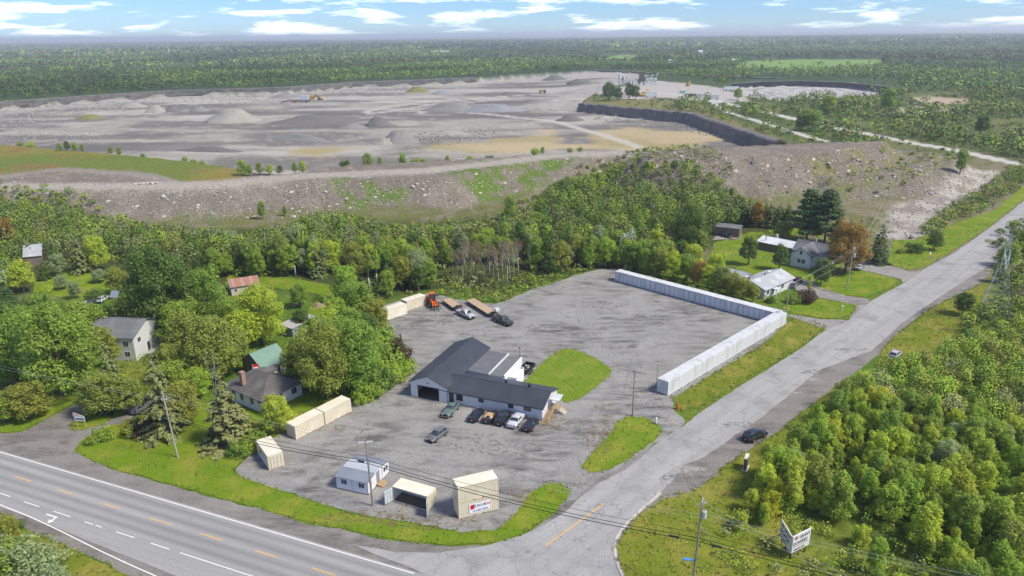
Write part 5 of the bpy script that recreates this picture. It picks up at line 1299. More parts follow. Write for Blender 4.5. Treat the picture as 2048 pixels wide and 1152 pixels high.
# cream twenty foot containers
container('cream_container', 'cream container with door end toward the highway, nearer of the pair below the hedge', G(593, 880), G(649, 851), Lc, Hc, M_cream, 'cream shipping containers', door_end=0, mroof=M_creamw)
container('cream_container', 'cream container behind its twin at the hedge, nearer the garage', G(652, 850), G(703, 823), Lc, Hc, M_cream, 'cream shipping containers', door_end=0, mroof=M_creamw)
c = container('cream_container', 'single cream container standing end-on at the lawn, doors toward camera', G(516, 909), G(538, 941), Lc, Hc, M_cream, 'cream shipping containers', door_end=1, mroof=M_creamw)
banner(c, 1.6, 4.9, .5, 2.0)
s0, s1 = G(917, 1039), G(999, 1018)
c = container('cream_container', 'lower cream container of the stack of two, with company banner', s0, s1, Lc, Hc, M_cream, 'cream shipping containers', door_end=1, mroof=M_creamw)
banner(c, 1.55, 4.75, .42, 2.0)
c = container('cream_container', 'upper cream container of the stack of two by the intersection', s0, s1, Lc, Hc, M_cream, 'cream shipping containers', z=.04 + Hc + .02, door_end=1, mroof=M_creamw)
container('cream_container', 'weathered cream container at the back left of the yard', G(779, 640), G(811, 629), Lc, Hc, M_creamw, 'cream shipping containers', door_end=0)
container('cream_container', 'cream container beside the orange loader at the back of the yard', G(816, 622), G(851.5, 610.5), Lc, Hc, M_cream, 'cream shipping containers', door_end=0, mroof=M_creamw)
# the open one, with its folded side doors
o0, o1 = G(786, 1003), G(856, 1024)
c = container('open_container', 'cream container with its whole long side open, doors swung out', o0, o1, Lc, Hc, M_cream, door_end=1, mroof=M_creamw, opened=True)
MB().box(.15, Lc - .15, 2.30, 2.33, .16, 2.45).build('inner_wall', M_inner, c)
MB().box(.05, .08, .14, 2.3, .16, 2.45).build('inner_wall', M_inner, c); MB().box(Lc - .08, Lc - .05, .14, 2.3, .16, 2.45).build('inner_wall', M_inner, c)
for x, ang in ((.07, -1.92), (Lc - .07, -1.05)):
    lf = thing('door', None, None); lf.parent = c; lf.location = (x, -.02, 0); lf.rotation_euler = (0, 0, ang)
    d = MB(); d.box(0, 1.45, -.03, .03, .18, 2.42)
    for i in range(5): d.box(.06, 1.39, .03, .075, .22 + i * .44, .22 + i * .44 + .33); d.box(.06, 1.39, -.075, -.03, .22 + i * .44, .22 + i * .44 + .33)
    d.build('door_panel', M_inner, lf)
    r = MB(); r.tube((.5, .11, .18), (.5, .11, 2.42), .022, n=5); r.tube((1.0, .11, .18), (1.0, .11, 2.42), .022, n=5); r.build('lock_rod', M_steel, lf)

# ---- folding site cabin
M_panel = mat('cabin_panel_white', (.66, .67, .69), (.60, .61, .63), rough=.5, scale=.7)
M_croof = mat('cabin_roof_grey', (.19, .215, .26), (.23, .255, .30), rough=.5, scale=.6, c3=(.16, .185, .22), scale3=.3)
M_glass = mat('window_glass', (.02, .025, .03), (.05, .06, .07), rough=.08, scale=1.5, spec=.7)
M_frame = mat('window_frame_white', (.62, .63, .64)); M_dframe = mat('window_frame_black', (.025, .025, .028))
M_wood = mat('bare_lumber', (.40, .29, .17), (.32, .22, .12), rough=.8, scale=3, stretch=(.3, 2, 2)); M_redwood = mat('skid_red_brown', (.20, .09, .06), (.14, .07, .05), rough=.9, scale=3)
def win(root, wall, at, a0, a1, z0, z1, mf=None, mullions=1, proud=.03):
    """window on a wall: wall 'y-' (front, at y=at), 'y+', 'x-', 'x+'"""
    mf = mf or M_frame
    fr = MB(); g = MB(); t = .06
    s = -1 if wall[1] == '-' else 1
    def bx(mb, b0, b1, c0, c1, d0, d1):
        q0, q1 = sorted((at + s * d0, at + s * d1))
        if wall[0] == 'y': mb.box(b0, b1, q0, q1, c0, c1)
        else: mb.box(q0, q1, b0, b1, c0, c1)
    bx(fr, a0 - t, a1 + t, z0 - t, z0, -.03, proud); bx(fr, a0 - t, a1 + t, z1, z1 + t, -.03, proud)
    bx(fr, a0 - t, a0, z0, z1, -.03, proud); bx(fr, a1, a1 + t, z0, z1, -.03, proud)
    for i in range(mullions):
        c = a0 + (a1 - a0) * (i + 1) / (mullions + 1); bx(fr, c - .025, c + .025, z0, z1, -.03, proud - .008)
    w = fr.build('window', mf, root)
    bx(g, a0, a1, z0, z1, -.02, .012); g.build('pane', M_glass, w)
    return w
def door(root, wall, at, a0, a1, z0, z1, m, pane=False):
    s = -1 if wall[1] == '-' else 1; d = MB(); q0, q1 = sorted((at - s * .02, at + s * .035))
    if wall[0] == 'y': d.box(a0, a1, q0, q1, z0, z1)
    else: d.box(q0, q1, a0, a1, z0, z1)
    o = d.build('door', m, root); h = MB(); c = a1 - .09; e = at + s * .07
    if wall[0] == 'y': h.box(c - .03, c + .03, min(at + s * .03, e), max(at + s * .03, e), (z0 + z1) / 2 - .03, (z0 + z1) / 2 + .03)
    else: h.box(min(at + s * .03, e), max(at + s * .03, e), c - .03, c + .03, (z0 + z1) / 2 - .03, (z0 + z1) / 2 + .03)
    h.build('handle', M_steel, o)
    if pane:
        g = MB(); q0, q1 = sorted((at + s * .036, at + s * .045)); w = a1 - a0
        if wall[0] == 'y': g.box(a0 + .15 * w, a1 - .15 * w, q0, q1, z0 + .9, z1 - .15)
        else: g.box(q0, q1, a0 + .15 * w, a1 - .15 * w, z0 + .9, z1 - .15)
        g.build('pane', M_glass, o)
    return o
k0, k1 = G(674, 977), G(737, 991)
kl, ka = frame2(k0, k1)
KL = float(np.linalg.norm(k1 - k0))
cab = thing('folding_cabin', 'white folding site cabin with grey roofs beside the utility pole', 'cabin', (kl[0], kl[1], .04), ka)
def cabwing(y0, y1, zl, zh, front):
    # single pitch wing: high side at the core
    za, zb = (zl, zh) if front else (zh, zl)
    w = MB(); w.prism([(y0, .14), (y1, .14), (y1, zb), (y0, za)], 0, KL, 'x'); w.build('wall_panel', M_panel, cab)
    r = MB(); e0, e1 = (y0 - .12, y1) if front else (y0, y1 + .12)
    sl = (zb - za) / (y1 - y0)
    f = lambda y: za + (y - y0) * sl
    r.prism([(e0, f(e0) + .005), (e1, f(e1) + .005), (e1, f(e1) + .085), (e0, f(e0) + .085)], -.12, KL + .12, 'x'); rf = r.build('roof', M_croof, cab)
    for i in range(13):
        x = -.1 + (KL + .2) * i / 12; s = MB(); s.prism([(e0, f(e0) + .085), (e1, f(e1) + .085), (e1, f(e1) + .115), (e0, f(e0) + .115)], x - .015, x + .015, 'x'); s.build('roof_rib', M_croof, rf)
cabwing(0, 2.1, 2.1, 2.45, True); cabwing(4.3, 6.3, 2.1, 2.45, False)
MB().box(.1, KL - .1, 2.1, 4.3, .14, 2.52).build('core', M_panel, cab); MB().box(-.05, KL + .05, 2.05, 4.35, 2.52, 2.6).build('core_roof', mat('cabin_core_roof', (.40, .43, .47), (.35, .38, .42), scale=1, rough=.5), cab)
MB().box(0, KL, .02, 6.28, 0, .135).build('skid', M_redwood, cab)
for a in (.9, 3.9): win(cab, 'y-', 0, a, a + .95, 1.05, 1.85, M_frame, 1)
for x in (0, KL / 2, KL): MB().box(x - .04, x + .04, -.012, 0, .14, 2.1).build('joint_strip', mat('joint_grey', (.3, .31, .33)), cab)
for a in (.6, 4.7, 5.4): win(cab, 'x+', KL, a, a + .5, 1.0, 1.8, M_frame, 0)
door(cab, 'x+', KL - .1, 2.7, 3.6, .15, 2.2, mat('door_grey', (.22, .23, .25)))
for i in range(3): MB().box(KL + .05 + i * .38, KL + .40 + i * .38, 2.4, 3.9, .02, .38 - i * .12).build('step', M_wood, cab)

# ================================================================ BUILDINGS
def siding(name, c, lines=.2, dark=.86):
    m, nt, b = new_mat(name)
    tc = nt.nodes.new('ShaderNodeTexCoord'); sp = nt.nodes.new('ShaderNodeSeparateXYZ'); nt.links.new(tc.outputs['Object'], sp.inputs[0])
    mu = nt.nodes.new('ShaderNodeMath'); mu.operation = 'DIVIDE'; mu.inputs[1].default_value = lines; nt.links.new(sp.outputs['Z'], mu.inputs[0])
    fr = nt.nodes.new('ShaderNodeMath'); fr.operation = 'FRACT'; nt.links.new(mu.outputs[0], fr.inputs[0])
    n = nt.nodes.new('ShaderNodeTexNoise'); n.inputs['Scale'].default_value = .7; n.inputs['Detail'].default_value = 5; nt.links.new(tc.outputs['Object'], n.inputs['Vector'])
    mx = nt.nodes.new('ShaderNodeMixRGB'); mx.inputs['Color1'].default_value = (*[x * dark for x in c], 1); mx.inputs['Color2'].default_value = (*c, 1); nt.links.new(n.outputs['Fac'], mx.inputs['Fac'])
    nt.links.new(mx.outputs[0], b.inputs['Base Color'])
    bp = nt.nodes.new('ShaderNodeBump'); bp.inputs['Distance'].default_value = .03; nt.links.new(fr.outputs[0], bp.inputs['Height']); nt.links.new(bp.outputs[0], b.inputs['Normal'])
    b.inputs['Roughness'].default_value = .6; MATS[name] = m; return m
M_sid = siding('white_siding', (.72, .73, .75)); M_wallw = mat('white_painted_wall', (.70, .71, .73), (.63, .64, .66), rough=.7, scale=.8)
def shingle(name, c1, c2, row=.22):
    m = mat(name, c1, c2, rough=.9, scale=5, detail=6, c3=tuple(x * 1.25 for x in c2), scale3=.35, bump=.03, bscale=6, stretch=(1, 1, 1)); return m
M_roofd = mat('dark_metal_roof', (.038, .042, .053), (.049, .054, .067), rough=.45, scale=.5, spec=.38, c3=(.056, .061, .075), scale3=.3)
M_shing = shingle('asphalt_shingles_dark', (.075, .07, .068), (.12, .112, .108)); M_shingl = shingle('asphalt_shingles_light', (.30, .315, .33), (.36, .375, .39)); M_shingm = shingle('asphalt_shingles_grey', (.10, .105, .115), (.15, .155, .165))
M_wroof = mat('white_metal_roof', (.62, .64, .66), (.55, .57, .59), rough=.5, scale=.6, c3=(.48, .49, .5), scale3=.3)
M_green = mat('green_metal_roof', (.15, .25, .20), (.18, .29, .235), rough=.5, scale=.5)
M_oldwood = mat('weathered_boards', (.13, .115, .10), (.20, .18, .155), rough=.9, scale=4, stretch=(3, 3, .3), c3=(.25, .16, .09), scale3=.6)
M_redbrown = mat('stained_boards', (.22, .13, .08), (.16, .10, .07), rough=.85, scale=4, stretch=(3, 3, .3))
M_brick = mat('chimney_brick', (.34, .22, .16), (.26, .17, .13), rough=.9, scale=6)
M_conc = mat('concrete', (.42, .41, .39), (.35, .34, .33), rough=.9, scale=2)
M_dirt = mat('oil_stained_floor', (.14, .11, .085), (.08, .065, .055), rough=.9, scale=1.5)
def roof_gable(root, x0, x1, y0, y1, ze, zr, axis, m, over=.35, th=.12, ym=None, name='roof', wl=None):
    """two pitched slabs; ridge along axis x or y; the ridge sits at ym (default the middle)"""
    a0, a1, b0, b1 = (x0, x1, y0, y1) if axis == 'x' else (y0, y1, x0, x1)
    bm_ = (b0 + b1) / 2 if ym is None else ym
    zb0 = ze if not isinstance(ze, tuple) else ze[0]; zb1 = ze if not isinstance(ze, tuple) else ze[1]
    s0 = (zr - zb0) / (bm_ - b0); s1 = (zr - zb1) / (b1 - bm_)
    mb = MB()
    prof = [(b0 - over, zb0 - over * s0), (bm_, zr), (b1 + over, zb1 - over * s1), (b1 + over, zb1 - over * s1 + th), (bm_, zr + th), (b0 - over, zb0 - over * s0 + th)]
    mb.prism(prof, a0 - over, a1 + over, 'x' if axis == 'x' else 'y')
    r = mb.build(name, m, root)
    cap = MB()
    if axis == 'x': cap.box(a0 - over, a1 + over, bm_ - .09, bm_ + .09, zr + th - .02, zr + th + .035)
    else: cap.box(bm_ - .09, bm_ + .09, a0 - over, a1 + over, zr + th - .02, zr + th + .035)
    cap.build('ridge_cap', m, r)
    return r
def gable_walls(root, x0, x1, y0, y1, ze, zr, axis, m, ym=None, z0=0, name='wall'):
    mb = MB()
    if axis == 'x':
        c = (y0 + y1) / 2 if ym is None else ym; mb.prism([(y0, z0), (y1, z0), (y1, ze), (c, zr), (y0, ze)], x0, x1, 'x')
    else:
        c = (x0 + x1) / 2 if ym is None else ym; mb.prism([(x0, z0), (x1, z0), (x1, ze), (c, zr), (x0, ze)], y0, y1, 'y')
    return mb.build(name, m, root)

# ---- the white garage with the dark roof
TH = math.radians(-22.5)
gar = thing('garage_building', 'white garage building with dark metal roof and long office wing', 'building', (-19.4, 123.6, .04), TH)
GW, GL, ZE, ZR = 7.6, 19.2, 3.2, 4.85
fw_ = MB()      # front wall with the open bay
bay0, bay1, bayh = 1.4, 6.0, 2.65
fw_.box(0, bay0, 0, .18, 0, 2.9); fw_.box(bay1, GW, 0, .18, 0, 2.9)
fw_.prism([(0, 2.9), (0, ZE), (GW / 2, ZR), (GW, ZE), (GW, 2.9)], 0, .18, 'y'); fw_.box(bay0, bay1, 0, .18, bayh, 2.9)
fw_.build('front_wall', M_sid, gar)
MB().box(0, .18, .18, GL - .18, 0, ZE).build('side_wall', M_sid, gar)
MB().box(GW - .18, GW, .18, GL - .18, 0, ZE).build('side_wall', M_sid, gar)
bw = MB(); bw.prism([(0, 0), (GW, 0), (GW, ZE), (GW / 2, ZR), (0, ZE)], GL - .18, GL, 'y'); bw.build('back_wall', M_sid, gar)
MB().box(.18, GW - .18, .0, GL - .18, .0, .03).build('floor', M_dirt, gar)
tr = MB(); tr.box(bay0 - .12, bay0, -.03, 0, 0, bayh); tr.box(bay1, bay1 + .12, -.03, 0, 0, bayh); tr.box(bay0 - .12, bay1 + .12, -.03, 0, bayh, bayh + .14); tr.build('bay_trim', M_frame, gar)
MB().box(bay0 + .1, bay1 - .1, .3, 3.6, 2.62, 2.68).build('raised_door', mat('door_panel_grey', (.35, .35, .36)), gar)
lp = MB(); lp.box(3.55, 3.85, -.12, 0, 3.3, 3.42); lp.build('wall_lamp', M_dframe, gar)
roof_gable(gar, 0, GW, 0, GL, ZE, ZR, 'y', M_roofd, .38)
# standing seams of the roof sheets
for sgn in (-1, 1):
    for i in range(1, 21):
        y = -.38 + (GL + .76) * i / 21; s = MB(); x1 = GW / 2 + sgn * (GW / 2 + .36); z1 = ZR - (GW / 2 + .36) * (ZR - ZE) / (GW / 2) + .12
        s.bar((GW / 2 + sgn * .1, y, ZR + .10), (x1, y, z1 + .008), .035, .03); s.build('roof_seam', M_roofd, gar)
X0, X1, WD, WE, WR = GW + .02, 26.4, 8.0, 2.45, 3.75
wing = MB(); wing.prism([(.3, 0), (.3 + WD, 0), (.3 + WD, WE), (.3 + WD / 2, WR), (.3, WE)], X0, X1, 'x'); wing.build('wing_wall', M_sid, gar)
roof_gable(gar, 5.2, X1, .3, .3 + WD, WE, WR, 'x', M_roofd, .34, name='wing_roof')
for sgn in (-1, 1):
    for i in range(1, 34):
        x = 8.4 + (X1 - 8.2) * i / 34; s = MB(); y1 = .3 + WD / 2 + sgn * (WD / 2 + .32); z1 = WR - (WD / 2 + .32) * (WR - WE) / (WD / 2) + .12
        s.bar((x, .3 + WD / 2 + sgn * .1, WR + .10), (x, y1, z1 + .008), .03, .025); s.build('roof_seam', M_roofd, gar)
gt = MB(); gt.box(GW + .3, X1 + .3, -.12, -.04, WE - .16, WE - .04); gt.build('gutter', M_roofd, gar)
MB().box(12.0, 12.1, .2, .29, .05, WE - .15).build('downspout', M_frame, gar)
door(gar, 'y-', .3, 7.95, 8.9, .02, 2.1, M_dframe, True)
for a, b_, c, d in ((9.5, 10.7, .85, 2.0), (14.0, 14.95, 1.35, 2.05), (19.9, 20.8, 1.35, 2.05), (22.9, 24.2, 1.35, 2.05)): win(gar, 'y-', .3, a, b_, c, d, M_dframe, 1)
for x, y in ((17.6, 4.9), (22.2, 5.0)):
    v = MB(); v.box(x - .18, x + .18, y - .18, y + .18, 3.5, 4.05); v.box(x - .28, x + .28, y - .28, y + .28, 4.05, 4.12); v.build('roof_vent', M_dframe, gar)
# rear additions with nearly flat roofs
MB().box(GW + .01, 12.4, .3 + WD + .01, 18.2, 0, 2.85).build('addition_wall', M_wallw, gar)
r = MB(); r.hexa([(GW - .1, 8.2, 3.0), (12.35, 8.2, 2.86), (12.35, 18.4, 2.86), (GW - .1, 18.4, 3.0), (GW - .1, 8.2, 3.1), (12.35, 8.2, 2.96), (12.35, 18.4, 2.96), (GW - .1, 18.4, 3.1)]); r.build('addition_roof', mat('rolled_roofing', (.105, .11, .12), (.135, .14, .15), rough=.7, scale=.6), gar)
MB().box(12.38, 12.62, 8.2, 18.4, 2.86, 3.12).build('parapet', M_wroof, gar)
MB().box(12.5, 15.6, .3 + WD + .01, 17.4, 0, 2.75).build('addition_wall', M_wallw, gar)
MB().box(12.64, 15.55, 8.32, 17.5, 2.76, 2.86).build('addition_roof', mat('tar_roof', (.12, .125, .13), (.16, .165, .17), rough=.8, scale=.8), gar)
MB().box(15.56, 15.78, 8.4, 17.5, 0, 3.2).build('parapet', M_wallw, gar)
MB().box(15.79, 17.6, 9.8, 13.9, 0, 2.35).build('lean_to', M_wallw, gar)
door(gar, 'y-', 9.8, 15.95, 17.3, .02, 2.1, mat('roll_door_white', (.6, .6, .6)))
at = MB(); at.tube((15.4, 17.2, 2.8), (15.4, 17.2, 5.3), .035); at.box(15.25, 15.55, 17.05, 17.35, 5.2, 5.35); at.build('antenna_mast', M_dframe, gar)
# porch, ramp and steps at the office end
for i in range(7): MB().box(X1 + .05, X1 + 1.9, 3.4 + i * .3, 3.68 + i * .3, .86, .92).build('deck_board', M_wood, gar)
nb = 16
for i in range(nb):
    y = 3.35 - i * .27; z = .86 - .80 * (i / nb); MB().box(X1 + .15, X1 + 1.3, y - .25, y, z - .05, z).build('ramp_board', M_wood, gar)
rl = MB()
for y, z in ((3.3, .86), (1.3, .5), (-.6, .12)): rl.box(X1 + 1.3, X1 + 1.38, y - .04, y + .04, 0, z + .9)
rl.bar((X1 + 1.34, 3.3, 1.72), (X1 + 1.34, -.6, .98), .08, .1); rl.bar((X1 + 1.34, 3.3, 1.3), (X1 + 1.34, -.6, .55), .05, .08); rl.build('ramp_rail', M_wood, gar)
for i in range(4): MB().box(X1 + 1.95 + i * .3, X1 + 2.22 + i * .3, 3.5, 4.9, .02, .74 - i * .19).build('step', mat('pale_lumber', (.5, .44, .33), (.42, .36, .27), scale=3), gar)
for x, y in ((X1 + .3, 3.5), (X1 + 1.8, 3.5), (X1 + 1.8, 5.4)): MB().box(x - .05, x + .05, y - .05, y + .05, 0, 2.75).build('porch_post', M_frame, gar)
MB().box(X1 + .36, X1 + 2.1, 3.2, 5.7, 2.76, 2.86).build('porch_roof', M_wroof, gar)
door(gar, 'x+', X1, 3.9, 4.8, .92, 2.7, M_frame)

# ---- houses
def house(name, label, p0, p1, cat='house', L=None):
    loc, a = frame2(p0, p1, L); LL = L or float(np.linalg.norm(np.array(p1) - np.array(p0)))
    return thing(name, label, cat, (loc[0], loc[1], 0.0), a), LL
def chimney(root, x, y, z0, z1, m, w=.35, parent=None):
    c = MB(); c.box(x - w, x + w, y - w, y + w, z0, z1); c.box(x - w - .05, x + w + .05, y - w - .05, y + w + .05, z1, z1 + .1); return c.build('chimney', m, parent or root)
# bungalow with dormer, left
h, L = house('bungalow', 'white bungalow with charcoal shingled hip roof, dormer and chimney', G(527, 828), G(584, 800))
L = max(L, 9.0); Dp = 11.0; E, Rz = 2.9, 5.3
MB().box(0, L, 0, Dp, 0, E).build('wall', M_wallw, h)
r = MB(); o_ = .45; ra, rb_ = 3.4, Dp - 3.2
vs_ = [(-o_, -o_, E - .1), (L + o_, -o_, E - .1), (L + o_, Dp + o_, E - .1), (-o_, Dp + o_, E - .1), (L / 2, ra, Rz), (L / 2, rb_, Rz), (-o_, -o_, E - .22), (L + o_, -o_, E - .22), (L + o_, Dp + o_, E - .22), (-o_, Dp + o_, E - .22)]
r.add(vs_, [(0, 1, 4), (1, 2, 5, 4), (2, 3, 5), (3, 0, 4, 5), (6, 7, 1, 0), (7, 8, 2, 1), (8, 9, 3, 2), (9, 6, 0, 3), (9, 8, 7, 6)]); rf = r.build('roof', M_shing, h)
dm = MB(); dm.prism([(5.6, 3.6), (7.2, 3.6), (7.2, 4.35), (6.4, 4.95), (5.6, 4.35)], L / 2 - .2, L - .9, 'x'); dm.v = [(x, y, z) for x, y, z in dm.v]; d_ = dm.build('dormer', M_wallw, h)
roof_gable(h, L / 2 - .2, L - .8, 5.6, 7.2, 4.38, 4.98, 'x', M_shing, .18, .08, name='dormer_roof'); win(h, 'x+', L - .9, 6.1, 6.7, 3.75, 4.3)
chimney(h, 1.2, 6.8, 3.6, 6.1, M_brick, .4)
pc = MB(); pc.box(-.3, 2.2, -1.6, 0, 0, 2.5); pc.build('porch', M_wallw, h); roof_gable(h, -.3, 2.2, -1.6, .4, 2.5, 3.3, 'y', M_shing, .2, .1, name='porch_roof')
door(h, 'y-', -1.6, .2, 1.1, .2, 2.2, M_dframe); win(h, 'y-', -1.6, 1.45, 1.9, 1.1, 1.9)
for a in (3.4, 6.6): win(h, 'y-', 0, a, a + 1.1, 1.1, 2.3, M_frame, 1)
for a in (2.5, 5.5, 8.0): win(h, 'x-', 0, a, a + 1.0, 1.1, 2.3, M_frame, 1)
win(h, 'x+', L, 2.0, 3.0, 1.1, 2.3)
for x, y in ((L * .3, 2.0), (L * .28, 4.4)): v = MB(); v.tube((x, y, 3.2), (x, y, 4.5), .07); v.build('vent_pipe', M_steel, h)
# green roof barn
h, L = house('barn', 'old barn with green metal roof behind the dormer bungalow', G(525.5, 737, 2.9), G(574, 717, 2.9), 'barn')
gable_walls(h, 0, L, 0, 7.0, 2.9, 5.2, 'x', M_oldwood)
MB().box(.05, L - .05, -.05, 0, 0, 2.75).build('side_wall', M_wallw, h)
rf = roof_gable(h, 0, L, 0, 7.0, 2.9, 5.2, 'x', M_green, .35)
for i in range(int(L / .55)):
    s = MB(); x = .1 + i * .55
    s.bar((x, 3.4, 5.31), (x, -.32, 2.815), .03, .03); s.build('roof_rib', M_green, rf)
win(h, 'y-', -.05, 2.6, 3.9, 1.0, 2.2, M_frame, 2); door(h, 'x-', 0, 2.6, 4.6, 0, 2.4, M_redbrown)
# two storey house
h, L = house('two_storey_house', 'white two storey house with dark shingled roof among the left trees', G(274, 722), G(328, 680))
gable_walls(h, 0, L, 0, 11, 5.4, 7.4, 'y', M_sid); roof_gable(h, 0, L, 0, 11, 5.4, 7.4, 'y', M_shingm, .4)
for a, z in ((1.6, 3.6), (L - 3.0, 3.5)): win(h, 'y-', 0, a, a + 1.1, z, z + 1.0, M_frame, 1)
win(h, 'y-', 0, L - 2.6, L - 1.5, 1.0, 2.0, M_frame, 1); door(h, 'y-', 0, L * .42, L * .42 + 1.0, .2, 2.3, M_dframe, True)
for a in (1.2, 4.5, 8.0): win(h, 'x-', 0, a, a + 1.1, 3.3, 4.4, M_frame, 1); win(h, 'x-', 0, a, a + 1.1, 1.0, 2.1, M_frame, 1)
MB().box(L * .3, L * .75, -1.3, 0, 0, .25).build('step', M_conc, h)
# shed with rusty roof
h, L = house('rusty_shed', 'beige shed with rusty streaked metal roof at the wood edge', G(464, 592), G(520, 583), 'shed')
gable_walls(h, 0, L, 0, 6, 2.5, 3.7, 'x', mat('beige_wall', (.50, .45, .38), (.44, .39, .33), scale=1)); 
for i in range(10):
    x0 = -.3 + (L + .6) * i / 10; x1 = -.3 + (L + .6) * (i + 1) / 10 - .02
    m = [mat('roof_rust_a', (.24, .12, .09), (.32, .2, .16), scale=2), mat('roof_rust_b', (.36, .27, .24), (.28, .17, .14), scale=2), mat('roof_rust_c', (.42, .16, .09), (.3, .12, .08), scale=2)][(i * 7) % 3]
    p = MB(); p.prism([(-.35, 2.36), (3, 3.7), (6.35, 2.36), (6.35, 2.46), (3, 3.8), (-.35, 2.46)], x0, x1, 'x'); p.build('roof_panel', m, h)
win(h, 'y-', 0, .8, 1.5, 1.0, 1.8)
# small grey shed
h, L = house('flat_shed', 'small blue grey shed with pale flat roof among the trees', G(584, 657, 2.3), G(630, 634, 2.3), 'shed')
MB().box(0, L, 0, 3.4, 0, 2.25).build('wall', mat('blue_grey_wall', (.22, .27, .28), (.17, .22, .23), scale=1), h)
r = MB(); r.hexa([(-.3, -.3, 2.26), (L + .3, -.3, 2.26), (L + .3, 3.7, 2.65), (-.3, 3.7, 2.65), (-.3, -.3, 2.36), (L + .3, -.3, 2.36), (L + .3, 3.7, 2.75), (-.3, 3.7, 2.75)]); rf = r.build('roof', mat('pale_roofing', (.36, .35, .34), (.30, .29, .285), scale=1), h)
for a in (L * .3, L * .45, L * .6): v = MB(); v.tube((a, .8, 2.4), (a, .8, 2.9), .05); v.build('vent_pipe', M_cdark, rf)
for a in (.8, 3.0): win(h, 'y-', 0, a, a + .8, 1.0, 1.8)
# far left sheds
h, L = house('grey_shed', 'grey shed roof rising among the trees at far left', G(60, 535), G(80, 533), 'shed', 4.5)
gable_walls(h, 0, L, 0, 6, 3.6, 6.2, 'x', M_oldwood); roof_gable(h, 0, L, 0, 6, 3.6, 6.2, 'x', M_shingl, .3); chimney(h, .6, 3, 5.6, 7.2, M_brick, .3)
h, L = house('white_shed', 'long white shed cut by the left picture edge', G(-40, 572), G(18, 562), 'shed')
gable_walls(h, 0, L, 0, 5, 2.4, 3.3, 'x', M_wallw); roof_gable(h, 0, L, 0, 5, 2.4, 3.3, 'x', M_wroof, .3); win(h, 'y-', 0, L * .6, L * .6 + 1, 1, 1.8)
# grey roofed bungalow, right
h, L = house('grey_bungalow', 'white bungalow with pale grey roof behind the roadside containers', G(1528, 599), G(1584, 574))
Dp = 8.0
gable_walls(h, 0, L, 0, Dp, 2.7, 4.1, 'x', M_sid); rf = roof_gable(h, 0, L, 0, Dp, 2.7, 4.1, 'x', M_shingl, .5)
gable_walls(h, .6, 7.2, Dp - .2, Dp + 8.0, 2.9, 4.5, 'y', M_sid, name='rear_wall'); roof_gable(h, .6, 7.2, Dp - .2, Dp + 8.0, 2.9, 4.5, 'y', M_shingl, .4, name='rear_roof')
for a in (1.0, 5.6, 8.2): win(h, 'y-', 0, a, a + 1.3, 1.0, 2.1, M_frame, 1)
for x, y, z in ((1.5, 5.6, 3.4), (3.0, 6.5, 3.4), (4.5, Dp + 2, 4.2), (5.5, Dp + 4.5, 4.0), (7.5, 4.6, 3.8)): v = MB(); v.box(x - .22, x + .22, y - .22, y + .22, z - .3, z + .45); v.build('roof_vent', M_dframe, rf)
sk = MB(); sk.box(L * .72, L * .72 + 1.0, 4.7, 5.6, 3.75, 4.05); sk.build('skylight', M_frame, rf)
chimney(h, 1.6, Dp + 6.8, 3.6, 5.2, M_conc, .2)
pc = MB(); pc.box(3.2, 5.2, -1.6, 0, 2.15, 2.3); pc.build('porch_roof', M_wroof, h)
for x in (3.3, 5.1): MB().box(x - .06, x + .06, -1.5, -1.38, 0, 2.15).build('porch_post', M_frame, h)
door(h, 'y-', 0, 3.8, 4.7, .2, 2.1, M_frame, True); win(h, 'x-', 0, 3.0, 4.0, 1.0, 2.0)
MB().box(-.35, 2.6, -1.0, -.2, 0, .12).build('flower_bed', M_redwood, h)
# white gabled house, right
h, L = house('gabled_house', 'white gabled house with grey roof beside the big orange maple', G(1579.5, 531), G(1618, 539))
gable_walls(h, 0, L, 0, 9, 3.9, 6.1, 'y', M_sid); rf = roof_gable(h, 0, L, 0, 9, 3.9, 6.1, 'y', M_shingm, .45)
gable_walls(h, -1.5, L + 3, 5.2, 11.5, 3.6, 6.0, 'x', M_sid, name='rear_wall'); roof_gable(h, -1.5, L + 3, 5.2, 11.5, 3.6, 6.0, 'x', M_shingm, .4, name='rear_roof')
win(h, 'y-', 0, 2.0, 3.0, 1.4, 2.6, M_frame, 1); win(h, 'y-', 0, L - 2.4, L - 1.4, 1.4, 2.6, M_frame, 1); win(h, 'y-', 0, L / 2 - .3, L / 2 + .3, 3.9, 5.0, M_frame, 0)
chimney(h, L * .6, 8.4, 5.4, 7.0, M_conc, .22, rf)
# workshop with white roof
h, L = house('workshop', 'low wooden workshop with white metal roof between the lawn trees', G(1517, 482, 2.5), G(1586, 496, 2.5), 'workshop')
gable_walls(h, 0, L, 0, 7, 2.5, 3.5, 'x', M_redbrown); rf = roof_gable(h, 0, L, 0, 7, 2.5, 3.5, 'x', M_wroof, .5)
nbd = int(L / .5)
for i in range(nbd): MB().box(i * L / nbd + .03, (i + 1) * L / nbd - .03, -.05, -.005, .05, 2.3).build('plank', M_redbrown if i % 3 else M_oldwood, h)
v = MB(); v.tube((L * .17, 1.0, 2.7), (L * .17, 1.0, 5.0), .12); v.build('stove_pipe', M_rust, h); chimney(h, L * .32, 4.6, 3.2, 4.4, M_conc, .3, rf)
for i in range(2): MB().box(L - 3.4 + i * 1.4, L - 2.4 + i * 1.4, -.06, -.052, .6, 1.8).build('shutter', M_dframe, h)
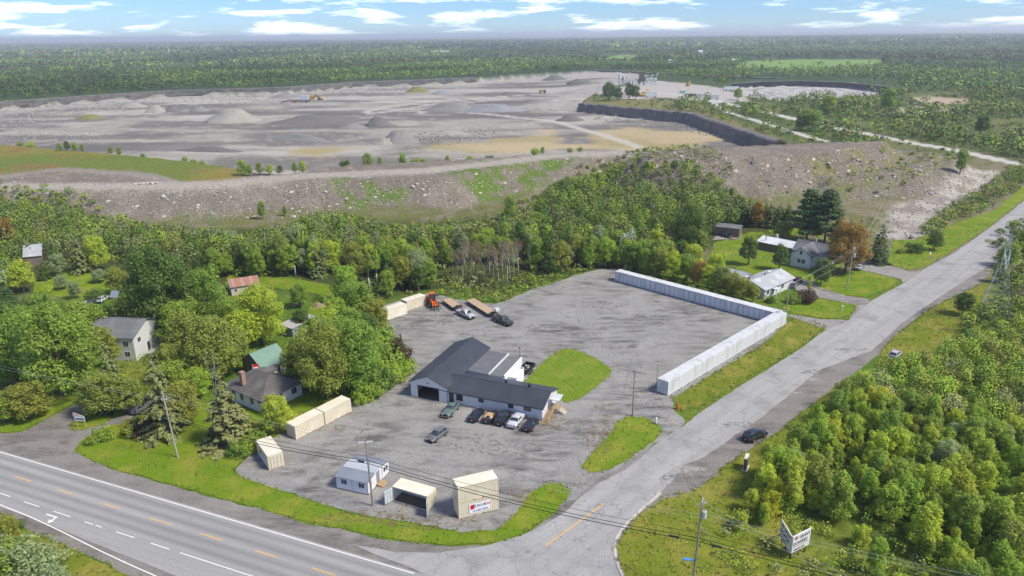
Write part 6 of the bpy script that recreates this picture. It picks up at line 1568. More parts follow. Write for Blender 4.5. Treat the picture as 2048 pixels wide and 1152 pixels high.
# old barn
h, L = house('board_barn', 'weathered grey board barn with lean roof behind the lawn', G(1436, 471), G(1470, 475), 'barn', 8.0)
MB().box(0, L, 0, 3.6, 0, 3.0).build('wall', M_oldwood, h)
for i in range(16): MB().box(i * .5 + .02, i * .5 + .47, -.04, -.004, .05, 2.95).build('plank', M_oldwood, h)
for i in range(7): MB().box(L + .004, L + .04, i * .5 + .02, i * .5 + .47, .05, 2.95).build('plank', M_redbrown if i % 2 else M_oldwood, h)
r = MB(); r.hexa([(-.3, -.35, 3.01), (L + .3, -.35, 3.01), (L + .3, 3.9, 3.4), (-.3, 3.9, 3.4), (-.3, -.35, 3.1), (L + .3, -.35, 3.1), (L + .3, 3.9, 3.5), (-.3, 3.9, 3.5)]); r.build('roof', M_shingm, h)
# tiny grey roof in the trees behind the container row
h, L = house('small_shed', 'small grey roofed shed hidden in the trees behind the container row', G(1300, 500), G(1318, 502), 'shed', 3.5)
gable_walls(h, 0, L, 0, 3, 2.2, 3.2, 'x', M_wallw); roof_gable(h, 0, L, 0, 3, 2.2, 3.2, 'x', M_shingl, .3)
# far farm buildings beyond the quarry
for x, y, w, d, e, lb in [(880, 110, 60, 22, 9, 'far white farm shed standing beyond the quarry forest'), (803, 107, 34, 14, 6, 'far small white shed left of the farm shed beyond the forest'), (573, 107, 40, 14, 6, 'far pale blue roofed shed on the left beyond the forest'), (1345, 127, 16, 10, 5, 'white trailer house beyond the quarry plant'), (1401, 112, 12, 12, 12, 'far white round bin beyond the quarry plant'), (1470, 125, 22, 10, 5, 'far white shed at the edge of the pale field')]:
    g = G(x, y); h = thing('farm_shed', lb, 'shed', (g[0], g[1], hz(*g)), random.uniform(-.2, .2))
    gable_walls(h, -w / 2, w / 2, 0, d, e, e + 3, 'x', M_wallw); roof_gable(h, -w / 2, w / 2, 0, d, e, e + 3, 'x', M_wroof if x != 573 else mat('pale_blue_roof', (.4, .5, .58)), .6)

# ================================================================ VEHICLES
def paint(name, c, rough=.28):
    return mat(name, c, tuple(x * .92 for x in c), rough=rough, scale=2, spec=.5, coat=.6)
M_tyre = mat('tyre_rubber', (.02, .02, .02), (.035, .033, .03), rough=.85, scale=6)
M_rim = mat('wheel_rim', (.42, .43, .44), (.34, .35, .36), rough=.3, metal=.7, scale=5)
M_chrome = mat('chrome', (.6, .6, .62), rough=.15, metal=1.0)
M_headl = mat('headlamp_glass', (.62, .65, .68), rough=.1, spec=.8)
M_taill = mat('tail_lamp_dark_red', (.13, .010, .010), rough=.25); M_tailr = mat('tail_lamp_red', (.45, .015, .012), rough=.25)
M_carglass = mat('car_glass', (.015, .02, .024), (.04, .055, .065), rough=.06, scale=.8, spec=.9)
M_trim = mat('black_plastic', (.022, .022, .024), (.03, .03, .032), rough=.6, scale=3)
M_plate = mat('licence_plate', (.62, .63, .66))
def wheel(root, x, y, r, w):
    side = 1 if y > 0 else -1
    t = MB(); t.tube((x, y - w / 2, r), (x, y + w / 2, r), r, n=16); o = t.build('wheel', M_tyre, root, .6)
    k = MB(); k.tube((x, y + side * (w / 2 - .02), r), (x, y + side * (w / 2 + .015), r), r * .64, r * .6, n=12); k.build('rim', M_rim, o, .6)
    return o
def ring(x, w, zb, zt, crown=.04, tuck=.88, sh=.10):
    """cross section of a car body: sill, waist, shoulder, top"""
    h = zt - zb
    hw_ = [(-w * tuck, zb), (-w * .98, zb + h * .25), (-w, zb + h * .55), (-w * .97, zt - sh), (-w * .86, zt - sh * .15), (-w * .45, zt + crown * .8), (0, zt + crown)]
    return [(x, y, z) for y, z in hw_] + [(x, -y, z) for y, z in hw_[-2::-1]]
def car(name, label, centre, front_pt, m, kind, group=None, roofm=None, z=.05):
    """centre and front_pt: ground points; kind selects proportions"""
    c = np.array(centre); f = np.array(front_pt); a = math.atan2(*(f - c)[::-1])
    K = dict(
        sedan=dict(L=4.7, W=.89, st=[(-1, .42, .62, .80), (-.97, .30, .92, .90), (-.80, .26, .98, .98), (-.45, .24, .97, 1), (.05, .24, .95, 1), (.32, .24, .93, 1), (.75, .25, .84, .98), (.95, .28, .72, .90), (1, .38, .58, .80)], cab=(-.72, .30, -.40, .06, .95, 1.42, .86, .66), wr=.32, ax=(-.60, .61)),
        coupe=dict(L=4.5, W=.92, st=[(-1, .42, .66, .84), (-.96, .30, .92, .92), (-.75, .25, .96, 1), (-.3, .22, .90, 1), (.1, .22, .88, .98), (.4, .22, .84, 1), (.8, .24, .70, .96), (.96, .28, .58, .88), (1, .36, .50, .76)], cab=(-.80, .22, -.30, -.02, .92, 1.24, .84, .60), wr=.34, ax=(-.58, .60)),
        vintage=dict(L=4.9, W=.94, st=[(-1, .40, .60, .66), (-.94, .32, .86, .84), (-.72, .28, 1.02, .96), (-.42, .26, 1.05, 1), (.05, .26, 1.04, 1), (.30, .26, 1.05, .98), (.70, .28, 1.0, .94), (.93, .32, .90, .86), (1, .42, .66, .74)], cab=(-.78, .26, -.36, .06, 1.03, 1.58, .84, .64), wr=.36, ax=(-.58, .60)),
        boat=dict(L=5.3, W=.98, st=[(-1, .42, .74, .92), (-.98, .32, .88, .97), (-.7, .28, .93, 1), (-.3, .26, .92, 1), (.1, .26, .92, 1), (.35, .26, .92, 1), (.85, .28, .88, 1), (.98, .32, .82, .97), (1, .42, .66, .92)], cab=(-.52, .24, -.26, .04, .92, 1.36, .88, .70), wr=.34, ax=(-.58, .62)),
        suv=dict(L=4.7, W=.95, st=[(-1, .45, .80, .88), (-.97, .34, 1.08, .94), (-.6, .30, 1.08, 1), (-.1, .30, 1.06, 1), (.35, .30, 1.05, 1), (.78, .32, 1.0, .97), (.96, .36, .86, .90), (1, .45, .66, .82)], cab=(-.97, .40, -.86, .12, 1.05, 1.74, .90, .72), wr=.37, ax=(-.58, .60)),
        hatch=dict(L=4.4, W=.89, st=[(-1, .42, .74, .84), (-.96, .30, .98, .93), (-.6, .26, 1.0, 1), (-.1, .26, .98, 1), (.35, .26, .95, 1), (.75, .27, .84, .97), (.95, .30, .68, .88), (1, .40, .54, .78)], cab=(-.92, .44, -.62, .08, .96, 1.50, .85, .66), wr=.32, ax=(-.60, .60)),
        pickup=dict(L=5.8, W=.99, st=[(-1, .55, .90, .96), (-.985, .45, 1.02, .98), (-.62, .42, .92, 1), (-.2, .40, .92, 1), (-.16, .40, 1.14, 1), (.40, .40, 1.14, 1), (.52, .42, 1.16, .99), (.92, .44, 1.08, .96), (.99, .48, .92, .92), (1, .55, .72, .86)], cab=(-.17, .46, -.10, .26, 1.13, 1.88, .92, .76), wr=.41, ax=(-.60, .64)))[kind]
    L2 = K['L'] / 2; W = K['W']
    root = thing(name, label, 'car' if kind != 'pickup' else 'pickup truck', (c[0], c[1], z), a, group)
    b = MB(); b.loft([ring(t * L2, W * wf, zb, zt) for t, zb, zt, wf in K['st']]); b.build('body', m, root, .7)
    x0, x1, r0, r1, zb, zt, wb, wt = K['cab']; x0 *= L2; x1 *= L2; r0 *= L2; r1 *= L2; wb *= W; wt *= W; zb -= .02
    # greenhouse: roof shell and pillars in paint, panes set proud
    cb = MB(); n = 5; rings = []
    for k in range(n + 1):
        t = k / n; xx = x0 + (r0 - x0) * t; xf = x1 + (r1 - x1) * t; ww = wb + (wt - wb) * t ** 1.3; zz = zb + (zt - .05 - zb) * t
        rings.append([(xx, -ww, zz), (xx - .0, 0, zz), (xx, ww, zz), ((xx + xf) / 2, ww * 1.01, zz), (xf, ww, zz), (xf + .06, 0, zz), (xf, -ww, zz), ((xx + xf) / 2, -ww * 1.01, zz)])
    rings.append([(p[0] * .94 + .06 * (r0 + r1) / 2, p[1] * .9, zt) for p in rings[-1]])
    cb.loft(rings); cb.build('roof', roofm or m, root, .7)
    def pane(nm, q, off):
        ctr = sum((Vector(p) for p in q), Vector()) / 4; qs = [Vector(p) + Vector(off) for p in q]
        MB().add(qs, [(0, 1, 2, 3)]).build(nm, M_carglass, root)
    def lerp(p, q, t): return tuple(p[i] + (q[i] - p[i]) * t for i in range(3))
    A = [(x1, -wb, zb), (x1, wb, zb), (r1, wt, zt - .05), (r1, -wt, zt - .05)]
    for nm, xb_, xt_, s in (('windscreen', x1, r1, 1), ('rear_window', x0, r0, -1)):
        q = [(xb_, -wb * .92, zb), (xb_, wb * .92, zb), (xt_, wt * .92, zt - .06), (xt_, -wt * .92, zt - .06)]
        lo, hi = (.10, .95) if s > 0 or not roofm else (.30, .72)
        wk = 1.0 if s > 0 or not roofm else .55
        p = MB(); e = .075 * s if s > 0 else -.012
        def at(u, t, bulge):
            yb = (-wb * .92 + 2 * wb * .92 * u) * wk; yt = (-wt * .92 + 2 * wt * .92 * u) * wk
            return (xb_ + (xt_ - xb_) * t + s * .014 + (.06 * bulge if s > 0 else 0), yb + (yt - yb) * t ** 1.3, zb + (zt - .06 - zb) * t + .012)
        p.add([at(0, lo, 0), at(.5, lo, 1), at(1, lo, 0), at(1, hi, 0), at(.5, hi, 1), at(0, hi, 0)], [(0, 1, 4, 5), (1, 2, 3, 4)]); p.build(nm, M_carglass, root)
    for s in (-1, 1):
        segs = [(.07, .47), (.52, .93)] if kind not in ('coupe',) else [(.35, .92)]
        for u0, u1 in segs:
            p = MB()
            def at(u, t):
                xb_ = x0 + (x1 - x0) * u; xt_ = r0 + (r1 - r0) * u
                return (xb_ + (xt_ - xb_) * t, s * ((wb + (wt - wb) * t ** 1.3) * 1.01 + .012), zb + (zt - .05 - zb) * t)
            p.add([at(u0, .14), at(u1, .14), at(u1, .88), at(u0, .88)], [(0, 1, 2, 3)]); p.build('side_window', M_carglass, root)
    for ax in K['ax']:
        for s in (-1, 1):
            arch = MB(); arch.tube((ax * L2, s * (W - .16), K['wr'] + .02), (ax * L2, s * (W + .004), K['wr'] + .02), K['wr'] + .07, n=14); arch.build('wheel_arch', M_trim, root)
            wheel(root, ax * L2, s * (W - .07), K['wr'], .2)
    fz = K['st'][-2][2]; rz_ = K['st'][1][2]
    for s in (-1, 1):
        MB().box(L2 * .955, L2 * .99, s * W * .62 - .17, s * W * .62 + .17, fz - .16, fz - .02).build('headlight', M_headl, root)
        if kind == 'vintage': MB().box(-L2 * .995, -L2 * .95, s * W * .62 - .06, s * W * .62 + .06, rz_ - .2, rz_ - .05).build('tail_light', M_taill, root)
        else: MB().box(-L2 * 1.003, -L2 * .95, s * W * .68 - .16, s * W * .68 + .16, rz_ - .20, rz_ - .08).build('tail_light', M_tailr if name == 'sports_car' or kind == 'suv' and name == 'roadside_suv' else M_taill, root)
        mr = MB(); mr.box(x1 - .25, x1 - .12, s * (wb + .06) - .09, s * (wb + .06) + .09, zb + .08, zb + .22); mr.build('mirror', M_trim if kind in ('pickup', 'suv') else m, root)
    bm_ = M_chrome if kind in ('vintage', 'boat') else M_trim
    for s in (-1, 1):
        p = MB(); p.box(min(s * L2 * .97, s * (L2 + .06)), max(s * L2 * .97, s * (L2 + .06)), -W * .84, W * .84, .36, .50); p.build('bumper', bm_, root)
    MB().box(-L2 - .075, -L2 - .062, -.16, .16, .52, .64).build('licence_plate', M_plate, root)
    gr = MB(); gr.box(L2 * .985, L2 * 1.004, -W * .45, W * .45, .5, fz - .06); gr.build('grille', M_trim, root)
    if kind == 'pickup':
        MB().box(-L2 * .96, -L2 * .21, -W * .84, W * .84, .93, .975).build('bed_liner', M_trim, root)
        rl = MB(); rl.box(-L2 * .98, -L2 * .2, W * .86, W * .97, .9, 1.16); rl.box(-L2 * .98, -L2 * .2, -W * .97, -W * .86, .9, 1.16); rl.box(-L2 * .99, -L2 * .96, -W * .86, W * .86, .9, 1.15); rl.build('bed_side', m, root)
    if kind == 'suv':
        for s in (-1, 1): rr = MB(); rr.bar((r0 + .1, s * wt * .78, zt + .05), (r1 - .1, s * wt * .78, zt + .05), .04); rr.build('roof_rail', M_chrome, root)
        MB().box(r0 + .45, (r0 + r1) / 2 + .2, -wt * .45, wt * .45, zt + .003, zt + .02).build('sunroof', M_carglass, root)
    return root
def Z(p, q, t): return p + (q - p) * t
zc_ = lambda x, y: G(840 + x / 7.877, 790 + y / 7.877)
P_black = paint('car_paint_black', (.012, .012, .014)); P_grey = paint('car_paint_grey', (.13, .13, .135)); P_white = paint('car_paint_silver_white', (.50, .51, .54)); P_greenv = paint('car_paint_sage_green', (.10, .15, .13), .35)
P_silver = paint('car_paint_silver', (.40, .40, .43)); P_dark = paint('car_paint_dark_grey', (.045, .047, .052)); P_wine = paint('car_paint_dark_red', (.07, .015, .02)); P_blue = paint('car_paint_blue_grey', (.16, .18, .22))
M_tan = mat('tan_canvas', (.50, .32, .16), (.44, .28, .14), rough=.85, scale=4)
row = 'cars parked in front of the garage'
def parked(near, far, *a, L=4.6, nose_in=True, **k):
    n = np.array(near); f = np.array(far); d = (f - n) / np.linalg.norm(f - n); c = n + d * L / 2
    return car(*a[:2], c, c + d if nose_in else c - d, *a[2:], **k)
parked(zc_(400, 378), zc_(560, 190), 'vintage_car', 'sage green vintage car apart from the row, nose toward camera', P_greenv, 'vintage', L=4.9, nose_in=False)
parked(zc_(815, 452), zc_(965, 262), 'black_sedan', 'black sedan, leftmost in the row at the office wall', P_black, 'sedan', L=4.7, group=row)
parked(zc_(1040, 470), zc_(1190, 280), 'convertible', 'dark convertible with tan canvas top in the parked row', P_black, 'coupe', L=4.5, group=row, roofm=M_tan)
parked(zc_(1235, 505), zc_(1385, 310), 'black_crossover', 'black crossover between the tan topped convertible and white classic', P_black, 'suv', L=4.7, group=row)
parked(zc_(1432, 545), zc_(1590, 340), 'classic_coupe', 'silver white classic coupe in the parked row', P_white, 'boat', L=5.3, group=row)
parked(zc_(1670, 598), zc_(1830, 395), 'sports_car', 'black sports car with red tail lights, rightmost in the row', P_black, 'coupe', L=4.5, group=row)
parked(zc_(150, 765), zc_(400, 580), 'hatchback', 'grey hatchback standing alone in the middle of the gravel', P_grey, 'hatch', L=4.4, nose_in=False)
zp = lambda x, y: G(840 + x / 10.24, 570 + y / 10.24)
parked(zp(1085, 715), zp(820, 590), 'pickup_truck', 'silver pickup truck hitched to the shorter plank trailer', P_silver, 'pickup', L=5.8, nose_in=False)
parked(zp(1860, 850), zp(1540, 710), 'pickup_truck', 'dark grey pickup truck hitched to the longer plank trailer', P_dark, 'pickup', L=5.8, nose_in=False)
zs = lambda x, y: G(1460 + x / 10.475, 840 + y / 10.475)
parked(zs(310, 478), zs(560, 370), 'roadside_suv', 'black sport utility vehicle parked on the shoulder of the side road', P_black, 'suv', L=5.0)
car('parked_car', 'dark wine red car beside the grey roofed bungalow', G(1594, 566), G(1602, 559), P_wine, 'suv'); car('parked_car', 'blue grey car in front of the grey roofed bungalow', G(1587, 574), G(1594, 567), P_blue, 'hatch')
car('parked_car', 'silver car in the far right driveway, nearer one', G(1717, 538), G(1726, 530), P_silver, 'sedan'); car('parked_car', 'dark car behind the silver one in the far driveway', G(1724, 530), G(1731, 522), P_dark, 'sedan')
car('parked_car', 'black car parked in front of the weathered board barn', G(1450, 474), G(1458, 476), P_black, 'sedan')
car('parked_car', 'silver car half hidden in the thicket beside the road', G(1790, 714), G(1798, 707), P_silver, 'hatch')
for x, y, m, k, lb in [(163, 613, P_white, 'sedan', 'pale old car behind the left trees, leftmost of three'), (186, 608, P_dark, 'sedan', 'dark old car between two pale ones behind the left trees'), (206, 602, P_white, 'hatch', 'pale old car nearest the blue panels behind the left trees'), (268, 640, paint('car_paint_red', (.35, .03, .02)), 'sedan', 'old red car beside the two storey house'), (300, 625, P_white, 'boat', 'pale old car under the largest dark maple'), (285, 820, P_grey, 'suv', 'grey vehicle in the shade under the tall spruce')]:
    car('old_car', lb, G(x, y), G(x + 6, y - 4), m, k)

# ---- wheel loader
M_or = mat('loader_orange', (.62, .13, .015), (.55, .11, .02), rough=.45, scale=2, spec=.4)
lf, lr = zp(360, 560), zp(190, 330)
la = math.atan2(*(lf - lr)[::-1]); lc = lr + (lf - lr) * .45
ld = thing('wheel_loader', 'orange wheel loader with fork attachment beside the far cream container', 'loader', (lc[0], lc[1], .04), la)
b = MB(); b.hexa([(-3.0, -.95, .8), (-.6, -.95, .8), (-.6, .95, .8), (-3.0, .95, .8), (-2.9, -.85, 2.1), (-.7, -.9, 2.2), (-.7, .9, 2.2), (-2.9, .85, 2.1)]); b.box(-3.3, -2.9, -1.0, 1.0, .7, 1.5); b.build('engine_hood', M_or, ld)
b = MB(); b.box(.1, 1.9, -.6, .6, .7, 1.5); b.box(-.6, .1, -.35, .35, .7, 1.2); b.build('front_frame', M_or, ld)
cb = MB(); cb.hexa([(-1.0, -.75, 2.2), (.35, -.75, 1.6), (.35, .75, 1.6), (-1.0, .75, 2.2), (-.9, -.65, 3.3), (.15, -.65, 3.3), (.15, .65, 3.3), (-.9, .65, 3.3)]); cb.build('cab', M_carglass, ld)
MB().box(-1.0, .3, -.75, .75, 3.3, 3.42).build('cab_roof', M_or, ld)
ps = MB()
for x in (-.95, .25):
    for y in (-.7, .7): ps.bar((x, y, 1.9), (x * .9, y * .95, 3.3), .09)
ps.build('cab_pillar', M_trim, ld)
for y in (-.62, .62):
    ar = MB(); ar.bar((.5, y, 1.9), (2.2, y, 1.5), .16, .34); ar.bar((2.2, y, 1.5), (3.3, y, .6), .16, .3); ar.build('lift_arm', M_or, ld)
cy = MB(); cy.tube((.8, 0, 1.5), (2.6, 0, 1.5), .1); cy.bar((2.5, 0, 1.6), (3.3, 0, 1.0), .2, .25); cy.build('tilt_cylinder', M_or, ld)
fk = MB(); fk.box(3.3, 3.42, -1.25, 1.25, .25, .4); fk.box(3.3, 3.42, -1.25, 1.25, 1.0, 1.12)
for y in (-1.2, -.6, 0, .6, 1.2): fk.box(3.3, 3.42, y - .05, y + .05, .25, 1.15)
fk.build('fork_carriage', M_trim, ld)
for y in (-.5, .5): MB().box(3.42, 4.7, y - .08, y + .08, .12, .2).build('fork', M_steel, ld)
for x in (-1.9, 1.2):
    for y in (-1.0, 1.0): wheel(ld, x, y, .72, .5)
for y in (-1.0, 1.0): MB().box(-2.6, -1.1, y - .3, y + .3, 1.5, 1.58).build('mudguard', M_or, ld)

# ---- gooseneck flatbed trailers
M_deck = mat('deck_planks', (.46, .34, .23), (.38, .28, .18), rough=.8, scale=2.5, stretch=(.25, 3, 1)); M_tsteel = mat('trailer_steel', (.06, .05, .045), (.11, .08, .06), rough=.7, scale=4)
def trailer(label, rear, front, n_pl, crate):
    r0 = G(*rear, .95); f0 = G(*front, .95); a = math.atan2(*(f0 - r0)[::-1]); L = float(np.linalg.norm(f0 - r0))
    t = thing('flatbed_trailer', label, 'trailer', (r0[0], r0[1], .04), a)
    W = 2.5; pw = W / n_pl
    for i in range(n_pl):
        b = MB(); b.box(0, L, -W / 2 + i * pw + .012, -W / 2 + (i + 1) * pw - .012, .87 + .006 * (i % 2), .95 + .006 * (i % 2)); b.build('plank', M_deck, t)
    f = MB()
    for y in (-.6, .6): f.box(.1, L, y - .08, y + .08, .6, .866)
    for y in (-W / 2 - .06, W / 2): f.box(0, L, y, y + .06, .72, .93)
    for i in range(int(L / 1.2)): f.box(.4 + i * 1.2, .5 + i * 1.2, -W / 2, W / 2, .75, .86)
    f.build('frame', M_tsteel, t)
    n = MB(); n.bar((L - .1, -.5, .9), (L + .5, -.4, 1.6), .16, .22); n.bar((L - .1, .5, .9), (L + .5, .4, 1.6), .16, .22); n.bar((L + .4, -.4, 1.6), (L + 2.4, 0, 1.6), .16, .22); n.bar((L + .4, .4, 1.6), (L + 2.4, 0, 1.6), .16, .22); n.box(L, L + .3, -1.1, 1.1, .7, 1.3); n.tube((L + 2.35, 0, 1.05), (L + 2.35, 0, 1.65), .08); n.build('gooseneck', M_tsteel, t)
    for x in (L * .22, L * .32):
        for y in (-1.05, 1.05): wheel(t, x, y, .38, .26)
    if crate: MB().box(L + .35, L + 1.35, .15, 1.25, 1.72, 2.3).build('tool_box', M_wroof, t)
    return t
trailer('shorter plank deck gooseneck trailer beside the orange loader', (892.7, 597.5), (915.5, 614), 8, False)
trailer('longer plank deck gooseneck trailer with white tool box', (940.5, 598.5), (985.5, 626.5), 10, True)
for p, q, lb in (((871, 625), (877, 630), 'grey plank lying on the gravel in front of the loader forks'), ((888, 621), (894, 625), 'brown plank lying on the gravel beside the shorter trailer')):
    a, b = G(*p), G(*q); m = MB(); m.bar((a[0], a[1], .1), (b[0], b[1], .1), .25, .1); tag(m.build('loose_plank', M_deck), lb, 'plank')
# ---- dump trailer behind the garage
d0 = G(1053, 745); dt = thing('dump_trailer', 'black dump trailer loaded with scrap behind the garage', 'trailer', (d0[0], d0[1], .04), math.radians(62))
b = MB()
b.box(-1.9, 1.9, -1.0, 1.0, .7, .78)
for y in (-1.0, .94): b.box(-1.9, 1.9, y, y + .06, .78, 1.5)
for x in (-1.9, 1.84): b.box(x, x + .06, -.94, .94, .78, 1.5)
for i in range(6):
    for y in (-1.06, 1.0): b.box(-1.8 + i * .72, -1.72 + i * .72, y, y + .06, .75, 1.5)
b.build('box', M_trim, dt); MB().bar((1.9, 0, .65), (3.2, 0, .55), .15).build('drawbar', M_trim, dt)
for x in (-.45, .45):
    for y in (-1.12, 1.12): wheel(dt, x, y, .34, .22)
jk = MB()
for i in range(16):
    x, y = random.uniform(-1.5, 1.3), random.uniform(-.7, .5); s = random.uniform(.15, .4); z = random.uniform(.78, 1.1); jk.box(x, x + s, y, y + s * 1.2, z, z + s * .7)
jk.build('scrap_load', mat('scrap_pale', (.5, .48, .44), (.2, .18, .15), scale=3), dt)
# red farm machine, blue panels, flag at the left properties
g = G(378, 783); fm = thing('hay_rake', 'rusty red farm implement left of the dormer bungalow', 'implement', (g[0], g[1], 0), .7)
M_fred = mat('faded_red_paint', (.30, .03, .025), (.2, .04, .03), rough=.7, scale=3)
b = MB(); b.bar((-2, 0, .7), (2, .3, .7), .14); b.bar((0, 0, .7), (.4, 1.8, .5), .12)
for i in range(7): b.bar((-1.8 + i * .6, 0, .7), (-1.8 + i * .6, -.5, .12), .05)
b.build('frame', M_fred, fm)
for x in (-1.5, 1.5): wheel(fm, x, .25, .4, .15)
g = G(228, 600); sp = thing('panel_rack', 'tilted rack of blue grey panels behind the left trees', 'panel rack', (g[0], g[1], 0), -.2)
for i in range(6): m = MB(); m.hexa([(-1.2 + i * .4, 0, .6), (-.82 + i * .4, 0, .6), (-.82 + i * .4, 1.2, 2.2), (-1.2 + i * .4, 1.2, 2.2), (-1.2 + i * .4, -.05, .65), (-.82 + i * .4, -.05, .65), (-.82 + i * .4, 1.15, 2.25), (-1.2 + i * .4, 1.15, 2.25)]); m.build('panel', mat('blue_grey_panel', (.25, .31, .38), (.2, .26, .33), scale=2), sp)
for x in (-1.1, 1.1): MB().bar((x, 1.2, 0), (x, 1.2, 2.1), .06).build('leg', M_steel, sp); MB().bar((x, 0, 0), (x, 0, .6), .06).build('leg', M_steel, sp)
g = G(511, 775); fl = thing('flag', 'red and white maple leaf flag hanging at the green roof barn', 'flag', (g[0], g[1], 0), math.radians(25))
MB().tube((0, 0, 0), (0, 0, 5.0), .035).build('flag_pole', M_frame, fl)
M_flagr = mat('flag_red', (.55, .015, .02)); M_flagw = mat('flag_white', (.75, .75, .75))
for i, (z0, z1, m) in enumerate(((4.35, 4.9, M_flagr), (3.3, 4.35, M_flagw), (2.75, 3.3, M_flagr))):
    q = MB(); rings = [[(.05, 0, z) , (.40, -.08, z - .02), (.78, .05, z - .05), (1.12, -.04, z - .08)] for z in (z0, z1)]
    for k in range(3): q.quad(rings[0][k], rings[0][k + 1], rings[1][k + 1], rings[1][k])
    q.build('flag_stripe', m, fl)
lfp = [(0, -.38), (.04, -.12), (.26, -.16), (.22, -.06), (.42, .10), (.34, .14), (.38, .28), (.22, .24), (.18, .32), (.08, .18), (.12, .40), (.05, .36), (0, .50)]; lfp += [(-x, z) for x, z in lfp[-2:0:-1]]
q = MB(); q.add([(.58 + z * .9, -.065, 3.82 + x * .9) for x, z in lfp], [tuple(range(len(lfp)))]); q.build('maple_leaf', M_flagr, fl)

# ================================================================ POLES, WIRES, SIGNS
M_pole = mat('pole_wood', (.22, .175, .135), (.30, .25, .20), rough=.9, scale=3, stretch=(4, 4, .4)); M_polep = mat('pole_wood_pale', (.42, .36, .29), (.34, .29, .235), rough=.9, scale=3, stretch=(4, 4, .4))
M_wire = mat('wire_black', (.015, .015, .017)); M_wirep = mat('wire_aluminium', (.40, .41, .40), rough=.5)
M_ins = mat('insulator_white', (.6, .62, .65)); M_trf = mat('transformer_grey', (.45, .47, .48))
POLES = {}
def pole(key, label, base, h, m=None, lean=(0, 0), arms=(), r=.16, transformer=None, twin=False, z=0.0, cat='utility pole'):
    g = np.array(base); t = thing('utility_pole', label, cat, (g[0], g[1], z))
    top = Vector((lean[0], lean[1], h)); p = MB(); p.tube((0, 0, -.3), top, r, r * .65, 10); p.build('shaft', m or M_pole, t, .8)
    at = lambda zz: Vector((lean[0] * zz / h, lean[1] * zz / h, zz))
    for zz, L, ang, kind in arms:
        d = Vector((math.cos(ang), math.sin(ang), 0)); c = at(zz); a = MB(); a.bar(c - d * L / 2, c + d * L / 2, .1, .12); ar = a.build('crossarm', M_ins if kind == 'white' else (m or M_pole), t)
        for k in (-.48, -.25, .25, .48):
            i = MB(); e = c + d * L * k; i.tube(e + Vector((0, 0, .06)), e + Vector((0, 0, .26)), .06, .04); i.build('insulator', M_ins, ar)
    if transformer:
        zz, ang = transformer; d = Vector((math.cos(ang), math.sin(ang), 0)); c = at(zz) + d * .42; tr = MB(); tr.tube(c, c + Vector((0, 0, .9)), .25, n=12); tr.tube(c + Vector((0, 0, .9)), c + Vector((0, 0, 1.1)), .07, .04); tr.build('transformer', M_trf, t, .6)
    POLES[key] = (Vector((g[0], g[1], z)), top, h)
    return t
def ppt(key, zz, off=(0, 0)):
    b, top, h = POLES[key]; return b + Vector((top.x * zz / h + off[0], top.y * zz / h + off[1], zz))
def wire(label, a, b, sag=.5, r=.022, m=None, group=None, n=14, name='overhead_wire'):
    a = Vector(a); b = Vector(b); pts = []
    for i in range(n + 1):
        t = i / n; p = a.lerp(b, t); p.z -= sag * 4 * t * (1 - t); pts.append(p)
    mb = MB()
    for i in range(n): mb.tube(pts[i], pts[i + 1], r, n=4)
    return tag(mb.build(name, m or M_wire), label, 'wire', group)
ha = math.pi / 2 + HWY
pole('p1', 'pale wooden utility pole on the lawn left of the cream containers', G(356, 915), 12.1, M_polep, lean=(-.55, 0), arms=((10.6, .9, 0, ''),))
pole('p2', 'dark utility pole with white crossarm beside the folding cabin', G(746, 1012), 11.1, M_pole, lean=(-.25, 0), arms=((10.7, 1.9, .15, 'white'),))
pole('p3', 'dark wooden pole with crossarm at the yard entrance island', G(1265, 832), 9.0, M_pole, arms=((8.8, 2.6, -.3, ''), (7.0, .9, .3, ''), (5.0, .9, .5, '')), r=.15)
pole('p4', 'tall pale utility pole with transformer on the far lawn', G(1693, 576), 11.3, M_polep, lean=(.5, .1), arms=((11.0, 1.2, .8, ''),), transformer=(8.6, -.4))
pole('p5', 'plain pale pole behind the white container corner', G(1572, 628), 7.8, M_polep, r=.12)
pole('p6', 'utility pole with transformer at the bottom by the quarry sign', G(1384, 1180), 13.0, M_pole, lean=(.35, .1), arms=((12.4, 1.3, .4, ''), (12.8, .8, 1.2, '')), transformer=(10.6, -.2))
pole('p7', 'thin grey post on the far roadside lawn', G(1777, 515), 6.5, M_trf, r=.10)
pole('p8', 'thin dark pole standing behind the end of the white containers', G(1313, 772), 5.0, M_pole, arms=((4.6, .7, .2, ''),), r=.07)
pole('f1', 'far utility pole beside the white gravel road at right', G(1943, 298), 9.5, M_polep, r=.14)
pole('f2', 'far utility pole among the bushes of the shrubland', G(1763, 290), 8.5, M_polep, r=.14)
pole('f3', 'far utility pole near the quarry entrance', G(1525, 215), 10.5, M_polep, r=.16)
# blue marker tube and guy wires at the bottom pole
b6 = POLES['p6'][0]
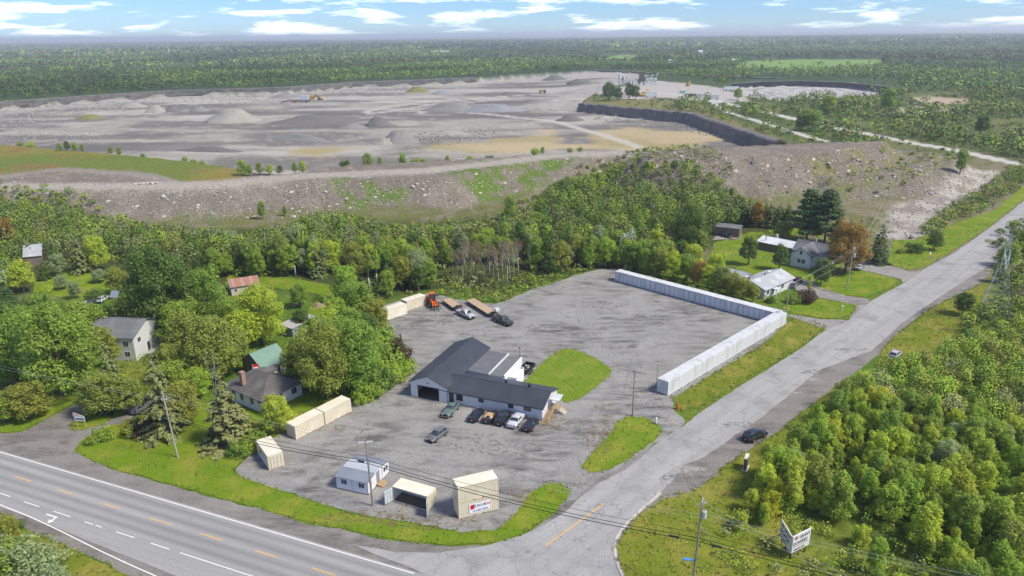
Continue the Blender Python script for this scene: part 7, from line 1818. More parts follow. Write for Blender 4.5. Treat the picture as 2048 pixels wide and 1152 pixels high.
# lines along the highway: a bundle of three dark cables and two thin upper wires
pm1 = hw(-190, 75); p0 = Vector((-150, 141, 0))
hwg = 'cables along the highway'
seq = [('p0', Vector((-115, 126.5, 0))), ('p1', None), ('p2', None), ('p6', None)]
def at_(k, zz, off=(0, 0)):
    if k == 'p0': return Vector((-115 + off[0], 126.5 + off[1], zz))
    if k == 'pe': return Vector((75 + off[0], 52 + off[1], zz))
    return ppt(k, zz, off)
ks = ['p0', 'p1', 'p2', 'p6', 'pe']; names = ['left of the lawn pole', 'between lawn pole and cabin pole', 'between cabin pole and bottom pole', 'right of the bottom pole']
for i in range(4):
    for zz, sg, r, nm in ((7.2, .9, .042, 'lowest thick dark cable'), (7.7, .9, .036, 'middle dark cable'), (8.4, .8, .024, 'upper thin dark cable')):
        wire(f'{nm} along the highway, {names[i]}', at_(ks[i], zz), at_(ks[i + 1], zz), sg, r, M_wire, hwg)
    for k, off in enumerate(((.5, .3), (-.4, -.2))):
        wire(f'thin pale top wire along the highway, {names[i]}', at_(ks[i], 10.8 if ks[i] != 'p1' else 11.6, off), at_(ks[i + 1], 10.7, off), .7, .014, M_wirep, hwg)
q = ppt('p2', 7.3); d_ = (ppt('p1', 7.3) - q).normalized(); cs = MB(); cs.tube(q + d_ * .7, q + d_ * 1.7, .12, n=8); tag(cs.build('splice_case', M_wire), 'black cable splice case hanging left of the cabin pole', 'splice case')
q = ppt('p6', 7.2); d_ = (ppt('p2', 7.2) - q).normalized(); cs = MB(); cs.tube(q + d_ * 2.2 - Vector((0, 0, .1)), q + d_ * 3.4 - Vector((0, 0, .15)), .13, n=8); tag(cs.build('splice_case', M_wire), 'black cable splice case left of the bottom pole', 'splice case')
q = ppt('p6', 7.2); d_ = (at_('pe', 7.2) - q).normalized(); cs = MB(); cs.tube(q + d_ * 1.6 - Vector((0, 0, .1)), q + d_ * 2.8 - Vector((0, 0, .15)), .13, n=8); tag(cs.build('splice_case', M_wire), 'black cable splice case right of the bottom pole', 'splice case')
# lines along the side road
for k, off in enumerate(((.6, 0), (-.6, 0))):
    wire('pale wire from the bottom pole toward the yard entrance pole', ppt('p6', 12.4, off), ppt('p3', 8.8, (off[0] * 1.6, 0)), .6, .016, M_wirep, 'wires across the side road')
    wire('pale wire from the bottom pole down past the quarry sign', ppt('p6', 12.4, off), Vector((52 + off[0], 42, 12)), .4, .018, M_wirep, 'wires right of the bottom pole')
    wire('pale wire between the pale container pole and the far lawn pole', ppt('p5', 7.6), ppt('p4', 10.9, off), .5, .018, M_wirep, 'wires over the right lawns')
    wire('pale wire running on from the far lawn pole to the upper right', ppt('p4', 10.9, off), Vector((128 + off[0], 245, 10)), .6, .018, M_wirep, 'wires beyond the far lawn pole')
wire('low pale wire from the far lawn pole to the pale container pole', ppt('p4', 8.3), ppt('p5', 6.2), .5, .02, M_wirep, 'wires over the right lawns')
wire('low pale wire from the far lawn pole to the upper right', ppt('p4', 8.3), Vector((128, 245, 7.5)), .6, .02, M_wirep, 'wires beyond the far lawn pole')
for a, b_ in (((22.8, 76), 5.0), ((24.5, 74.5), 6.0)):
    wire('guy wire of the bottom pole', ppt('p6', 9.5), Vector((a[0] + b_, a[1] - 1, 0)), 0, .014, M_wirep, 'guy wires', 2, 'guy_wire')
bt = MB(); q = ppt('p6', 4.6); bt.tube(q + Vector((-1.5, .1, 0)), q + Vector((-.3, 0, -.1)), .17, .14, 10); tag(bt.build('marker_tube', mat('marker_blue', (.06, .25, .6), rough=.4)), 'bright blue tube fixed to the bottom utility pole', 'marker tube')

# ---- lattice transmission towers
M_lat = mat('lattice_galvanised', (.42, .50, .50), (.36, .44, .44), rough=.5, scale=2, metal=.3)
def tower(label, base, h, rot, big=True):
    t = thing('lattice_tower', label, 'transmission tower', (base[0], base[1], hz(*base)), rot)
    zw = h * .60     # waist
    lv = [0, .13, .26, .38, .49, .60]; wid = lambda z: 3.3 * (1 - z / zw) + 1.15 * (z / zw) if z <= zw else 1.15
    legs = MB(); br = MB()
    for sx in (-1, 1):
        for sy in (-1, 1): legs.bar((sx * wid(0), sy * wid(0), 0), (sx * wid(zw), sy * wid(zw), zw), .10)
    legs.build('leg', M_lat, t)
    for i in range(len(lv) - 1):
        z0, z1 = lv[i] * h, lv[i + 1] * h; w0, w1 = wid(z0), wid(z1)
        for ax in (0, 1):
            for s in (-1, 1):
                f = (lambda u, w, z: (u * w, s * w, z)) if ax == 0 else (lambda u, w, z: (s * w, u * w, z))
                br.bar(f(-1, w0, z0), f(1, w1, z1), .05); br.bar(f(1, w0, z0), f(-1, w1, z1), .05); br.bar(f(-1, w1, z1), f(1, w1, z1), .05)
    br.build('brace', M_lat, t)
    # splayed window and bridge carrying three phases, two earth wire peaks
    zb = h * .76; hd = MB()
    for s in (-1, 1):
        for sy in (-.7, .7):
            hd.bar((s * 1.15, sy, zw), (s * 2.6, sy * .7, zb), .11)
            hd.bar((s * .9, sy, zw + .2), (s * 2.6, sy * .7, zb), .06)
    for sy in (-.5, .5):
        hd.bar((-5.2, 0, zb), (5.2, 0, zb), .1); hd.bar((-3.6, sy, zb + 1.3), (3.6, sy, zb + 1.3), .09)
        for k in range(8): x = -3.6 + k * .9; hd.bar((x, sy, zb + (1.3 if k % 2 else 0)), (x + .9, sy, zb + (0 if k % 2 else 1.3)), .06)
        hd.bar((-5.2, 0, zb), (-3.6, sy, zb + 1.3), .07); hd.bar((5.2, 0, zb), (3.6, sy, zb + 1.3), .07); hd.bar((-3.6, sy, zb), (3.6, sy, zb), .09)
    hd.build('bridge', M_lat, t)
    for s in (-1, 1):
        pk = MB()
        for sx, sy in ((-.7, -.5), (.7, -.5), (-.7, .5), (.7, .5)): pk.bar((s * 2.7 + sx, sy, zb + 1.3), (s * 2.9, 0, h), .09)
        for q in (.3, .6):
            z = zb + 1.3 + (h - zb - 1.3) * q; w = .7 * (1 - q); pk.bar((s * 2.7 - w, -.5 * (1 - q), z), (s * 2.7 + w, .5 * (1 - q), z), .06); pk.bar((s * 2.7 + w, -.5 * (1 - q), z), (s * 2.7 - w, .5 * (1 - q), z), .06)
        pk.build('peak', M_lat, t)
    for x in (-5.0, 0, 5.0):
        i = MB()
        for k in range(8): i.tube((x, 0, zb - .2 - k * .2), (x, 0, zb - .32 - k * .2), .14, .1, 8)
        i.build('insulator_string', M_ins, t)
    return zb
t1 = G(1985, 640); t2 = G(1254, 520)
tdir = math.atan2(*(t2 - t1)[::-1])
zb1 = tower('tall grey green lattice transmission tower in the thicket at right', t1, 20.5, tdir + math.pi / 2)
zb2 = tower('pale lattice tower half hidden in the trees behind the container row', t2, 9.0, tdir + math.pi / 2)
dv = Vector((math.cos(tdir), math.sin(tdir), 0)); nv = Vector((-dv.y, dv.x, 0))
a1 = Vector((t1[0], t1[1], 0)); a2 = Vector((t2[0], t2[1], 0)); a3 = a2 + dv * 190; a0 = a1 - dv * 90
for i, (o, nm) in enumerate(((-5, 'left'), (0, 'middle'), (5, 'right'))):
    wire(f'{nm} long transmission wire crossing above the yard, between the towers', a1 + nv * o + Vector((0, 0, zb1 - 1.9)), a2 + nv * o + Vector((0, 0, zb2 - 1.0)), 2.0, .02, M_wirep, 'transmission wires', 20)
    wire(f'{nm} transmission wire running left over the woods', a2 + nv * o + Vector((0, 0, zb2 - 1.0)), a3 + nv * o + Vector((0, 0, 12)), 2.0, .022, M_wirep, 'transmission wires', 20)
    wire(f'{nm} transmission wire leaving to the right of the tower', a1 + nv * o + Vector((0, 0, zb1 - 1.9)), a0 + nv * o + Vector((0, 0, 15)), 1.5, .02, M_wirep, 'transmission wires', 10)

# ---- V shaped quarry sign
M_signw = mat('sign_white', (.70, .70, .70), (.64, .64, .63), scale=1.5); M_signl = mat('sign_ivory', (.66, .63, .52), (.6, .57, .47), scale=1.5)
apex = G(1580.5, 1107, 1.15); sg = thing('quarry_sign', 'V shaped white quarry sign on black posts in the grass', 'sign', (apex[0], apex[1], 0))
zb_, zt_ = 1.15, 3.75
_sr = G(1618, 1088, 1.15) - apex; _sl = G(1559.5, 1071, 1.15) - apex
for ang, L, m, nm in ((math.atan2(_sr[1], _sr[0]), float(np.hypot(*_sr)), M_signw, 'R'), (math.atan2(_sl[1], _sl[0]), float(np.hypot(*_sl)), M_signl, 'L')):
    pv = thing('sign_board', None, None); pv.parent = sg; pv.rotation_euler = (0, 0, ang)
    y = -.06 if nm == 'R' else .06; s = -1 if nm == 'R' else 1
    MB().box(.05, L, -.06, .06, zb_, zt_).build('board', m, pv)
    for x in (.35, L / 2, L - .5): MB().box(x - .05, x + .05, -.05 + .12 * (-s), .05 + .12 * (-s), 0, zt_ - .3).build('post', M_trim, pv)
    fr = MB(); fr.box(.05, .10, y + s * .002, y + s * .02, zb_, zt_); fr.box(L - .05, L, y + s * .002, y + s * .02, zb_, zt_); fr.build('border', M_black, pv)
    def tx(tt, size, x, z, w):
        o = text(tt, size, M_black, pv, (0, 0, 0), bold=.012, sx=w)
        if nm == 'R': o.location = (x, y - .012, z); o.rotation_euler = (math.pi / 2, 0, 0)
        else: o.location = (L - x, y + .012, z); o.rotation_euler = (math.pi / 2, 0, math.pi)
    e_ = L / 4.3; tx('GRANT', .72, 1.6 * e_, zb_ + 1.80, e_); tx('QUARRIES', .72, .25 * e_, zb_ + 1.02, e_); tx('1-800-267-7239', .40, .45 * e_, zb_ + .18, e_)
    for k in range(1): ln = MB(); ln.box(.3, L - .3, min(y, y + s * .012), max(y, y + s * .012), zb_ + .74, zb_ + .80); ln.build('rule', M_black, pv)
    em = MB(); cx = .75 if nm == 'R' else L - .75
    em.prism([(cx + .38 * math.cos(t * math.pi / 6), zb_ + 2.12 + .26 * math.sin(t * math.pi / 6)) for t in range(12)], min(y, y + s * .014), max(y, y + s * .014), 'y'); em.build('emblem', mat('emblem_brown', (.32, .16, .12)), pv)
# ---- dark stone slab sign
g = G(1491, 937); st = thing('slab_sign', 'dark upright slab sign with pale edge on the grass verge', 'sign', (g[0], g[1], 0), math.radians(62))
MB().box(-.85, .85, -.22, .22, .12, 2.15).build('slab', mat('slab_grey', (.09, .085, .085), (.13, .12, .12), scale=2), st); MB().box(-.9, .9, -.26, .26, 2.15, 2.22).build('cap', mat('slab_cap', (.6, .58, .53)), st); MB().box(-1.0, 1.0, -.4, .4, 0, .12).build('plinth', mat('slab_plinth', (.62, .56, .45)), st)
# ---- small things
g = G(164, 855); rs_ = thing('post_sign', 'small white roadside sign with slanted top on two wooden posts', 'sign', (g[0], g[1], 0), -.1)
for x in (-.75, .75): MB().box(x - .06, x + .06, -.06, .06, 0, 2.3).build('post', mat('post_pine', (.5, .34, .14)), rs_)
MB().box(-.95, .95, -.10, -.062, 1.35, 2.3).build('board', M_signw, rs_)
MB().box(-.8, .8, -.114, -.102, 1.62, 1.9).build('dark_band', M_navy, rs_)
m = MB(); m.prism([(-1.2, 2.3), (1.0, 2.3), (-1.0, 3.0)], -.12, -.04, 'y'); m.build('slant_top', mat('sign_tan', (.50, .40, .33)), rs_)
g = G(60, 838); mbx = thing('mailbox', 'white mailbox on a post at the edge of the left lawn', 'mailbox', (g[0], g[1], 0), .3)
MB().box(-.05, .05, -.05, .05, 0, 1.1).build('post', M_frame, mbx); b = MB(); b.prism([(-.14, 1.1), (.14, 1.1), (.14, 1.28), (.08, 1.38), (-.08, 1.38), (-.14, 1.28)], -.3, .3, 'y'); b.build('box', M_frame, mbx)
g = G(1312, 848); bo = thing('bollard', 'white bollard at the tip of the entrance island', 'bollard', (g[0], g[1], 0.05)); b = MB(); b.tube((0, 0, 0), (0, 0, 1.15), .2, .2, 12); b.tube((0, 0, 1.15), (0, 0, 1.25), .2, .1, 12); b.build('tube', M_signw, bo, .6); MB().tube((0, 0, 0), (0, 0, .08), .3, n=12).build('foot', M_trim, bo)
g = G(1355, 819); br_ = thing('traffic_barrel', 'orange traffic barrel on the grass near the end of the white containers', 'barrel', (g[0], g[1], .06)); M_tor = mat('barrel_orange', (.60, .14, .03), (.5, .11, .03), scale=3)
b = MB()
for z0, z1, r0, r1 in ((0, .12, .38, .36), (.12, .45, .30, .28), (.45, .75, .27, .25), (.75, 1.05, .24, .2)): b.tube((0, 0, z0), (0, 0, z1), r0, r1, 12)
b.build('drum', M_tor, br_, .6); MB().box(-.12, .12, -.03, .03, 1.05, 1.2).build('handle', M_trim, br_)
for (x, y), ang, m, lb in (((1105, 988), .2, M_tor, 'orange marker stake on the grass point by the entrance'), ((800, 1025), .6, M_yellow, 'leaning yellow marker stake in front of the open container'), ((1230, 848), -.4, M_yellow, 'yellow marker stake by the entrance island'), ((1176, 938), .1, M_tor, 'orange marker stake at the lower tip of the entrance island'), ((1014, 1060), .0, M_tor, 'thin orange stake in the grass right of the container stack')):
    g = G(x, y); o = MB(); o.bar((0, 0, 0), (math.sin(ang) * 1.2, 0, 1.3), .09); tag(o.build('marker_stake', m, loc=(g[0], g[1], .05)), lb, 'stake')
g = G(1858, 520); dsg = thing('diamond_sign', 'diamond shaped road sign seen from behind on the roadside lawn', 'sign', (g[0], g[1], .05), .6); MB().box(-.04, .04, -.04, .04, 0, 2.4).build('post', M_steel, dsg); b = MB(); b.prism([(0, 1.5), (.55, 2.05), (0, 2.6), (-.55, 2.05)], -.07, -.042, 'y'); b.build('plate', mat('sign_back', (.62, .64, .66)), dsg)
g = G(218, 868); wp = thing('garden_post', 'pale post in the shrub bed by the drive', 'post', (g[0], g[1], 0)); MB().box(-.07, .07, -.07, .07, 0, 2.3).build('post', M_polep, wp); MB().box(-.1, .1, -.1, .1, 2.3, 2.38).build('cap', M_polep, wp)
for (x, y), lb in (((1711, 614), 'small yellow roadside marker at the drive mouth'), ):
    g = G(x, y); tag(MB().box(-.12, .12, -.12, .12, 0, .7).build('marker_post', M_yellow, loc=(g[0], g[1], .05)), lb, 'marker')
g = G(1684, 622); mbx = thing('mailbox', 'white mailbox on the lawn by the bungalow drive', 'mailbox', (g[0], g[1], .05), .3)
MB().box(-.05, .05, -.05, .05, 0, 1.1).build('post', M_frame, mbx); MB().box(-.14, .14, -.3, .3, 1.1, 1.35).build('box', M_frame, mbx)
# hay heap and boards on the left lawn
g = G(645, 612); b = MB()
for i in range(7): x = random.uniform(-1.6, 1.6); y = random.uniform(-1, 1); b.tube((x, y, 0), (x, y, random.uniform(.6, 1.5)), 1.0, .4, 9)
tag(b.build('brush_heap', mat('heap_brown', (.22, .17, .10), (.32, .25, .16), rough=1, scale=3, bump=.1), loc=(g[0], g[1], 0)), 'brown heap of brush on the left lawn near the woods', 'heap')
g = G(782, 690); b = MB(); b.prism([(-1.5, 0), (1.5, 0), (1.0, .8), (.2, 1.2), (-.8, .9)], -.8, .9, 'y'); tag(b.build('sand_heap', mat('sand_tan', (.48, .37, .22), (.42, .32, .19), scale=2, rough=1, bump=.05), loc=(g[0], g[1], 0)), 'small tan sand heap at the hedge tip beside the yard', 'heap')
for x, y in ((620, 668), (650, 650), (655, 640), (600, 610)):
    g = G(x, y); b = MB()
    for i in range(6): a = random.uniform(0, 3.1); p = Vector((random.uniform(-1, 1), random.uniform(-1, 1), .15 + i * .1)); d = Vector((math.cos(a), math.sin(a), 0)) * 1.3; b.bar(p - d, p + d, .3, .08)
    tag(b.build('lumber_pile', M_deck, loc=(g[0], g[1], 0)), {620: 'pile of boards right of the small grey shed', 650: 'second pile of boards behind the olive maple', 655: 'pile of boards by the brush heap', 600: 'pale boards at the small tree on the lawn'}[x], 'lumber pile')

# ================================================================ QUARRY
def strata_mat(name, c1, c2, c3):
    m, nt, b = new_mat(name); tc = nt.nodes.new('ShaderNodeTexCoord')
    def noise(sc, mp):
        q = nt.nodes.new('ShaderNodeMapping'); q.inputs['Scale'].default_value = mp; nt.links.new(tc.outputs['Object'], q.inputs[0]); n = nt.nodes.new('ShaderNodeTexNoise'); n.inputs['Scale'].default_value = sc; n.inputs['Detail'].default_value = 6; n.inputs['Roughness'].default_value = .7; nt.links.new(q.outputs[0], n.inputs['Vector'])
        r = nt.nodes.new('ShaderNodeMapRange'); r.inputs['From Min'].default_value = .38; r.inputs['From Max'].default_value = .62; nt.links.new(n.outputs['Fac'], r.inputs['Value']); return r.outputs[0]
    x = nt.nodes.new('ShaderNodeMixRGB'); x.inputs['Color1'].default_value = (*c1, 1); x.inputs['Color2'].default_value = (*c2, 1); nt.links.new(noise(1.0, (.06, .06, 1.3)), x.inputs['Fac'])
    y = nt.nodes.new('ShaderNodeMixRGB'); y.inputs['Color2'].default_value = (*c3, 1); nt.links.new(x.outputs[0], y.inputs['Color1'])
    k = nt.nodes.new('ShaderNodeMath'); k.operation = 'MULTIPLY'; k.inputs[1].default_value = .7; nt.links.new(noise(.35, (1, 1, .25)), k.inputs[0]); nt.links.new(k.outputs[0], y.inputs['Fac'])
    nt.links.new(y.outputs[0], b.inputs['Base Color']); b.inputs['Roughness'].default_value = .95; return m
M_rockw = strata_mat('quarry_face_rock', (.055, .052, .05), (.10, .095, .09), (.17, .158, .145))
M_rockd = strata_mat('quarry_face_rock_dark', (.07, .065, .062), (.14, .13, .12), (.22, .20, .18))
def rock_face(name, label, line, z0, z1, m, inward, step=3.0, seed=0, amp=1.3):
    """blasted quarry face: courses of ledges with broken edges along a line on the rim"""
    P = np.asarray(line, float); rs = np.random.default_rng(seed); pts = []
    for a, b in zip(P[:-1], P[1:]):
        L = np.linalg.norm(b - a); n = max(1, int(L / step))
        for i in range(n): pts.append(a + (b - a) * i / n)
    pts.append(P[-1]); Q = np.array(pts); d = np.gradient(Q, axis=0); d /= np.linalg.norm(d, axis=1, keepdims=True) + 1e-9; nr = np.stack([-d[:, 1], d[:, 0]], 1)
    rim = np.asarray(inward)
    tst = sdist(Q[:, 0] + nr[:, 0] * 3, Q[:, 1] + nr[:, 1] * 3, rim); nr = np.where((tst < 0)[:, None], nr, -nr)
    NL = 9; lev = np.linspace(0, 1, NL); V = []; 
    drift = rs.normal(size=len(Q)); drift = np.convolve(drift, np.ones(3) / 3, 'same') * amp * 1.4
    for k, t in enumerate(lev):
        off = 3.2 + drift + rs.normal(size=len(Q)) * amp * .45 + (1 - t) * 1.6 + (.55 if k % 2 else 0)
        z = z0 - .8 + (z1 - z0 + 1.0) * t + rs.normal(size=len(Q)) * .18 * (0 < k < NL - 1) + (rs.normal(size=len(Q)) * .35 if k == NL - 1 else 0)
        V.append(np.stack([Q[:, 0] + nr[:, 0] * off, Q[:, 1] + nr[:, 1] * off, z], 1))
    V.append(np.stack([Q[:, 0] - nr[:, 0] * 3, Q[:, 1] - nr[:, 1] * 3, np.full(len(Q), z1 + .05)], 1))
    n = len(Q); F = []
    for k in range(NL):
        for i in range(n - 1): F.append((k * n + i, k * n + i + 1, (k + 1) * n + i + 1, (k + 1) * n + i))
    me = mesh_np(name, np.concatenate(V), quads=F); me.materials.append(m); o = bpy.data.objects.new(name, me); link(o); tag(o, label, None, kind='structure'); return o
qr = quarry_rim
rock_face('quarry_face', 'long rock face at the back of the quarry', qr[0:8], PIT, .4, M_rockw, qr, 4, 1)
rock_face('quarry_face', 'far rock face right of the quarry centre', px_poly([(1189, 141), (1244, 143), (1300, 148), (1380, 150), (1474, 156), (1560, 158)]), -6, 1.5, M_rockd, px_poly([(1180, 200), (1189, 141), (1560, 158), (1560, 200)]), 6, 2, 2)
rock_face('quarry_face', 'dark rock face below the plant peninsula', qr[15:23], PIT, .4, M_rockd, qr, 2.2, 3, 1.0)
rock_face('quarry_face', 'rock face of the second pit at far right', px_poly([(1464, 168), (1520, 164), (1600, 162), (1690, 165), (1774, 173)]), -7, .3, M_rockw, pit2_rim, 5, 4, 1.5)
# peninsula shoulder keeps the level of the plant
# ---- stockpiles
def pile_mat(name, c): return mat(name, c, tuple(x * 1.3 for x in c), rough=1, scale=.5, detail=8, bump=.4, bscale=.6, spec=.1)
PM = dict(pale=pile_mat('crushed_stone_pale', (.25, .235, .205)), dark=pile_mat('crushed_stone_dark', (.125, .118, .112)), grey=pile_mat('crushed_stone_grey', (.18, .173, .165)), blue=pile_mat('crushed_stone_blue', (.20, .205, .215)), green=pile_mat('overgrown_mound', (.15, .16, .05)))
def pile(px, py, w_px, h_px, m, label, elong=1.0, rot=0.0, seed=0, flat=.12):
    g = G(px, py, PIT); z = hz(*g); g = G(px, py, z); D = float(np.hypot(np.hypot(*g), CAM_H - z)); sc = D / FPX; r = w_px * sc / 2; h = h_px * sc * 1.05
    rs = np.random.default_rng(seed + int(px)); n = 26; rings = []; lv = [(1.08, -.8), (1, .0), (.86, .16), (.66, .42), (.45, .70), (.26, .92), (.12, 1.0)]
    wob = [rs.normal(size=n) for _ in range(2)]; sm = np.convolve(np.concatenate([wob[0], wob[0][:4]]), np.ones(4) / 4, 'same')[:n]
    for q, hh in lv:
        ring_ = []
        for i in range(n):
            t = 6.2832 * i / n; rr = r * (q + (flat if q < .3 else 0)) * (1 + .13 * sm[i] + .05 * rs.normal())
            x, y = rr * math.cos(t), rr * math.sin(t) / elong; ring_.append((x, y, hh * h * (1 + .05 * rs.normal()) - (.6 if hh <= 0 else 0)))
        rings.append(ring_)
    mb = MB(); mb.loft(rings); o = mb.build('gravel_pile', PM[m], smooth=.9, loc=(g[0], g[1], z), rot=(0, 0, rot)); tag(o, label, 'gravel pile', 'stockpiles in the quarry'); return o
for i, (x, y, w, h, m, lb, el, ro) in enumerate([
    (468, 242, 105, 20, 'pale', 'broad pale cone of crushed stone left of the quarry centre', 1.2, 0), (312, 224, 38, 11, 'pale', 'small tan heap left of the broad pale cone', 1, 0), (345, 222, 36, 8, 'dark', 'small dark heap beside the small tan heap', 1, .3), (398, 222, 40, 8, 'grey', 'low grey heap behind the broad pale cone', 1.2, 0),
    (640, 245, 215, 13, 'dark', 'long dark ridge of crushed stone across the quarry middle', 3.2, .12), (757, 249, 55, 13, 'dark', 'dark pointed cone right of the long dark ridge', 1, 0), (705, 256, 60, 8, 'grey', 'low grey heap below the dark pointed cone', 1.5, 0), (600, 280, 170, 10, 'grey', 'long grey windrow in the quarry foreground', 4.0, -.5), (800, 284, 75, 21, 'grey', 'steep grey cone near the berm crest shrubs', 1, 0), (770, 287, 60, 9, 'pale', 'pale skirt heap left of the steep grey cone', 1.3, 0),
    (905, 222, 130, 15, 'grey', 'wide grey mound between the haul tracks', 1.8, 0), (985, 222, 130, 12, 'blue', 'wide bluish mound right of the grey mound', 2.2, 0), (1140, 241, 56, 10, 'dark', 'dark heap near the dark rock face', 1.3, 0), (1205, 238, 30, 5, 'pale', 'low pale rubble heap right of the dark heap', 1.2, 0), (835, 184, 50, 9, 'green', 'overgrown green mound at the back of the quarry', 1.6, 0), (885, 188, 48, 6, 'blue', 'bluish low heap beside the overgrown mound', 1.5, 0), (1015, 190, 30, 5, 'dark', 'far small dark heap near the haul road', 1.2, 0),
    (1160, 165, 52, 6, 'dark', 'far long dark heap left of the plant', 2, 0), (1110, 160, 56, 8, 'dark', 'far dark heap at the back corner of the quarry', 1.6, 0), (420, 302, 140, 7, 'dark', 'long dark windrow near the left plateau', 4.5, -.2), (265, 214, 60, 7, 'pale', 'pale rubble heap along the back face', 1.6, 0), (180, 237, 50, 6, 'green', 'overgrown low heap at the left of the quarry', 1.5, 0), (900, 268, 90, 6, 'pale', 'pale rubble bank before the tan floor', 2, 0), (570, 195, 60, 6, 'grey', 'low grey cone left of the crusher', 1.3, 0)]):
    pile(x, y, w, h, m, lb, el, ro, i)
# ---- stones: big ones singly, small ones as rubble
def stone_mesh(seed):
    rs = np.random.default_rng(seed); bm = bmesh.new(); bmesh.ops.create_icosphere(bm, subdivisions=1, radius=1)
    for v in bm.verts: v.co *= .75 + .5 * rs.random(); v.co.z *= .7
    me = bpy.data.meshes.new('boulder'); bm.to_mesh(me); bm.free(); me.materials.append(mat('boulder_limestone', (.36, .33, .285), (.45, .42, .37), rough=.95, scale=1.5)); return me
SM = [stone_mesh(s) for s in range(5)]
brs = np.random.default_rng(12)
def slope_pts(poly, n):
    lo, hi = poly.min(0), poly.max(0); x = brs.uniform(lo[0], hi[0], n * 4); y = brs.uniform(lo[1], hi[1], n * 4); k = sdist(x, y, poly) < 0; return x[k][:n], y[k][:n]
face_l = np.concatenate([px_poly([(0, 374), (171, 376), (342, 372), (444, 367), (581, 357), (700, 354), (890, 353)], BH), px_poly([(900, 400), (700, 420), (560, 440), (400, 440), (200, 425), (0, 410)])])
face_r = np.concatenate([px_poly([(1290, 316), (1400, 315), (1500, 314), (1600, 309), (1690, 301), (1767, 286), (1850, 300)], SH), px_poly([(1930, 350), (1850, 400), (1700, 400), (1550, 395), (1400, 365), (1300, 345)])])
cnt = 0
for poly, n in ((face_l, 75), (face_r, 70), (rocky_drain, 15)):
    x, y = slope_pts(poly, n); z = height(x, y)
    for i in range(len(x)):
        o = bpy.data.objects.new('boulder', SM[i % 5]); link(o, ground); s = .35 + .75 * brs.random() ** 3; o.scale = (s * (.8 + .5 * brs.random()), s, s); o.location = (x[i], y[i], z[i] + s * .15); o.rotation_euler = (0, 0, brs.random() * 6)
for (px_, py_) in ((270, 367), (278, 367), (288, 367), (296, 367), (305, 366), (262, 368)):
    g = G(px_, py_, BH); o = bpy.data.objects.new('boulder', SM[px_ % 5]); link(o, ground); o.scale = (1.2, 1.0, 1.0); o.location = (g[0], g[1] + 3, hz(g[0], g[1] + 3) + .3)
def rubble():
    V0 = np.array([v.co[:] for v in SM[1].vertices]); F0 = np.array([p.vertices[:] for p in SM[1].polygons]); Vs = []; Fs = []; off = 0
    far_edge = np.concatenate([px_poly([(-60, 220), (200, 206), (350, 197), (565, 188), (700, 176), (850, 170)], PIT), px_poly([(860, 178), (700, 190), (560, 205), (350, 215), (200, 228), (0, 250), (-60, 260)], PIT)])
    left_bank = px_poly([(-60, 250), (60, 238), (150, 245), (230, 270), (200, 292), (60, 285), (-60, 280)], PIT)
    pn_edge = px_poly([(1180, 232), (1300, 243), (1400, 252), (1440, 275), (1400, 270), (1300, 248), (1190, 240)], PIT)
    for poly, n, s0 in ((face_l, 900, .28), (face_r, 900, .28), (rocky_drain, 500, .3), (far_edge, 900, .9), (left_bank, 420, .6), (pn_edge, 250, .6), (px_poly([(800, 285), (850, 262), (980, 255), (1000, 270), (900, 290)], PIT), 300, .7)):
        x, y = slope_pts(poly, n); z = height(x, y)
        for i in range(len(x)):
            s = s0 * (.5 + 1.3 * brs.random() ** 2); a = brs.random() * 6.28; c, d = math.cos(a), math.sin(a)
            v = V0 * s; v = np.stack([v[:, 0] * c - v[:, 1] * d + x[i], v[:, 0] * d + v[:, 1] * c + y[i], v[:, 2] + z[i] + s * .2], 1); Vs.append(v); Fs.append(F0 + off); off += len(v)
    me = mesh_np('rubble', np.concatenate(Vs), tris=np.concatenate(Fs)); me.materials.append(mat('rubble_stone', (.22, .205, .18), (.34, .315, .28), rough=.95, scale=.3)); o = bpy.data.objects.new('rubble', me); link(o); tag(o, 'loose broken stones strewn over berm, stockpile and quarry edges', 'rubble', kind='stuff')
rubble()
# ---- processing plant and machines (a few pixels each)
M_pw = mat('plant_pale_steel', (.55, .57, .58), (.46, .48, .49), scale=.4); M_pd = mat('plant_dark_steel', (.06, .058, .055), (.1, .095, .09), scale=.4); M_yel = mat('machine_yellow', (.55, .33, .03), (.45, .27, .03), scale=1); M_rs = mat('machine_rust', (.24, .13, .07), (.15, .09, .06), scale=.8)
def qthing(name, label, cat, px, py, rz=0.0):
    g = G(px, py, -3); z = hz(*g); g = G(px, py, z); return thing(name, label, cat, (g[0], g[1], hz(*g)), rz)
t = qthing('silo', 'pair of pale round silos at the quarry plant', 'silo', 1243, 167); t.scale = (.75, .75, .75)
for x in (-3.5, 3.5):
    b = MB(); b.tube((x, 0, 3), (x, 0, 17 if x < 0 else 13), 2.6, n=14); b.tube((x, 0, 17 if x < 0 else 13), (x, 0, 18.5 if x < 0 else 14.5), 2.6, .5, 14); b.tube((x, 0, 0), (x, 0, 3), .8, 2.6, 14); b.build('bin', M_pw, t, .6)
t = qthing('mixing_tower', 'dark square mixing tower at the quarry plant', 'tower', 1283, 170); t.scale = (.75, .75, .75)
b = MB(); b.box(-4, 4, -4, 4, 6, 22); b.build('housing', M_pd, t); MB().box(-4.3, 4.3, -4.3, 4.3, 22, 22.6).build('roof', M_rs, t)
for x in (-3.5, 3.5):
    for y in (-3.5, 3.5): MB().box(x - .4, x + .4, y - .4, y + .4, 0, 6).build('leg', M_pd, t)
t = qthing('hopper_plant', 'pale batch hoppers with sloping conveyor at the quarry plant', 'plant', 1302, 170); t.scale = (.75, .75, .75)
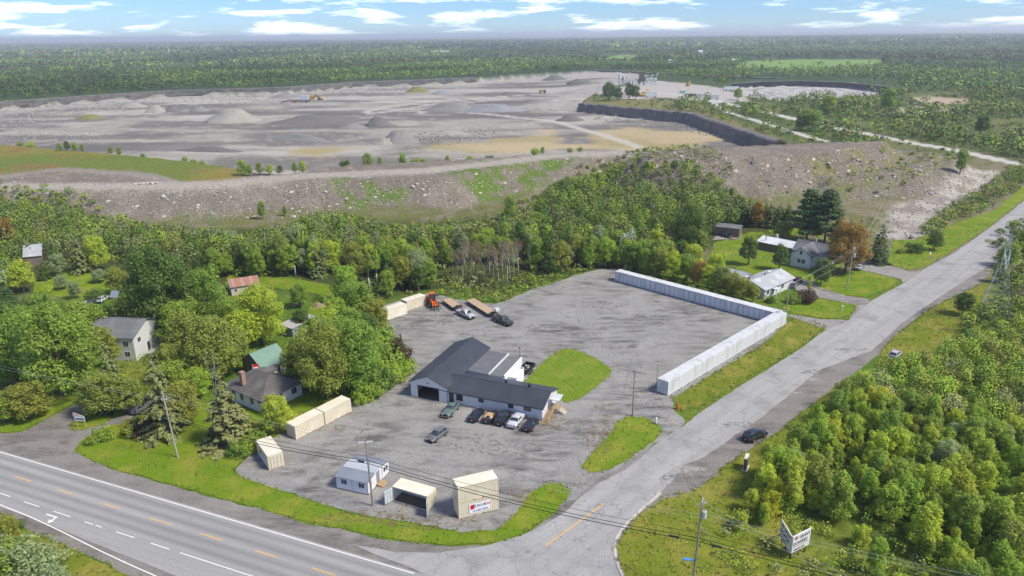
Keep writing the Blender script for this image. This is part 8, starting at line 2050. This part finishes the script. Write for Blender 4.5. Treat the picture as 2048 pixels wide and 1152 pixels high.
for x in (-7, 0, 7): b = MB(); b.hexa([(x - 1, -1, 3), (x + 1, -1, 3), (x + 1, 1, 3), (x - 1, 1, 3), (x - 2.6, -2.6, 9), (x + 2.6, -2.6, 9), (x + 2.6, 2.6, 9), (x - 2.6, 2.6, 9)]); b.box(x - 2.6, x + 2.6, -2.6, 2.6, 9, 12); b.build('hopper', M_pw, t)
b = MB(); b.bar((-14, 0, 1), (3, 0, 18), 1.6, 1.0); b.bar((3, 0, 18), (3, 0, 0), .6); b.bar((8, 1, 14), (12, 1, 21), 1.2); b.build('conveyor', M_pw, t); b = MB(); b.box(-12, 12, -4, -1, 0, 3); b.build('base', M_pw, t)
t = qthing('screen_plant', 'pale screening units left of the dark mixing tower', 'plant', 1266, 170); t.scale = (.75, .75, .75)
for x, h in ((-4, 9), (1, 12), (5, 8)): MB().box(x - 1.8, x + 1.8, -2, 2, 0, h).build('unit', M_pw, t)
def boxthing(name, label, cat, px, py, L, W, H, m, rz=0, wheels=True):
    t = qthing(name, label, cat, px, py, rz); MB().box(-L / 2, L / 2, -W / 2, W / 2, .9, H).build('body', m, t)
    if wheels:
        for x in (-L * .35, L * .35):
            for y in (-W / 2, W / 2): b = MB(); b.tube((x, y - .2, .6), (x, y + .2, .6), .6, n=10); b.build('wheel', M_tyre, t)
    return t
boxthing('box_trailer', 'white box trailer in the plant yard', 'trailer', 1302, 195, 12, 3, 6, M_pw, .1); boxthing('office_trailer', 'white office trailer beside the gravel road', 'trailer', 1402, 197, 11, 3.5, 4.5, M_pw, -.2); boxthing('office_trailer', 'second white office trailer at the road end', 'trailer', 1426, 199, 11, 3.5, 5, M_pw, -.2); boxthing('office_trailer', 'long white trailer in the second pit yard', 'trailer', 1462, 181, 18, 3, 4.5, M_pw, .1); boxthing('tool_container', 'small teal container in the plant yard', 'container', 1365, 187, 6, 2.5, 3.2, mat('teal_paint', (.12, .35, .33)), 0, False); boxthing('site_office', 'grey site trailer between the plant trees', 'trailer', 1250, 196, 12, 4, 4.5, mat('trailer_tan', (.4, .37, .33)), .1)
for x, y, lb, m in ((1324, 201, 'dark car parked in the plant yard', P_dark), (1366, 200, 'black car parked in the plant yard near the road', P_black)): g = G(x, y, -3); z = hz(*g); g = G(x, y, z); car('parked_car', lb, g, g + np.array([1, .1]), m, 'suv', z=z)
def excavator(label, px, py, rz, m, s=1.0):
    t = qthing('excavator', label, 'excavator', px, py, rz)
    for y in (-1.4, 1.4): b = MB(); b.prism([(-2.2, .1), (2.2, .1), (2.6, .6), (2.2, 1.1), (-2.2, 1.1), (-2.6, .6)], y - .35, y + .35, 'y'); b.build('track', M_pd, t)
    b = MB(); b.box(-2.6, 1.2, -1.5, 1.5, 1.2, 2.6); b.build('body', m, t); MB().box(.3, 1.9, .2, 1.4, 1.3, 3.4).build('cab', M_carglass, t)
    b = MB(); b.bar((1.2, -.3, 2.0), (5.0, -.3, 5.6), .6, .8); b.build('boom', m, t); b = MB(); b.bar((5.0, -.3, 5.6), (8.0, -.3, 2.6), .5, .6); b.build('stick', m, t); b = MB(); b.prism([(7.6, 2.8), (8.4, 2.6), (8.8, 1.4), (7.6, 1.2)], -.9, .3, 'y'); b.build('bucket', M_pd, t)
    t.scale = (s, s, s)
excavator('yellow excavator with raised boom beside the plant trees', 1284, 193, .3, M_yel, 1.3)
excavator('yellow excavator at the back of the quarry', 640, 199, 2.6, M_yel, 1.2); excavator('small yellow excavator between the plant and second pit', 1376, 172, 1.0, M_yel, 1.1)
t = qthing('crusher', 'rusty mobile crusher with grey box at the back of the quarry', 'crusher', 603, 205)
b = MB(); b.box(-14, 10, -1.5, 1.5, 1.2, 2.6); b.bar((-14, 0, 2), (-24, 0, .8), 1.2); b.build('chassis', M_rs, t); MB().box(0, 9, -2, 2, 2.6, 8).build('housing', mat('crusher_grey', (.45, .5, .56)), t); b = MB(); b.bar((9, 0, 3), (20, 0, 8), 1.6, 1.0); b.build('conveyor', M_rs, t)
for x in (-10, -7, 6): b = MB(); b.tube((x, -1.6, .7), (x, 1.6, .7), .7, n=10); b.build('wheel', M_tyre, t)
t = qthing('loader_shed', 'yellow and dark stone screen right of the crusher', 'machine', 622, 199); MB().box(-4, 4, -2, 2, 1.5, 5).build('body', M_yel, t); b = MB(); b.bar((-4, 0, 4), (-9, 0, 1), 1.2); b.build('conveyor', M_pd, t)
for x in (-3, 3): MB().box(x - .4, x + .4, -1.8, 1.8, 0, 1.5).build('leg', M_pd, t)
t = qthing('hauler', 'dark haul truck on the pale haul road', 'truck', 1084, 186); b = MB(); b.hexa([(-4, -2, 2), (2, -2, 2), (2, 2, 2), (-4, 2, 2), (-5, -2.2, 4.4), (2, -2.2, 4), (2, 2.2, 4), (-5, 2.2, 4.4)]); b.build('bed', M_yel, t); MB().box(2, 5, -1.8, 1.8, 1.2, 4).build('cab', M_pd, t)
for x in (-2.5, 3.5):
    for y in (-1.9, 1.9): b = MB(); b.tube((x, y - .4, 1), (x, y + .4, 1), 1.0, n=10); b.build('wheel', M_tyre, t)
t = qthing('stone_crusher', 'dark crusher with conveyor by the road to the plant', 'crusher', 1390, 196); b = MB(); b.box(-7, 5, -1.6, 1.6, 1.2, 4); b.build('body', M_pd, t); b = MB(); b.bar((5, 0, 2), (14, 0, 5), 1.2); b.build('conveyor', M_rs, t)
for x in (-5, 3): MB().box(x - .5, x + .5, -1.5, 1.5, 0, 1.2).build('leg', M_pd, t)
# trees on the peninsula
for x, y, h, w, lb in ((1218, 203, 19, 1.2, 'large green tree left of the quarry plant'), (1236, 203, 14, 1.2, 'green tree beside the large tree at the plant'), (1258, 200, 17, 1.0, 'tall green tree before the silos'), (1270, 200, 15, 1.1, 'green tree right of the tall tree before the silos'), (1475, 200, 12, 1.3, 'dark green tree at the end of the plant yard'), (1775, 232, 22, .9, 'tall poplar clump on the far shrubland'), (1655, 228, 16, 1.2, 'tall trees left of the poplar clump'), (1625, 262, 15, 1.3, 'round willow beside the white gravel road'), (1600, 262, 12, 1.2, 'grey green tree left of the round willow'), (1960, 272, 14, 1.3, 'big green tree on the far right shrubland')):
    g = G(x, y); tree('leafy_tree', 'oval', g[0], g[1], h, 'green' if x % 2 else 'dark', lb, wide=w)

# ================================================================ HAZE
def build_haze():
    mb = MB(); mb.box(-30000, 30000, -3000, 30000, -60, 95)
    m = bpy.data.materials.new('haze_air'); m.use_nodes = True; nt = m.node_tree; nt.nodes.clear()
    out = nt.nodes.new('ShaderNodeOutputMaterial'); v = nt.nodes.new('ShaderNodeVolumePrincipled')
    v.inputs['Color'].default_value = (.86, .93, 1.0, 1); v.inputs['Density'].default_value = 1.4e-4; v.inputs['Anisotropy'].default_value = .2
    nt.links.new(v.outputs[0], out.inputs['Volume'])
    o = mb.build('haze', m); tag(o, 'pale haze over the far forest', 'haze', kind='stuff')
    return o
build_haze()
